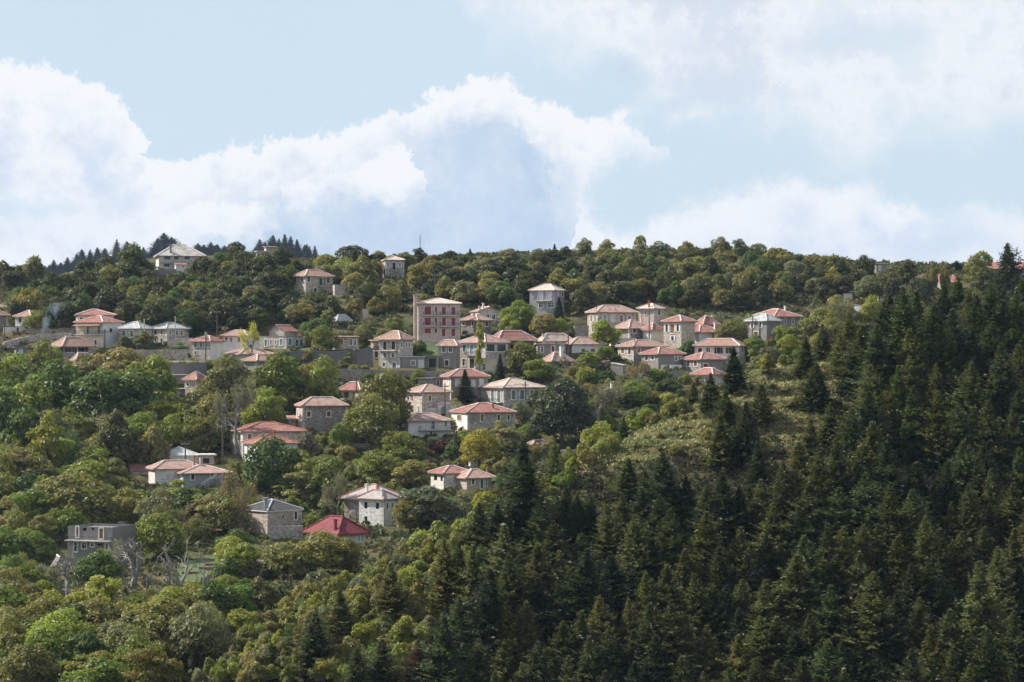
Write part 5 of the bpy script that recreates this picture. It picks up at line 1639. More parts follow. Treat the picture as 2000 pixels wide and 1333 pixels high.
# real width of each prototype, measured, so that a tree can be scaled to the width it has in the photograph
for k_, L_ in PROTO.items():
    for i_, (ms, H_, w_) in enumerate(L_):
        me_ = ms[1] or ms[0]
        a_ = np.empty(len(me_.vertices) * 3, np.float32); me_.vertices.foreach_get('co', a_); a_ = a_.reshape(-1, 3)
        r_ = np.percentile(np.hypot(a_[:, 0], a_[:, 1]), 96)
        L_[i_] = (ms, float(a_[:, 2].max()), float(2 * r_))

TINT = {'glow': (0.2357, 0.2472, 0.0713), 'slate': (0.0798, 0.0882, 0.0504),  # glow: sunlight put into the leaf colour of the ridge bushes
    'dark': (0.0768, 0.0859, 0.0289), 'olive': (0.2056, 0.1950, 0.0580), 'khaki': (0.2173, 0.1980, 0.0821), 'green': (0.1947, 0.2286, 0.0435), 'deep': (0.1005, 0.1454, 0.0359),
    'bright': (0.1835, 0.2415, 0.0435), 'lime': (0.2463, 0.2656, 0.0503), 'yellow': (0.6200, 0.5500, 0.0700), '_y': (0.4805, 0.3511, 0.0259), 'gold': (0.2856, 0.2436, 0.0294), '_g': (0.4250, 0.2772, 0.0277), 'brown': (0.1853, 0.1363, 0.0667), 'rust': (0.2964, 0.1111, 0.0519),
    'grey': (0.2001, 0.1926, 0.1304), 'sage': (0.1884, 0.1980, 0.1014), 'red': (0.1482, 0.0444, 0.0415), 'fir': (0.072, 0.090, 0.034), 'firolive': (0.118, 0.122, 0.044), 'firdark': (0.044, 0.058, 0.027),
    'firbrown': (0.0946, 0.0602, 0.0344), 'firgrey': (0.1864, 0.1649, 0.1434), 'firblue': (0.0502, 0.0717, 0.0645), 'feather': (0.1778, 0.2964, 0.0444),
}
KIND_NAME = {'broad': ('broadleaf_tree', 'tree'), 'airy': ('open_crowned_tree', 'tree'), 'slim': ('slender_tree', 'tree'), 'bush': ('shrub', 'shrub'), 'bare': ('bare_tree', 'tree'),
             'thin': ('thinning_tree', 'tree'), 'fir': ('fir_tree', 'fir tree'), 'cone': ('conifer', 'conifer')}
PLANTS = []        # dicts: kind, u, v (tip), vb, w, D, tint, phrase, label


def inside_house(x, y, pad=0.4):
    for h in HOUSES:
        dx, dy = x - h['cx'], y - h['cy']
        c_, s_ = math.cos(h['rot']), math.sin(h['rot'])
        lx, ly = dx * c_ + dy * s_, -dx * s_ + dy * c_
        if abs(lx) < h['L'] / 2 + pad and abs(ly) < h['W'] / 2 + pad:
            return True
    return False


def plant(kind, u, v, vb, w, tint, label=None, fn=None, phrase=None, group=None, d0=215.0, D=None):
    fn = fn or (hill if kind not in ('fir',) else base_ground)
    D = hit(u, vb, fn, d0=d0) if D is None else D
    for k in range(30):
        p = at(u, vb, D)
        if not inside_house(p[0], p[1]):
            break
        D -= 0.8          # step out in front of the building it would stand in
    PLANTS.append(dict(kind=kind, u=u, v=v, vb=vb, w=w, D=D, tint=tint, label=label, phrase=phrase, group=group))


def grow():
    count = {}
    for p in PLANTS:
        kd = p['kind']
        k = count.get(kd, 0); count[kd] = k + 1
        (tm, cm), H0, W0 = PROTO[kd][(k * 7 + int(p['u'])) % len(PROTO[kd])]
        s = p['D'] / F
        x, y, zt = at(p['u'], p['v'], p['D'])
        zg = float(final_ground(x, y)[0]) - 0.12
        Hm = max(0.8, zt - zg)
        Wm = min(p['w'] * s, Hm * {'airy': 1.12, 'broad': 1.32, 'thin': 1.2}.get(kd, 9.0))
        name, cat = p.get('names') or KIND_NAME[kd]
        root = empty(name, (x, y, zg), RNG.uniform(0, 2 * PI), p['label'], cat, p['group'])
        root.scale = (Wm / W0 * RNG.uniform(.94, 1.06), Wm / W0 * RNG.uniform(.94, 1.06), Hm / H0)
        t_ = TINT[p['tint']]
        j = RNG.uniform(0.80, 1.22); jr = RNG.uniform(0.92, 1.10); jb = RNG.uniform(.85, 1.15)
        colr = (t_[0] * j * jr, t_[1] * j, t_[2] * j * jb, 1)
        o = bpy.data.objects.new('trunk' if kd not in ('bush',) else 'stem', tm); COL.objects.link(o); o.parent = root
        if cm is not None:
            o = bpy.data.objects.new('crown' if kd not in ('bush',) else 'foliage', cm); COL.objects.link(o); o.parent = root
            o.color = colr

# ------------------------------------------------------------------ plants measured on the photograph: kind, u, tip v, base v, width, tint, label
P_ = plant
for a in [
    ('yellow', 'thin', 493, 624, 700, 52, 'yellow', 'slender bright yellow tree between the white house and the gabled stone house'),
    ('', 'broad', 937, 838, 910, 74, 'gold', 'round golden yellow autumn tree above the white outhouse'),
    ('', 'slim', 937, 626, 700, 20, 'lime', 'narrow yellow green poplar in front of the brown house'),
    ('', 'cone', 908, 721, 785, 36, 'firdark', 'dark conical fir in front of the grey and pink stone house'),
    ('', 'cone', 977, 690, 748, 26, 'firdark', 'thin dark cypress beside the small cream flat building'),
    ('', 'cone', 1092, 580, 645, 40, 'firblue', 'dark blue green conifer covering the corner of the lilac house'),
    ('', 'broad', 1024, 667, 735, 62, 'olive', 'olive tree crown between the cream building and the low tiled house'),
    ('', 'broad', 1054, 704, 748, 58, 'green', 'low green tree under the tall white chimney'),
    ('', 'broad', 1182, 627, 680, 50, 'lime', 'yellow green tree before the large old stone house'),
    ('', 'broad', 1098, 738, 868, 112, 'slate', 'huge rounded dark olive tree in the ravine right of the big stone house'),
    ('', 'thin', 1165, 738, 855, 120, 'grey', 'grey nearly leafless tree next to the huge dark olive one'),
    ('', 'thin', 1130, 752, 850, 70, 'brown', 'brownish thinning tree inside the ravine'),
    ('', 'bush', 1018, 783, 820, 46, 'sage', 'grey bramble mound at the foot of the big stone house'),
    ('', 'airy', 990, 824, 885, 68, 'sage', 'grey green open tree right of the half white house'),
    ('', 'bush', 868, 856, 886, 52, 'red', 'dark red hedge below the half white house'),
    ('', 'broad', 1180, 824, 915, 74, 'lime', 'big sunlit yellow green tree on the crest of the near ridge'),
    ('', 'bush', 1342, 662, 690, 42, 'deep', 'dark green hedge under the white walled red roof house'),
    ('', 'broad', 1430, 628, 672, 64, 'olive', 'olive tree beside the silver slate roofed grey house'),
    ('', 'airy', 1478, 655, 708, 36, 'green', 'young green tree on a thin stem below the silver roofed house'),
    ('', 'bush', 1502, 676, 716, 42, 'grey', 'pale grey bush on the bank below the silver roofed house'),
    ('', 'bush', 1536, 634, 676, 58, 'green', 'smooth green ivy mound against the grey house with crimson roof'),
    ('', 'broad', 1546, 655, 700, 50, 'lime', 'yellow green tree just under the ivy mound'),
    ('', 'thin', 1255, 700, 752, 78, 'brown', 'brown thinning tree under the long grey houses'),
    ('', 'broad', 1236, 744, 796, 60, 'green', 'bright green bushy tree right of the chimney with a white cowl'),
    ('', 'bush', 1305, 738, 764, 62, 'deep', 'low dark green hedge under the white garden wall'),
    ('', 'bush', 1175, 724, 752, 56, 'deep', 'dark green shrub bank left of the stone shed'),
    ('', 'bush', 1185, 674, 704, 42, 'green', 'dense green shrub in front of the low white flat building'),
    ('', 'airy', 1150, 690, 722, 52, 'lime', 'pale green small trees beside the low tiled house'),
    ('', 'thin', 1622, 572, 655, 100, 'khaki', 'large brown green tree right of the grey house with crimson roof'),
    ('', 'broad', 1600, 604, 672, 62, 'olive', 'olive crown below the large brown green tree'),
    ('', 'broad', 635, 636, 690, 50, 'green', 'green tree with a white painted trunk on the terrace lawn'),
    ('', 'bush', 622, 620, 660, 58, 'deep', 'dark ivy dome swallowing a ruin above the terrace lawn'),
    ('', 'broad', 673, 504, 556, 58, 'green', 'bright green round tree right of the green shuttered stone house'),
    ('', 'broad', 690, 477, 530, 66, 'dark', 'broad dark oak on the crest above the bright green tree'),
    ('', 'broad', 550, 480, 530, 42, 'dark', 'dark oak right of the small far house on the crest'),
    ('', 'broad', 262, 472, 548, 74, 'dark', 'tall dark oak standing left of the hilltop house'),
    ('', 'broad', 205, 498, 560, 60, 'dark', 'dark oak below the blue firs, left of the tallest one'),
    ('', 'broad', 462, 470, 520, 40, 'dark', 'small dark wind shaped oak right of the hilltop house'),
    ('', 'bush', 395, 500, 540, 60, 'dark', 'dark thicket just right of the hilltop house wall'),
    ('', 'broad', 672, 1052, 1120, 62, 'olive', 'olive tree hiding the walls under the crimson roof'),
    ('', 'broad', 470, 1060, 1120, 70, 'green', 'green tree partly over the railed terrace'),
    ('', 'bush', 440, 1085, 1135, 60, 'deep', 'deep green bush on the near side of the railed terrace'),
    ('', 'thin', 112, 1085, 1170, 70, 'grey', 'grey thicket tree over the grey gabled shed'),
    ('', 'broad', 1640, 575, 640, 60, 'khaki', 'tawny tree left of the white streaked cottage'),
    ('', 'broad', 1700, 575, 640, 56, 'lime', 'pale green tree right of the white streaked cottage'),
    ('', 'broad', 1740, 530, 590, 50, 'dark', 'dark tree left of the first big fir'),
    ('', 'broad', 1800, 540, 600, 60, 'dark', 'dark tree between the big firs under the crest'),
    ('', 'broad', 1930, 520, 590, 60, 'dark', 'dark tree below the long red roof'),
    ('', 'broad', 1800, 590, 650, 50, 'olive', 'olive tree left of the lower red roof'),
    ('', 'broad', 1620, 620, 690, 60, 'olive', 'olive tree below the white streaked cottage'),
    ('', 'bush', 245, 655, 690, 44, 'sage', 'grey green bush before the first slate house'),
    ('', 'airy', 282, 650, 690, 44, 'olive', 'small open tree between the two slate houses'),
    ('', 'broad', 75, 608, 650, 50, 'olive', 'olive tree right of the far left white house'),
    ('', 'broad', 100, 600, 650, 40, 'deep', 'deep green tree above the bonfire smoke'),
    ('', 'broad', 800, 975, 1042, 60, 'olive', 'olive tree at the wall corner of the new stone house'),
    ('', 'broad', 384, 1014, 1065, 56, 'olive', 'olive tree in front of the sunken stone gable'),
    # skyline
    ('', 'airy', 1140, 464, 500, 36, 'sage', 'first round tree on the bare skyline hump'),
    ('', 'airy', 1183, 466, 503, 40, 'sage', 'second round tree on the bare skyline hump'),
    ('', 'airy', 1250, 458, 503, 32, 'olive', 'tallest upright tree on the skyline'),
    ('', 'airy', 1284, 470, 508, 52, 'sage', 'wide open tree right of the tallest skyline tree'),
    ('', 'airy', 1343, 470, 511, 42, 'olive', 'pointed tree alone on the middle of the skyline'),
    ('', 'airy', 1407, 461, 508, 42, 'sage', 'pale airy tree, highest of the skyline group'),
    ('', 'airy', 1446, 466, 508, 38, 'sage', 'second pale tree of the skyline group'),
    ('', 'airy', 1480, 474, 511, 46, 'sage', 'third pale tree of the skyline group'),
    ('', 'airy', 1522, 484, 518, 48, 'olive', 'last low tree of the skyline group'),
    ('', 'broad', 1000, 485, 527, 52, 'sage', 'round grey green tree on the crest above the brown house'),
    ('', 'broad', 1056, 484, 527, 52, 'sage', 'twin round tree on the crest above the lilac house'),
    ('', 'broad', 1106, 481, 522, 30, 'dark', 'dark upright tree left of the bare skyline hump'),
    ('', 'cone', 1083, 476, 505, 16, 'firdark', 'tiny dark fir pair on the skyline'),
    ('', 'cone', 918, 485, 512, 17, 'firblue', 'tiny fir alone on the skyline above the red shuttered block'),
    ('', 'broad', 742, 489, 512, 40, 'olive', 'low olive trees left of the skyline tower house'),
    ('', 'broad', 785, 500, 518, 22, 'dark', 'small dark pine right of the skyline tower house'),
    ('', 'broad', 820, 484, 515, 30, 'dark', 'dark pine at the foot of the tall skyline mast'),
    ('', 'broad', 1592, 496, 525, 44, 'olive', 'olive tree on the right-hand part of the crest'),
    ('', 'airy', 1622, 500, 528, 24, 'sage', 'small grey upright tree on the right-hand crest'),
    ('', 'broad', 1688, 497, 552, 44, 'dark', 'round dark oak left of the grey crest hut'),
    ('', 'broad', 1772, 506, 566, 42, 'dark', 'dark leafy tree rising behind the first big fir'),
    ('', 'airy', 1822, 508, 575, 26, 'olive', 'thin leafy tree left of the crest red roof'),
    ('', 'airy', 1846, 512, 575, 24, 'olive', 'thin leafy tree in front of the crest red roof'),
    ('', 'airy', 1912, 488, 560, 66, 'olive', 'leafy tree with ragged crown left of the tallest fir'),
    # left, walnut grove under the village
    ('', 'broad', 36, 690, 800, 104, 'green', 'large green walnut tree lowest at the left edge under the stone wall'),
    ('', 'broad', 86, 664, 775, 70, 'green', 'green walnut tree just left of the wide brown roof'),
    ('', 'broad', 118, 700, 835, 108, 'deep', 'deep green walnut tree below the wide brown roof'),
    ('', 'airy', 165, 692, 790, 92, 'khaki', 'brownish thinning walnut in front of the hidden red roof'),
    ('', 'broad', 226, 678, 790, 124, 'khaki', 'broad olive brown walnut crown under the slate roofed houses'),
    ('', 'broad', 294, 692, 815, 92, 'green', 'fresh green walnut under the balustraded terrace'),
    ('', 'broad', 200, 718, 850, 120, 'deep', 'dark green walnut in the middle of the grove'),
    ('', 'broad', 262, 722, 845, 108, 'deep', 'dark green walnut right of the middle of the grove'),
    ('', 'broad', 312, 708, 800, 60, 'green', 'last green walnut of the grove beside the concrete wall'),
    ('', 'broad', 18, 756, 905, 112, 'deep', 'dark walnut cut by the left edge below the grove'),
    ('', 'broad', 62, 742, 860, 80, 'green', 'green walnut between the grove and the left edge'),
    ('', 'airy', 88, 806, 955, 66, 'lime', 'tall yellow green locust tree standing clear of the dark slope'),
    ('', 'airy', 118, 832, 945, 46, 'lime', 'second yellow green locust tree with a bent top'),
    ('', 'bush', 226, 797, 915, 96, 'dark', 'great rounded dark holm oak on the slope above the metal roof'),
    ('', 'bush', 160, 850, 900, 38, 'sage', 'grey green shrub left of the great holm oak'),
    ('', 'bush', 200, 768, 830, 56, 'brown', 'russet brown bush above the great holm oak'),
    ('', 'bush', 300, 826, 905, 78, 'khaki', 'brown olive bush mass right of the great holm oak'),
    ('', 'bush', 262, 772, 835, 56, 'green', 'green bush left of the yellowish slope bushes'),
    ('', 'bush', 266, 800, 838, 42, 'lime', 'yellow green bush right above the great holm oak'),
    ('', 'airy', 322, 764, 835, 58, 'lime', 'yellow green tree on the slope under the glazed hut'),
    ('', 'broad', 436, 692, 800, 100, 'khaki', 'large grey olive tree over the small stone house with red roof'),
    ('', 'thin', 458, 735, 880, 100, 'grey', 'big grey thinning tree under the large grey olive one'),
    ('', 'broad', 398, 760, 830, 66, 'olive', 'olive tree on the bank below the small stone house'),
    ('', 'broad', 548, 688, 800, 92, 'green', 'green tree below the parked blue pickup'),
    ('', 'broad', 594, 712, 788, 70, 'olive', 'yellowish green tree under the road wall'),
    ('', 'broad', 628, 694, 800, 62, 'green', 'upright green tree before the striped kerb'),
    ('', 'broad', 516, 756, 840, 74, 'lime', 'yellow olive tree above the long pale stone house'),
    ('', 'bush', 492, 782, 830, 34, 'red', 'purple red creeper beside the yellow olive tree'),
    ('', 'broad', 748, 722, 850, 94, 'olive', 'tall plane tree with a pale trunk beside the ivy cornered house'),
    ('', 'broad', 722, 768, 880, 96, 'olive', 'broad olive green tree before the brown stone house'),
    ('', 'bush', 665, 824, 885, 50, 'bright', 'bright green bush under the broad olive tree'),
    ('', 'bush', 598, 842, 900, 46, 'grey', 'dark grey bush at the corner of the white plastered house'),
    ('', 'broad', 532, 852, 960, 92, 'deep', 'large dark green tree hiding the white plastered house'),
    ('', 'broad', 585, 880, 960, 70, 'green', 'green tree right of the large dark one'),
    ('', 'broad', 640, 890, 985, 74, 'green', 'dark green tree above the path to the ruin post'),
    ('', 'airy', 590, 905, 985, 66, 'khaki', 'yellowish brown tree behind the dark slate roof'),
    ('', 'thin', 660, 915, 1010, 60, 'grey', 'grey leafless shrub tree above the crimson roof'),
    ('', 'broad', 740, 880, 950, 80, 'green', 'green tree right of the ruined stone post'),
    ('', 'broad', 800, 900, 960, 80, 'olive', 'olive tree left of the peeling whitewashed house'),
    ('', 'broad', 790, 845, 905, 70, 'green', 'green tree beneath the long iron balcony'),
    ('', 'broad', 755, 830, 890, 64, 'olive', 'olive tree left below the long iron balcony'),
    ('', 'bush', 725, 905, 950, 40, 'deep', 'dark round bush right of the ruined post'),
    ('', 'broad', 145, 924, 1040, 130, 'olive', 'great olive green walnut above the concrete shell'),
    ('', 'broad', 60, 925, 1005, 78, 'deep', 'dark green tree left of the great walnut'),
    ('', 'broad', 226, 930, 990, 48, 'olive', 'rounded olive tree right of the great walnut'),
    ('', 'bush', 296, 944, 988, 36, 'dark', 'dark bush on the lawn below the pale cottage'),
    ('', 'airy', 346, 938, 1010, 76, 'lime', 'open yellow green tree before the outside stair'),
    ('', 'airy', 390, 968, 1020, 54, 'lime', 'pale green open tree under the outside stair'),
    ('', 'thin', 452, 904, 1050, 108, 'brown', 'large brown thinning tree left of the dark slate roof'),
    ('', 'broad', 440, 960, 1050, 70, 'khaki', 'brown olive tree beneath the large brown one'),
    ('', 'broad', 33, 992, 1064, 44, 'olive', 'neat round yellowish tree beside the pink roofed shed'),
    ('', 'broad', 310, 1002, 1095, 86, 'green', 'green tree right of the concrete shell'),
    ('', 'broad', 185, 1074, 1185, 92, 'deep', 'deep green tree in front of the concrete shell'),
    ('', 'broad', 24, 1085, 1165, 72, 'deep', 'dark green tree at the left edge below the pink roofed shed'),
    ('', 'bare', 256, 1036, 1180, 128, 'grey', 'great bare pale tree in front of the concrete shell'),
    ('', 'bare', 352, 1044, 1185, 98, 'grey', 'bare pale tree right of the concrete shell'),
    ('', 'bare', 134, 1068, 1192, 78, 'grey', 'bare tree with dark trunk left of the concrete shell'),
    ('', 'bare', 200, 1085, 1185, 90, 'grey', 'bare tree directly under the concrete shell'),
    ('', 'thin', 232, 1048, 1135, 84, 'grey', 'grey twiggy tree before the blank side of the concrete shell'),
    ('', 'bare', 395, 1070, 1175, 80, 'grey', 'bare tree beside the planting beds'),
    ('', 'thin', 165, 1110, 1190, 80, 'grey', 'grey twiggy thicket tree under the concrete shell'),
    ('', 'bare', 290, 1110, 1180, 60, 'grey', 'small bare tree between the two great bare ones'),
    ('', 'thin', 80, 1096, 1160, 64, 'grey', 'grey twiggy shrub tree left of the concrete shell'),
    ('', 'broad', 470, 1034, 1100, 82, 'deep', 'dark green tree below the dark slate roofed house'),
    ('', 'broad', 618, 1036, 1125, 104, 'olive', 'wide thin leaved tree below the crimson roof'),
    ('', 'broad', 560, 1060, 1130, 80, 'olive', 'olive tree left below the crimson roof'),
    ('', 'broad', 842, 952, 1040, 104, 'sage', 'wide grey green tree right of the new stone house'),
    ('', 'broad', 905, 968, 1030, 72, 'sage', 'grey green tree between the wide one and the lone fir'),
    ('', 'bush', 818, 1034, 1086, 58, 'lime', 'rounded yellow olive bush on the near ridge top'),
    ('', 'slim', 480, 1140, 1208, 46, 'feather', 'bright green feathery cone shaped bush'),
    ('', 'bush', 512, 1124, 1192, 78, 'khaki', 'pinkish brown bush behind the bright green cone'),
    ('', 'broad', 476, 1190, 1248, 68, 'lime', 'yellow green bush below the bright green cone'),
    ('', 'bush', 722, 1104, 1172, 76, 'lime', 'yellow green oak on the flank of the near ridge'),
    ('', 'bush', 748, 1090, 1152, 46, 'lime', 'tall yellow oak beside the other on the near ridge flank'),
    ('', 'bush', 516, 1098, 1132, 36, 'dark', 'dark clipped bush beside the railed terrace'),
    ('', 'broad', 314, 1164, 1292, 122, 'olive', 'broad olive tree at the bottom under the bare trees'),
    ('', 'broad', 118, 1190, 1305, 122, 'lime', 'broad yellow olive tree at the bottom left'),
    ('', 'broad', 425, 1134, 1235, 82, 'deep', 'green tree left of the bright green cone'),
    ('', 'broad', 22, 1198, 1295, 76, 'olive', 'olive tree in the bottom left corner'),
    ('', 'broad', 392, 1176, 1305, 104, 'sage', 'grey olive tree right of the broad bottom one'),
    ('', 'broad', 186, 1286, 1380, 116, 'bright', 'bright green crown cut by the bottom edge'),
    ('', 'broad', 250, 1215, 1320, 90, 'sage', 'grey green tree between the two broad bottom trees'),
    ('', 'broad', 60, 1255, 1360, 104, 'olive', 'olive crown cut by the bottom edge at the left'),
    ('', 'broad', 300, 1262, 1365, 90, 'olive', 'olive crown cut by the bottom edge beside the bright one'),
    ('', 'cone', 378, 1254, 1325, 34, 'fir', 'small conical fir among the bottom left trees'),
    ('', 'airy', 640, 600, 640, 30, 'sage', 'pale bush behind the ivy dome'),
    ('', 'broad', 1010, 588, 645, 58, 'bright', 'bright green tree left of the lilac house'),
    ('', 'broad', 996, 618, 655, 42, 'lime', 'pale green tree in front of the pediment house'),
    ('', 'broad', 1060, 614, 660, 52, 'khaki', 'brown olive tree below the lilac house'),
    ('', 'bush', 1085, 575, 600, 30, 'green', 'green bush right of the lilac house'),
]:
    _, kd, u, v, vb, w, tint, lab = a
    if kd == 'airy' and v < 520 and tint != 'lime':
        kd = 'broad'; w *= .9
    if kd in ('broad', 'airy') and vb > 640:
        w *= 1.16; v -= 3
    P_(kd, u, v, vb, w, tint, lab)

# ---- firs: tips read off the photograph (u, v, width); their height is about 2.3 times the width
FIRS = [(1022, 853, 76), (1083, 860, 28), (1433, 676, 46), (1388, 728, 46), (1355, 745, 26), (1485, 750, 42), (1968, 473, 62), (1764, 556, 76), (1871, 539, 50), (1844, 552, 46), (1937, 626, 60), (1907, 572, 60), (1985, 560, 60),
        (1607, 632, 44), (1685, 632, 50), (1658, 608, 45), (1727, 587, 55), (1763, 612, 52), (1574, 656, 42), (1595, 707, 54), (1700, 710, 50), (1754, 713, 45), (1778, 695, 50), (1808, 713, 40), (1829, 707, 46),
        (1865, 719, 42), (1898, 704, 58), (1955, 668, 60), (1988, 671, 54), (1622, 785, 50), (1664, 794, 58), (1793, 806, 38), (1826, 815, 40), (1898, 810, 34), (1976, 815, 42), (1952, 827, 34), (1418, 760, 46), (1490, 752, 40),
        (1457, 782, 50), (1218, 815, 26), (1296, 881, 56), (1407, 803, 60), (1455, 803, 58), (1227, 893, 32), (1260, 917, 36), (1107, 944, 36), (1128, 965, 36), (1155, 968, 32), (1254, 953, 46), (1185, 983, 40), (1215, 962, 42),
        (1287, 965, 46), (1308, 992, 46), (1380, 944, 46), (1410, 920, 52), (1050, 980, 42), (972, 983, 46), (936, 980, 42), (984, 1022, 60), (1050, 1058, 56), (1080, 1016, 46), (1134, 1040, 50), (1146, 1070, 60), (1275, 1052, 46),
        (1380, 998, 56), (1260, 1115, 56), (1236, 1103, 42), (1338, 1070, 42), (1356, 1118, 56), (1395, 1142, 46), (1449, 1130, 46), (1419, 1142, 42), (1446, 1028, 56), (1485, 935, 46), (957, 1106, 66), (924, 1061, 56),
        (1011, 1127, 52), (1029, 1172, 52), (993, 1187, 28), (1170, 1163, 52), (1227, 1166, 46), (1569, 1043, 60), (1614, 1030, 46), (1647, 1027, 46), (1686, 1023, 46), (1787, 1007, 42), (1806, 1005, 52), (1839, 1049, 52),
        (1933, 916, 52), (1858, 978, 32), (1933, 981, 42), (1923, 1027, 42), (1981, 1030, 52), (1497, 1043, 42), (1523, 1059, 36), (1413, 913, 40), (1556, 1082, 70), (1679, 1075, 46), (1705, 1114, 72), (1722, 1108, 36), (1787, 1075, 30),
        (1780, 1098, 46), (1813, 1098, 46), (1624, 1140, 56), (1913, 1092, 86), (1852, 1131, 36), (1494, 1131, 52), (1855, 1189, 60), (1874, 1176, 46), (1484, 1202, 52), (1517, 1202, 50), (1582, 1196, 50), (1601, 1186, 46),
        (1442, 1238, 56), (1618, 1248, 66), (1644, 1251, 42), (1676, 1251, 36), (1709, 1270, 36), (1780, 1264, 56), (1930, 1225, 62), (1569, 1283, 60), (1520, 1287, 42), (1894, 1296, 46), (763, 1098, 42), (868, 1050, 46),
        (895, 1056, 46), (898, 1164, 46), (664, 1149, 40), (616, 1194, 46), (697, 1260, 56), (745, 1245, 52), (868, 1200, 70), (934, 1245, 60), (988, 1188, 50), (817, 1248, 44), (1090, 1130, 46), (1120, 1120, 50), (1190, 1220, 50),
        (1310, 1170, 56), (1340, 1200, 52), (1280, 1240, 56), (1100, 1210, 50), (1150, 1240, 52), (1380, 1220, 50), (1050, 1250, 56), (1240, 1290, 50), (1330, 1280, 48), (1980, 1190, 60), (1990, 1100, 50), (1980, 940, 56),
        (1580, 940, 56), (1640, 950, 60), (1530, 900, 56), (1560, 860, 50), (1690, 920, 60), (1740, 940, 56), (1600, 880, 52), (1510, 980, 50), (1790, 900, 60), (1850, 900, 60), (1880, 860, 56), (1730, 860, 56), (1680, 870, 50),
        (1930, 780, 60), (1870, 790, 56), (1990, 760, 60), (1340, 930, 44), (1480, 860, 44), (1840, 640, 60), (1900, 640, 56), (1990, 640, 50), (1800, 650, 50),
        (1738, 572, 62), (1790, 566, 60), (1825, 590, 60), (1893, 566, 60), (1935, 552, 62), (1962, 588, 60), (1998, 545, 60), (1640, 644, 48), (1712, 632, 54), (1860, 600, 58), (1915, 615, 60), (1775, 640, 56), (1975, 640, 60)]
FIR_POLY = [(1000, 1040), (1085, 955), (1180, 955), (1270, 930), (1370, 900), (1500, 890), (1540, 840), (1580, 730), (1640, 660), (1720, 610), (1990, 600), (2010, 600), (2010, 1345), (850, 1345), (890, 1230), (930, 1130), (970, 1060)]


def in_poly(u, v, poly):
    c = False
    for (x0, y0), (x1, y1) in zip(poly, poly[1:] + poly[:1]):
        if (y0 > v) != (y1 > v) and u < (x1 - x0) * (v - y0) / (y1 - y0) + x0:
            c = not c
    return c


HEATH_PX = [(1110, 890), (1230, 815), (1420, 740), (1520, 690), (1630, 680), (1650, 700), (1600, 800), (1530, 850), (1440, 865), (1330, 870), (1230, 900), (1130, 930)]
FR = random.Random(4)
_cand = [(u, v) for u in range(690, 2030, 7) for v in range(600, 1345, 7)]
FR.shuffle(_cand)
if True:
    for u, v in _cand:
        uu, vv = u + FR.uniform(-4, 4), v + FR.uniform(-4, 4)
        if len(FIRS) > 298 or not in_poly(uu, vv, FIR_POLY) or in_poly(uu, vv, HEATH_PX):
            continue
        if all(math.hypot((uu - a) * 1.0, (vv - b) * 0.75) > 39 for a, b, c in FIRS):
            FIRS.append((uu, vv, FR.uniform(36, 60)))
for u, v, w in FIRS:
    tint = FR.choices(['fir', 'firolive', 'firdark'], [5, 3, 2])[0]
    lab = None
    if (u, v) in ((817, 1248), (1011, 1127)):
        tint = 'firbrown'
    if (u, v) == (1022, 853):
        tint, lab = 'firdark', 'tall lone dark fir on the near ridge right of the green doored house'
    if (u, v) == (1968, 473):
        tint, lab = 'firdark', 'tallest fir on the crest before the long red roof'
    if (u, v) == (1433, 676):
        lab = 'dark fir standing against the large pale pink house'
    if (u, v) == (1388, 728):
        lab = 'fir in front of the pale stone cottage'
    kx = FR.uniform(2.1, 2.6)
    crest = 1200 < u < 1660 and v < 840
    P_('fir', u, v, v + w * kx * (0.80 if crest else 1.2), w * (FR.uniform(1.3, 1.55) if crest else FR.uniform(1.8, 2.3)), tint, lab, fn=base_ground, phrase={'fir': 'dark fir', 'firolive': 'olive tinted fir', 'firdark': 'blackish fir', 'firbrown': 'rust brown dying fir'}[tint], group='firs of the near ridge')
P_('bare', 1209, 1068, 1130, 30, 'grey', 'dead grey fir skeleton among the dark firs', fn=base_ground)
P_('slim', 1750, 762, 850, 40, 'deep', 'single bright green leafy tree among the dark firs', fn=base_ground)

# ---- blue firs on the far ridge behind the left crest
_r = random.Random(8)
_far = [(u_, 548 - .2 * u_ + _r.uniform(-9, 9) if u_ < 330 else 484 + .012 * (u_ - 330) + _r.uniform(-7, 7), _r.uniform(9, 17)) for u_ in [_r.uniform(5, 600) for _ in range(95)]]
for u, v, w in _far + [(320, 458, 26), (335, 466, 24), (308, 468, 20), (228, 470, 14), (248, 474, 14), (205, 488, 14), (190, 486, 13), (176, 490, 13), (160, 490, 16), (150, 498, 12), (105, 510, 12), (97, 520, 14), (88, 522, 10), (132, 505, 11),
                (70, 535, 13), (30, 540, 12), (18, 545, 12), (45, 538, 10), (412, 476, 14), (420, 482, 10), (507, 470, 16), (518, 474, 12), (533, 462, 22), (556, 460, 16), (568, 464, 14), (580, 470, 13), (545, 468, 12), (615, 482, 9),
                (605, 484, 8), (268, 482, 12), (280, 486, 11), (392, 486, 11), (440, 486, 10), (118, 516, 10), (58, 540, 10), (1868, 512, 24)]:
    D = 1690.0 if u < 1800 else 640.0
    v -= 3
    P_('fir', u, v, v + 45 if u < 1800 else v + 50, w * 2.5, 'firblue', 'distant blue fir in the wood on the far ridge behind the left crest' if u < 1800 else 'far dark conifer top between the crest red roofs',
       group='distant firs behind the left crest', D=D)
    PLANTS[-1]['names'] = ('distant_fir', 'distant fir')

# ---- scattered scrub and trees, kept off the buildings
OCC = [(p['u'], p['vb'], p['w']) for p in PLANTS]
KEEP_OPEN = [(100, 1060), (430, 1050), (450, 1140), (400, 1205), (90, 1215)]      # ground in front of the bare trees


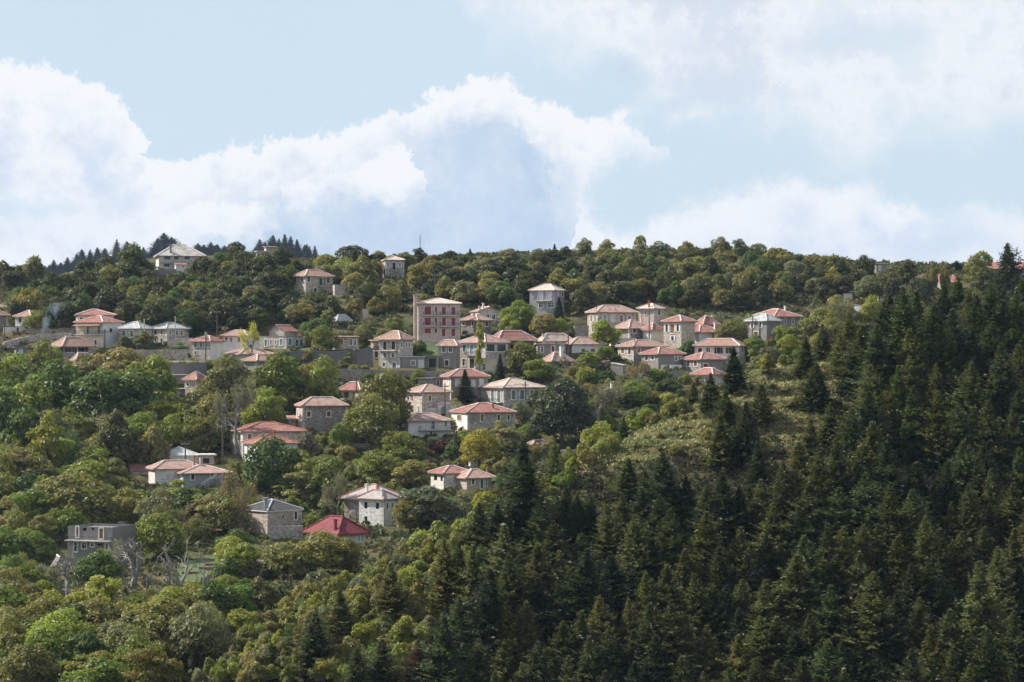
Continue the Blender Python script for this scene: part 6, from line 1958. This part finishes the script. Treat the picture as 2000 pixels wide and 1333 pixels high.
def covers_house(u, v, vb, w, D, tol=0.25):
    for a, b, c, d, HD in FOOT:
        if D > HD + 1.0:
            continue
        ou = min(u + w * .45, c) - max(u - w * .45, a)
        ov = min(vb, d) - max(v, b)
        if ou > 0 and ov > tol * 20 and ou * ov > 25:
            return True
    return False


def scatter(poly, kinds, tints, wr, ratio, gap, phrase, group, fn=None, n_max=400, names=None, seed=1, d0=215.0, step=6, vmin_gap=0.6, avoid=True, wv=None):
    r = random.Random(seed)
    us = [p[0] for p in poly]; vs = [p[1] for p in poly]
    cand = [(u + r.uniform(-step, step), v + r.uniform(-step, step)) for u in range(int(min(us)), int(max(us)), step) for v in range(int(min(vs)), int(max(vs)), step)]
    r.shuffle(cand)
    n = 0
    for u, vb in cand:
        if n >= n_max:
            break
        if not in_poly(u, vb, poly) or in_poly(u, vb, KEEP_OPEN):
            continue
        w = r.uniform(*wr)
        if wv:
            w *= wv(u, vb)
        if any(abs(u - a) < 60 and abs(vb - b) < 60 and math.hypot(u - a, (vb - b) / vmin_gap) < gap * w / ((wr[0] + wr[1]) / 2) for a, b, c in OCC):
            continue
        h = w * r.uniform(*ratio)
        f = fn or hill
        D = hit(u, vb, f, d0=d0)
        if avoid and covers_house(u, vb - h, vb, w, D):
            continue
        p = at(u, vb, D)
        if inside_house(p[0], p[1], 0.8):
            continue
        OCC.append((u, vb, w))
        k = r.choices([a for a, b in kinds], [b for a, b in kinds])[0]
        t_ = r.choices([a for a, b in tints], [b for a, b in tints])[0]
        PLANTS.append(dict(kind=k, u=u, v=vb - h, vb=vb, w=w, D=D, tint=t_, label=None, phrase=phrase, group=group, names=names))
        n += 1
    return n


small_top = lambda u, v: 0.62 if v < 528 else (0.82 if v < 548 else 1.0)
OAK = dict(names=('evergreen_oak', 'oak'), wv=small_top, vmin_gap=0.5)
NA = scatter([(0, 562), (150, 542), (300, 528), (500, 528), (545, 600), (500, 650), (330, 655), (60, 660), (0, 640)],
             [('bush', 6), ('broad', 3)], [('dark', 9), ('deep', 1.5), ('olive', 1.0), ('khaki', .4)], (46, 74), (0.78, 1.1), 22, 'shrub', 'evergreen oaks on the hill above the village', n_max=110, seed=3, **OAK)  # mostly dark leaf tints, painting in the shade of this slope
NA += scatter([(430, 528), (700, 520), (900, 522), (1000, 528), (1100, 520), (1180, 512), (1400, 512), (1550, 522), (1700, 545), (1720, 600), (1560, 590), (1440, 612), (1280, 596), (1110, 615), (930, 600), (800, 580), (700, 640), (540, 640), (520, 560)],
              [('bush', 8), ('broad', 1.4)], [('dark', 5), ('olive', 3), ('khaki', 1.6), ('deep', 1), ('sage', 1.0)], (42, 66), (0.74, 1.0), 22, 'shrub', 'evergreen oaks on the hill above the village', n_max=188, seed=4, **OAK)
NB = scatter([(330, 690), (700, 640), (820, 660), (1100, 640), (1480, 640), (1560, 700), (1400, 770), (1250, 830), (1120, 900), (1000, 980), (820, 1050), (600, 1060), (440, 920), (400, 800)],
             [('bush', 5), ('broad', 2), ('airy', 1)], [('green', 3), ('deep', 3), ('olive', 3), ('khaki', 1), ('lime', .8), ('sage', 1.2)], (22, 46), (0.7, 1.0), 19, 'shrub', 'garden bushes among the houses', n_max=230, seed=5, vmin_gap=0.55, names=('garden_bush', 'bush'))
NC = scatter([(0, 790), (330, 790), (440, 860), (250, 930), (460, 1010), (560, 1060), (640, 1100), (430, 1230), (330, 1345), (0, 1345)],
             [('broad', 6), ('airy', 2), ('thin', .5), ('bush', 2)], [('green', 3), ('deep', 3), ('olive', 4), ('khaki', 1.5), ('lime', 1.3), ('sage', 1)], (66, 118), (0.82, 1.05), 37, 'tree', 'broadleaf trees on the lower slope', n_max=190, seed=7, d0=270.0, vmin_gap=0.55, names=('orchard_tree', 'tree'))
ND = scatter([(330, 1345), (480, 1260), (640, 1160), (760, 1110), (880, 1060), (960, 1010), (1040, 1000), (960, 1130), (880, 1210), (780, 1345)],
             [('bush', 1)], [('glow', 5), ('olive', 3), ('khaki', 2), ('sage', 2), ('lime', 2.4), ('deep', .6)], (34, 62), (0.85, 1.15), 25, 'shrub', 'juniper and kermes scrub on the flank of the near ridge', fn=base_ground, n_max=200, seed=9, vmin_gap=0.65, names=('juniper', 'juniper'))
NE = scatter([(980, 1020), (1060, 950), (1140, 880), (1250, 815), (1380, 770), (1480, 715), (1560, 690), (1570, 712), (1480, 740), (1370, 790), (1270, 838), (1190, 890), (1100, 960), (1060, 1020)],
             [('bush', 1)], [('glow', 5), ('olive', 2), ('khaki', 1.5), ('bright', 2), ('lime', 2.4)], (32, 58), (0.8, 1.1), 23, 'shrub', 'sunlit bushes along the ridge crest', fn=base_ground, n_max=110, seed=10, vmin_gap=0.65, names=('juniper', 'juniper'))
NF = scatter([(1250, 800), (1420, 735), (1600, 700), (1640, 800), (1560, 900), (1380, 900), (1240, 900)],
             [('bush', 1)], [('olive', 5), ('khaki', 3), ('sage', 2)], (14, 30), (0.6, 0.9), 30, 'shrub', 'small bushes on the heath clearing', fn=base_ground, n_max=36, seed=12, vmin_gap=0.7, names=('broom_bush', 'bush'))

# ---- labels that single each plant out: kind, colour, relation to the nearest landmark, and order among its look-alikes
LANDMARKS = [(350, 505, 'the hilltop house'), (190, 640, 'the tall cream house'), (60, 625, 'the white house at the far left'), (264, 650, 'the first slate house'), (330, 648, 'the second slate house'), (130, 675, 'the wide brown roof'),
             (405, 675, 'the half stone house'), (455, 665, 'the white house by the yellow tree'), (545, 655, 'the gabled stone house'), (605, 545, 'the green shuttered slope house'), (770, 520, 'the skyline tower house'), (515, 490, 'the far crest house'),
             (672, 665, 'the low brown window house'), (670, 622, 'the slate cottage'), (768, 690, 'the square stone house'), (855, 625, 'the red shuttered block'), (920, 635, 'the dull brown house'), (1068, 585, 'the lilac house'),
             (950, 610, 'the pediment house'), (945, 685, 'the green veranda house'), (1000, 660, 'the deep porch house'), (1090, 670, 'the bleached roof'), (1195, 620, 'the large old stone house'), (1270, 610, 'the ivy wrapped house'),
             (1325, 640, 'the stone tower with white shutters'), (1375, 655, 'the white red roofed house'), (1510, 630, 'the silver slate house'), (1250, 680, 'the long brown house'), (1290, 700, 'the washing line house'),
             (1410, 690, 'the pale pink house'), (1382, 735, 'the pale stone cottage'), (905, 745, 'the half pink house'), (830, 775, 'the ivy cornered house'), (1000, 765, 'the five shuttered stone house'), (945, 815, 'the half white house'),
             (825, 825, 'the long iron balcony'), (690, 765, 'the small house with two toned roof'), (625, 810, 'the brown stone house'), (520, 860, 'the long pale stone house'), (350, 890, 'the metal roofed house'), (355, 920, 'the pale tile cottage'),
             (530, 1005, 'the dark slate house'), (725, 985, 'the new stone house'), (665, 1030, 'the crimson roof'), (890, 930, 'the whitewashed house'), (200, 1050, 'the concrete shell'), (470, 1105, 'the railed terrace'),
             (45, 1055, 'the pink roofed shed'), (1705, 515, 'the grey crest hut'), (1665, 605, 'the white streaked cottage'), (1655, 580, 'the white box shed'), (1820, 585, 'the lower red roof'), (1850, 545, 'the crest red roof'),
             (1250, 480, 'the tallest skyline tree'), (1420, 480, 'the pale skyline trees'), (1022, 920, 'the tall lone fir'), (1180, 865, 'the sunlit ridge tree'), (937, 870, 'the golden tree'), (1400, 840, 'the heath clearing'),
             (1750, 800, 'the bright leafy tree'), (1209, 1095, 'the dead grey fir'), (1011, 1170, 'the rust brown fir'), (480, 1170, 'the bright green cone'), (818, 1060, 'the yellow ridge bush'), (256, 1110, 'the great bare tree'),
             (226, 850, 'the great holm oak'), (1960, 530, 'the tallest crest fir'), (1990, 1320, 'the bottom right corner'), (1990, 900, 'the right edge, midway up'), (1650, 1320, 'the bottom edge, well right'), (1300, 1320, 'the bottom edge, centre right'),
             (900, 1320, 'the bottom edge, centre'), (600, 1320, 'the bottom edge under the scrub'), (300, 1320, 'the bottom edge at the left'), (20, 1250, 'the bottom left corner'), (20, 950, 'the left edge, midway down'), (1600, 1080, 'the heart of the fir wood')]
COLOUR_WORD = {'dark': 'dark', 'olive': 'olive', 'khaki': 'tawny', 'green': 'green', 'deep': 'deep green', 'bright': 'bright green', 'lime': 'yellow green', 'yellow': 'yellow', 'gold': 'golden', 'brown': 'brown', 'rust': 'rusty',
               'grey': 'grey', 'sage': 'grey green', 'red': 'red', 'glow': 'sunlit olive', 'slate': 'dull green', 'feather': 'bright green'}
ORD = ['first', 'second', 'third', 'fourth', 'fifth', 'sixth']


def base_label(p):
    v = (p['v'] + p['vb']) / 2 if p['kind'] != 'fir' else p['v'] + p['w']
    u = p['u']
    lm = min(LANDMARKS, key=lambda l: math.hypot(l[0] - u, l[1] - v))
    dx, dy = u - lm[0], v - lm[1]
    if math.hypot(dx, dy) < 22:
        rel = 'right beside'
    elif abs(dy) > 1.4 * abs(dx):
        rel = 'above' if dy < 0 else 'below'
    elif abs(dx) > 2.2 * abs(dy):
        rel = 'left of' if dx < 0 else 'right of'
    else:
        rel = ('up left' if dx < 0 else 'up right') + ' of' if dy < 0 else ('down left' if dx < 0 else 'down right') + ' of'
    size = ''
    ph = p['phrase'] or 'tree'
    if ph in ('shrub', 'tree'):
        ph = COLOUR_WORD.get(p['tint'], 'green') + ' ' + {'bush': 'shrub', 'broad': 'leafy tree', 'airy': 'open tree', 'thin': 'thinning tree', 'slim': 'slender tree'}.get(p['kind'], 'tree')
    return f'{ph} {rel} {lm[2]}'


def split_labels(ps, prefix=''):
    """give look-alikes with one label an order among themselves"""
    ps = sorted(ps, key=lambda p: p['u'])
    n = len(ps)
    if n == 1:
        return [(ps[0], prefix)]
    if n == 2:
        return [(ps[0], prefix + 'left one, '), (ps[1], prefix + 'right one, ')]
    if n == 3:
        return [(ps[0], prefix + 'leftmost, '), (ps[1], prefix + 'middle, '), (ps[2], prefix + 'rightmost, ')]
    if n <= 6:
        return [(p, prefix + ORD[i] + ' from left, ') for i, p in enumerate(ps)]
    q = sorted(ps, key=lambda p: p['v'])
    return split_labels(q[:n // 2], prefix + 'upper row ') + split_labels(q[n // 2:], prefix + 'lower row ')


by = {}
for p in PLANTS:
    if not p['label']:
        by.setdefault(base_label(p), []).append(p)
for lab, ps in by.items():
    for p, pre in split_labels(ps):
        p['label'] = (pre + lab).strip()
grow()

# ------------------------------------------------------------------ ground cover nobody could count
def cover_mesh(name, pts, rad, hgt, n_leaf, size, seed, mat):
    """low tufts and cushions: each is a handful of leaf faces on a small dome"""
    rng = np.random.default_rng(seed)
    n = len(pts)
    idx = np.repeat(np.arange(n), n_leaf)
    d = unit(rng.normal(size=(len(idx), 3))); d[:, 2] = np.abs(d[:, 2])
    r = rng.uniform(0.6, 1.05, len(idx))[:, None]
    c = pts[idx] + d * r * np.stack([rad[idx], rad[idx], hgt[idx]], 1)
    nn = unit(d * .6 + rng.normal(size=d.shape) * .5)
    t_ = unit(np.cross(nn, rng.normal(size=d.shape))); b_ = np.cross(nn, t_)
    s = size * np.exp(rng.normal(size=(len(idx), 1)) * .3) * np.clip(rad[idx][:, None] / 0.9, .55, 1.5)
    me = quad_mesh(name, c, t_ * s, b_ * s * .6, mat)
    return me


def cover_mat(name, cols, scale=0.11):
    m, t, b, o = new_mat(name)
    co = t.n('ShaderNodeTexCoord').outputs['Object']
    n = t.noise(co, scale, 5, 0.62).outputs[0]; n2 = t.noise(co, 1.1, 3, 0.6).outputs[0]; n3 = t.noise(co, scale * 2.7, 4, .6).outputs[0]
    c = t.mix(t.rng(n, .40, .60), cols[0], cols[1])
    c = t.mix(t.m('MULTIPLY', t.rng(n3, .54, .66), .85), c, cols[2])
    c = t.vm('SCALE', c, t.rng(n2, .3, .7, .65, 1.35, smooth=False))
    t.put(b.inputs['Base Color'], c)
    b.inputs['Roughness'].default_value = .6; b.inputs['Specular IOR Level'].default_value = .2
    tr = t.n('ShaderNodeBsdfTranslucent'); t.put(tr.inputs[0], c)
    mx = t.n('ShaderNodeMixShader'); mx.inputs[0].default_value = .3
    t.t.links.new(b.outputs[0], mx.inputs[1]); t.t.links.new(tr.outputs[0], mx.inputs[2]); t.t.links.new(mx.outputs[0], o.inputs[0])


cover_mat('undergrowth', [(0.075, 0.095, 0.032), (0.125, 0.120, 0.050), (0.17, 0.125, 0.07)])
cover_mat('heath', [(0.36, 0.345, 0.15), (0.24, 0.26, 0.10), (0.44, 0.37, 0.21)], .09)
rng = np.random.default_rng(77)


def near_house(x, y, pad):
    out_ = np.zeros(len(x), bool)
    for h in HOUSES:
        c_, s_ = math.cos(h['rot']), math.sin(h['rot'])
        dx, dy = x - h['cx'], y - h['cy']
        lx, ly = dx * c_ + dy * s_, -dx * s_ + dy * c_
        out_ |= (np.abs(lx) < h['L'] / 2 + pad) & (np.abs(ly) < h['W'] / 2 + pad)
    return out_


def sample_frame(n, y0, y1, power=1.0):
    y = np.sqrt(rng.uniform(y0 ** 2, y1 ** 2, n))
    x = y * rng.uniform(-1.06, 1.06, n) * 1000 / F
    return x, y


# undergrowth of the hill
x, y = sample_frame(15000, 285, 675)
on_spur = spur(x, y) > hill(x, y) - 0.5
_pv = F * y * math.cos(PITCH)
zt_ = base_ground(x, y)
pu_ = 1000 + F * x / (y * math.cos(PITCH) + zt_ * math.sin(PITCH)); pv_ = 666.5 - F * (-y * math.sin(PITCH) + zt_ * math.cos(PITCH)) / (y * math.cos(PITCH) + zt_ * math.sin(PITCH))
on_lawn = np.array([any(in_poly(a, b_, L_) for L_ in LAWNS) for a, b_ in zip(pu_, pv_)])
on_road = np.array([any((x_ - c[0]) ** 2 + (y_ - c[1]) ** 2 < 16 for c in ROADPTS) for x_, y_ in zip(x, y)])
k = ~near_house(x, y, 1.6) & ~on_spur & ~on_lawn & ~on_road
x, y = x[k], y[k]
z = final_ground(x, y)
rad = rng.uniform(0.55, 1.5, len(x)); hg = rad * rng.uniform(.55, 1.1, len(x))
o = bpy.data.objects.new('undergrowth', cover_mesh('undergrowth', np.stack([x, y, z], 1), rad, hg, 30, .26, 1, 'undergrowth'))
COL.objects.link(o); tag(o, 'low scrub and tall grass covering the village hillside', None, None, 'stuff')
# near ridge: tawny heath cushions in the open, dark litter scrub under the firs
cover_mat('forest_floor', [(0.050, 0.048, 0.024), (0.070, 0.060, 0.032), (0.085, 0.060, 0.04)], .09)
CLEARING = [(1110, 890), (1230, 815), (1420, 740), (1520, 690), (1630, 690), (1640, 760), (1600, 850), (1530, 885), (1440, 890), (1330, 890), (1230, 910), (1130, 930)]
x, y = sample_frame(17000, 245, 420)
xb, yb = sample_frame(26000, 300, 390)
k_ = (xb > 5) & (xb < 52)
x, y = np.concatenate([x, xb[k_]]), np.concatenate([y, yb[k_]])
k = spur(x, y) > hill(x, y) + 0.5
x, y = x[k], y[k]
z = final_ground(x, y)
yc_ = y * math.cos(PITCH) + z * math.sin(PITCH)
pu_ = 1000 + F * x / yc_; pv_ = 666.5 - F * (-y * math.sin(PITCH) + z * math.cos(PITCH)) / yc_
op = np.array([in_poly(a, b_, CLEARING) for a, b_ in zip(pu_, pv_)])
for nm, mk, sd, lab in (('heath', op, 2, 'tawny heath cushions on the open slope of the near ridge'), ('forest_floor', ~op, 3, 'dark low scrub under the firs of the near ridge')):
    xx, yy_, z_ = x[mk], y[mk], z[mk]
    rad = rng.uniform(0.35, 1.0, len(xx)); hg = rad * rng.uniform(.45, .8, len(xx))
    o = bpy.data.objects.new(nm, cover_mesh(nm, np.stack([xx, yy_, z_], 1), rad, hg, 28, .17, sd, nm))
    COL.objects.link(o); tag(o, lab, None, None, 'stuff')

# ------------------------------------------------------------------ poles and wires
POLES = {}
for key, u, vt, vb, lab in [
    ('a', 424, 605, 660, 'thin pole on the slope above the half stone house'), ('b', 402, 655, 708, 'wooden pole in front of the half stone house'), ('c', 205, 643, 680, 'pole at the foot of the tall cream house'),
    ('d', 9, 631, 676, 'pole at the left edge by the stone house'), ('m', 820.5, 459, 500, 'tall bare mast on the skyline right of the tower house'), ('e', 850, 534, 582, 'pole on the slope above the red shuttered block'),
    ('f', 633, 671, 690, 'short pole beside the white trunked tree'), ('g', 695, 678, 716, 'pole before the long smooth grey wall'), ('h', 937, 648, 702, 'pole before the green veranda house'),
    ('i', 1110, 644, 697, 'pole beside the dormer roof'), ('j', 869, 749, 812, 'pole before the ivy cornered house'), ('k', 1026, 746, 820, 'pole before the big five shuttered house'), ('l', 1268, 602, 664, 'pole before the ivy wrapped house'),
    ('n', 1470, 618, 660, 'thin pole before the silver slate house'), ('o', 1429, 614, 636, 'pole with a small box left of the silver slate house'), ('p', 1407, 607, 628, 'pole behind the white chimneys'),
    ('q', 1303, 762, 792, 'leaning propped pole on the grass right of the ravine'), ('r', 435, 828, 903, 'tall pole left of the long pale stone house'), ('s', 440, 818, 842, 'short pole top behind the long pale stone house'),
    ('t', 705, 801, 868, 'tall pole right of the brown stone house'), ('v', 696, 738, 770, 'pole in front of the small two toned roof'), ('w', 887, 827, 898, 'pole below the half white house'), ('x', 362, 862, 880, 'small pole over the metal roof'),
    ('y', 1665, 566, 592, 'pole beside the white box shed'), ('z', 1703, 557, 588, 'pole before the low pale roof behind a fir'), ('aa', 1051, 750, 770, 'pole with a lamp at the corner of the five shuttered house')]:
    D = hit(u, vb)
    for _ in range(20):
        p = at(u, vb, D)
        if not inside_house(p[0], p[1], .3):
            break
        D -= .8
    x, y, zt = at(u, vt, D)
    zg = float(final_ground(x, y)[0])
    H = zt - zg
    root = empty('utility_pole', (x, y, zg), RNG.uniform(-.4, .4), lab, 'pole')
    MB().tube((0, 0, -.8), (0, 0, H), *((.17, .11) if key != 'm' else (.13, .06)), n=7).build('pole', 'pole_wood', root)
    POLES[key] = (x, y, zt)
    if key == 'm':
        continue
    arm = MB().box(-.75, .75, -.06, .06, H - .75, H - .62).build('crossarm', 'pole_wood', root)
    for sx in (-.65, -.25, .25, .65):
        MB().tube((sx, 0, H - .618), (sx, 0, H - .42), .05, n=5).build('insulator', 'trim', arm)
    POLES[key] = (x, y, zt)
for a, b, lab in [('m', 'e', 'bundle of wires slanting from the skyline mast'), ('a', 'b', 'wires over the half stone house'), ('p', 'o', 'wire beside the white chimneys'), ('i', 'h', 'wire past the bleached roof'), ('j', 'k', 'wires before the half pink house'),
                  ('x', 'r', 'wires over the metal roof'), ('r', 't', 'long wire past the brown stone house'), ('g', 'f', 'wires along the smooth grey wall'), ('c', 'b', 'wires before the slate houses'), ('y', 'z', 'wires in the clearing below the crest hut'),
                  ('l', 'n', 'wire past the stone tower with white shutters'), ('t', 'v', 'wires before the two toned roof')]:
    A, B = np.array(POLES[a]), np.array(POLES[b])
    root = empty('power_line', A, 0, lab, 'wire')
    for k in range(3):
        mb = MB()
        N = 10
        side = np.array([(k - 1) * .5, 0, -.4])
        sag = np.linalg.norm(B - A) * .03
        pts = [(B - A) * i / N + side - np.array([0, 0, 4 * sag * (i / N) * (1 - i / N)]) for i in range(N + 1)]
        for i in range(N):
            mb.tube(pts[i], pts[i + 1], .016, n=3)
        mb.build('wire', 'wire', root)

# ------------------------------------------------------------------ parked blue pickup behind the green tree
plain('car_blue', (0.045, 0.06, 0.13), rough=.3, var=.05, spec=.5)
plain('tyre', (0.02, 0.02, 0.02), rough=.9)
plain('lamp_glass', (0.5, 0.48, 0.44), rough=.2, spec=.5)
Dp = float(np.interp(592, [p[0] for p in ROAD_PX], _rd[:, 1])) + 1.6
px_, py_, _ = at(594, 712, Dp)
pz = float(np.interp(594, [p[0] for p in ROAD_PX], _rd[:, 2])) + .03
tr = empty('pickup_truck', (px_, py_, pz), math.radians(4), 'dark blue pickup parked on the road behind the green tree', 'pickup')


def extrude(mb, prof, y0, y1):
    k = len(prof)
    a = [(x, y0, z) for x, z in prof]; b = [(x, y1, z) for x, z in prof]
    mb.poly(a); mb.poly(b[::-1])
    for i in range(k):
        mb.poly([a[i], b[i], b[(i + 1) % k], a[(i + 1) % k]])
    return mb


extrude(MB(), [(-2.5, .45), (2.5, .45), (2.55, .8), (2.45, 1.02), (.95, 1.08), (-2.5, 1.08)], -.88, .88).build('body', 'car_blue', tr)
cab = extrude(MB(), [(-.75, 1.083), (1.0, 1.083), (.45, 1.68), (-.6, 1.70)], -.76, .76).build('cab', 'car_blue', tr)
extrude(MB(), [(-.62, 1.14), (.82, 1.14), (.40, 1.62), (-.52, 1.63)], -.775, -.762).build('side_window', 'glass_dark', cab)
extrude(MB(), [(-.62, 1.14), (.82, 1.14), (.40, 1.62), (-.52, 1.63)], .762, .775).build('side_window', 'glass_dark', cab)
MB().box(-2.45, -.8, -.8, .8, 1.083, 1.12).build('cargo_bed', 'tyre', tr)
for sx in (-1.6, 1.65):
    for sy in (-.8, .8):
        w_ = MB().tube((sx, sy - .11, .36), (sx, sy + .11, .36), .36, n=14).build('wheel', 'tyre', tr)
        MB().tube((sx, sy - .12, .36), (sx, sy + .12, .36), .2, n=10).build('rim', 'flue_metal', w_)
for sy in (-.65, .65):
    MB().box(2.54, 2.60, sy - .16, sy + .16, .72, .9).build('headlight', 'lamp_glass', tr)

# ------------------------------------------------------------------ arched blue gate of the courtyard
Dg = hit(866, 808)
gx_, gy_, gz_ = at(866, 808, Dg)
sg = Dg / F
g = empty('arched_gate', (gx_, gy_, gz_), math.radians(-6), 'pale stone gate with an arched blue door and a white gabled cap', 'gate')
W_, H_ = 11 * sg, 18 * sg
dw, dh = 4.2 * sg, 13 * sg
gm = MB()
arc = [(-dw, 0), (-dw, dh - dw)] + [(-dw * math.cos(a), dh - dw + dw * math.sin(a)) for a in np.linspace(.2, PI - .2, 9)] + [(dw, dh - dw), (dw, 0)]
outer = [(-W_, -1.0), (-W_, H_), (0, H_ + 3 * sg), (W_, H_), (W_, -1.0)]
left = [(-W_, -1.0), (-W_, H_), (0, H_ + 3 * sg)] + [(x_, z_) for x_, z_ in arc if x_ <= 0.001][::-1] + [(-dw, -1.0)]
right = [(W_, -1.0), (dw, -1.0)] + [(x_, z_) for x_, z_ in arc if x_ >= -0.001][::-1] + [(0, H_ + 3 * sg), (W_, H_)]
for pr in (left, right):
    extrude(gm, pr, -.3, .3)
gm.build('gate_wall', 'stone_pale', g)
extrude(MB(), arc, -.05, .05).build('door', 'shutter_sky', g)
cp = MB()
for sx in (-1, 1):
    extrude(cp, [(0, H_ + 3 * sg + .01), (sx * (W_ + .15), H_ + .01), (sx * (W_ + .15), H_ + .2), (0, H_ + 3 * sg + .22)], -.42, .42)
cp.build('cap', 'fascia_white', g)

# ------------------------------------------------------------------ planting beds, lamps, terrace railing, outside stair, antenna, birds
for u0, u1, v, lab in [(420, 442, 1099, 'reddish planting bed highest on the garden slope'), (402, 435, 1106, 'longer reddish planting bed second from the top'), (390, 417, 1113, 'reddish planting bed third from the top'),
                       (357, 387, 1123, 'lowest reddish planting bed beside the bare tree')]:
    D = hit(u0, v)
    a, b = at(u0, v, D), at(u1, v - 1, D)
    zg = float(max(final_ground((a[0] + b[0]) / 2, D)[0], final_ground(a[0], D)[0], final_ground(b[0], D)[0]))
    r_ = empty('planting_bed', ((a[0] + b[0]) / 2, D, zg), 0, lab, 'planting bed')
    hw = (b[0] - a[0]) / 2
    MB().box(-hw, hw, -.5, .5, -.8, .35).build('soil', 'brick_red', r_)
    MB().box(-hw - .06, hw + .06, -.6, -.503, -.8, .42).build('edging', 'wood_brown', r_)
for u, lab in ((339.5, 'white globe lamp, left of three on the vine terrace'), (347.5, 'white globe lamp, middle of three on the vine terrace'), (355.5, 'white globe lamp, right of three on the vine terrace')):
    D = hit(u, 815)
    a = at(u, 815, D)
    r_ = empty('garden_lamp', (a[0], a[1], a[2]), 0, lab, 'lamp')
    hgt = 11 * D / F
    MB().tube((0, 0, -1), (0, 0, hgt), .05, n=6).build('post', 'iron', r_)
    me = bpy.data.meshes.new('globe'); bm = bmesh.new(); bmesh.ops.create_uvsphere(bm, u_segments=10, v_segments=7, radius=.2); bm.to_mesh(me); bm.free(); me.materials.append(MATS['shutter_white'])
    go = bpy.data.objects.new('globe', me); COL.objects.link(go); go.parent = r_; go.location = (0, 0, hgt + .18)
for h in HOUSES:
    if h['name'] == 'stone_gatehouse':
        L_, W_ = h['L'], h['W']
        z_ = h['H'] + .2
        railing(h['root'], [(-L_ / 2, W_ / 2, z_), (-L_ / 2, -W_ / 2, z_), (L_ / 2, -W_ / 2, z_)], 1.15, 'trim', gap=.28)
    if h['name'] == 'stair_house':
        s_ = h['s']; L_, W_ = h['L'], h['W']
        fx = lambda u: (u - h['uc']) / (h['ur'] - h['uc']) * L_ - L_ / 2
        x1, x0 = fx(420), fx(391); z1, z0 = (h['vb'] - 937.5) * s_, (h['vb'] - 957) * s_
        st = None
        n = 12
        y1 = -W_ / 2 - .01
        sm = MB()
        for i in range(n):
            xa, xb = x0 + (x1 - x0) * i / n, x0 + (x1 - x0) * (i + 1) / n
            sm.box(xa, xb, y1 - 1.1, y1, -2, z0 + (z1 - z0) * (i + 1) / n)
        st = sm.build('stair', 'concrete', h['root'])
        for yy in (y1 - 1.1, y1 - .08):
            rl = MB()
            rl.tube((x0, yy, z0 + 1), (x1, yy, z1 + 1), .06, n=5)
            for i in range(0, n + 1, 3):
                xx = x0 + (x1 - x0) * i / n; zz = z0 + (z1 - z0) * i / n
                rl.tube((xx, yy, zz), (xx, yy, zz + 1), .03, n=4)
            rl.build('handrail', 'white_wall', st)
for u, v, lab in ((1511.5, 169.5, 'tiny dark bird in the sky, left and lower of two'), (1516.5, 167.5, 'tiny dark bird in the sky, right and higher of two')):
    p = at(u, v, 420)
    r_ = empty('bird', p, .5, lab, 'bird'); r_.scale = (.42, .42, .42)
    bd = MB().tube((0, -.28, 0), (0, .0, 0), .03, .10, n=6).tube((0, .002, 0), (0, .3, .03), .10, .03, n=6).build('body', 'iron', r_)
    for sx in (-1, 1):
        wg = MB(); wg.poly([(sx * .05, -.12, .02), (sx * .3, -.06, .14), (sx * .62, -.14, .06), (sx * .3, .1, .15), (sx * .05, .14, .03)])
        wg.poly([(sx * .05, -.12, .0), (sx * .3, -.06, .12), (sx * .62, -.14, .04), (sx * .3, .1, .13), (sx * .05, .14, .01)]); wg.build('wing', 'iron', r_)

# ------------------------------------------------------------------ bonfire smoke drifting up in front of the left-hand slope
ms = bpy.data.materials.new('smoke')
ms.use_nodes = True
q = NT(ms.node_tree); q.t.nodes.clear()
oo = q.n('ShaderNodeOutputMaterial')
pv = q.n('ShaderNodeVolumePrincipled')
pv.inputs['Color'].default_value = (0.66, 0.82, 1.0, 1)
co = q.n('ShaderNodeTexCoord').outputs['Object']
sx = q.n('ShaderNodeSeparateXYZ'); q.put(sx.inputs[0], co)
nz = q.noise(q.vm('MULTIPLY', co, (1, 1, .5)), .55, 4, .6).outputs[0]
dens = q.m('MULTIPLY', q.rng(nz, .42, .72), q.rng(sx.outputs[2], 0, 9.0, 1.0, .2, smooth=False))
q.put(pv.inputs['Density'], dens)
q.t.links.new(pv.outputs[0], oo.inputs['Volume'])
D = hit(80, 664) - 1.0
p0 = at(80, 663, D); p1 = at(116, 592, D)
sm = MB()
N = 9
prev = None
for i in range(N + 1):
    f_ = i / N
    cx_, cz_ = (p1[0] - p0[0]) * (f_ ** 1.3), (p1[2] - p0[2]) * f_
    r = .35 + 2.3 * f_ * (1.15 - .35 * f_)
    ring = [Vector((cx_ + r * math.cos(2 * PI * k / 10), r * .8 * math.sin(2 * PI * k / 10), cz_)) for k in range(10)]
    if prev:
        for k in range(10):
            sm.poly([prev[k], prev[(k + 1) % 10], ring[(k + 1) % 10], ring[k]])
    else:
        sm.poly(ring[::-1])
    prev = ring
sm.poly(prev)
so = sm.build('smoke', None, None, p0)
so.data.materials.append(ms)
tag(so, 'thin blue white bonfire smoke drifting up', None, None, 'stuff')

# ------------------------------------------------------------------ the air: one closed box of thin pale haze round everything
m = bpy.data.materials.new('air')
m.use_nodes = True
nt_ = m.node_tree
nt_.nodes.clear()
o_ = nt_.nodes.new('ShaderNodeOutputMaterial')
pv = nt_.nodes.new('ShaderNodeVolumePrincipled')
pv.inputs['Color'].default_value = (0.55, 0.72, 1.0, 1)
pv.inputs['Density'].default_value = 0.00005
pv.inputs['Anisotropy'].default_value = 0.2
nt_.links.new(pv.outputs[0], o_.inputs['Volume'])
zlo, zhi = float(gz.min()) - 1.0, 165.0
hz = MB().box(-1560, 1560, -180, 3360, zlo, zhi)
ho = hz.build('haze', None)
ho.data.materials.append(m)
tag(ho, None, None, None, 'stuff')
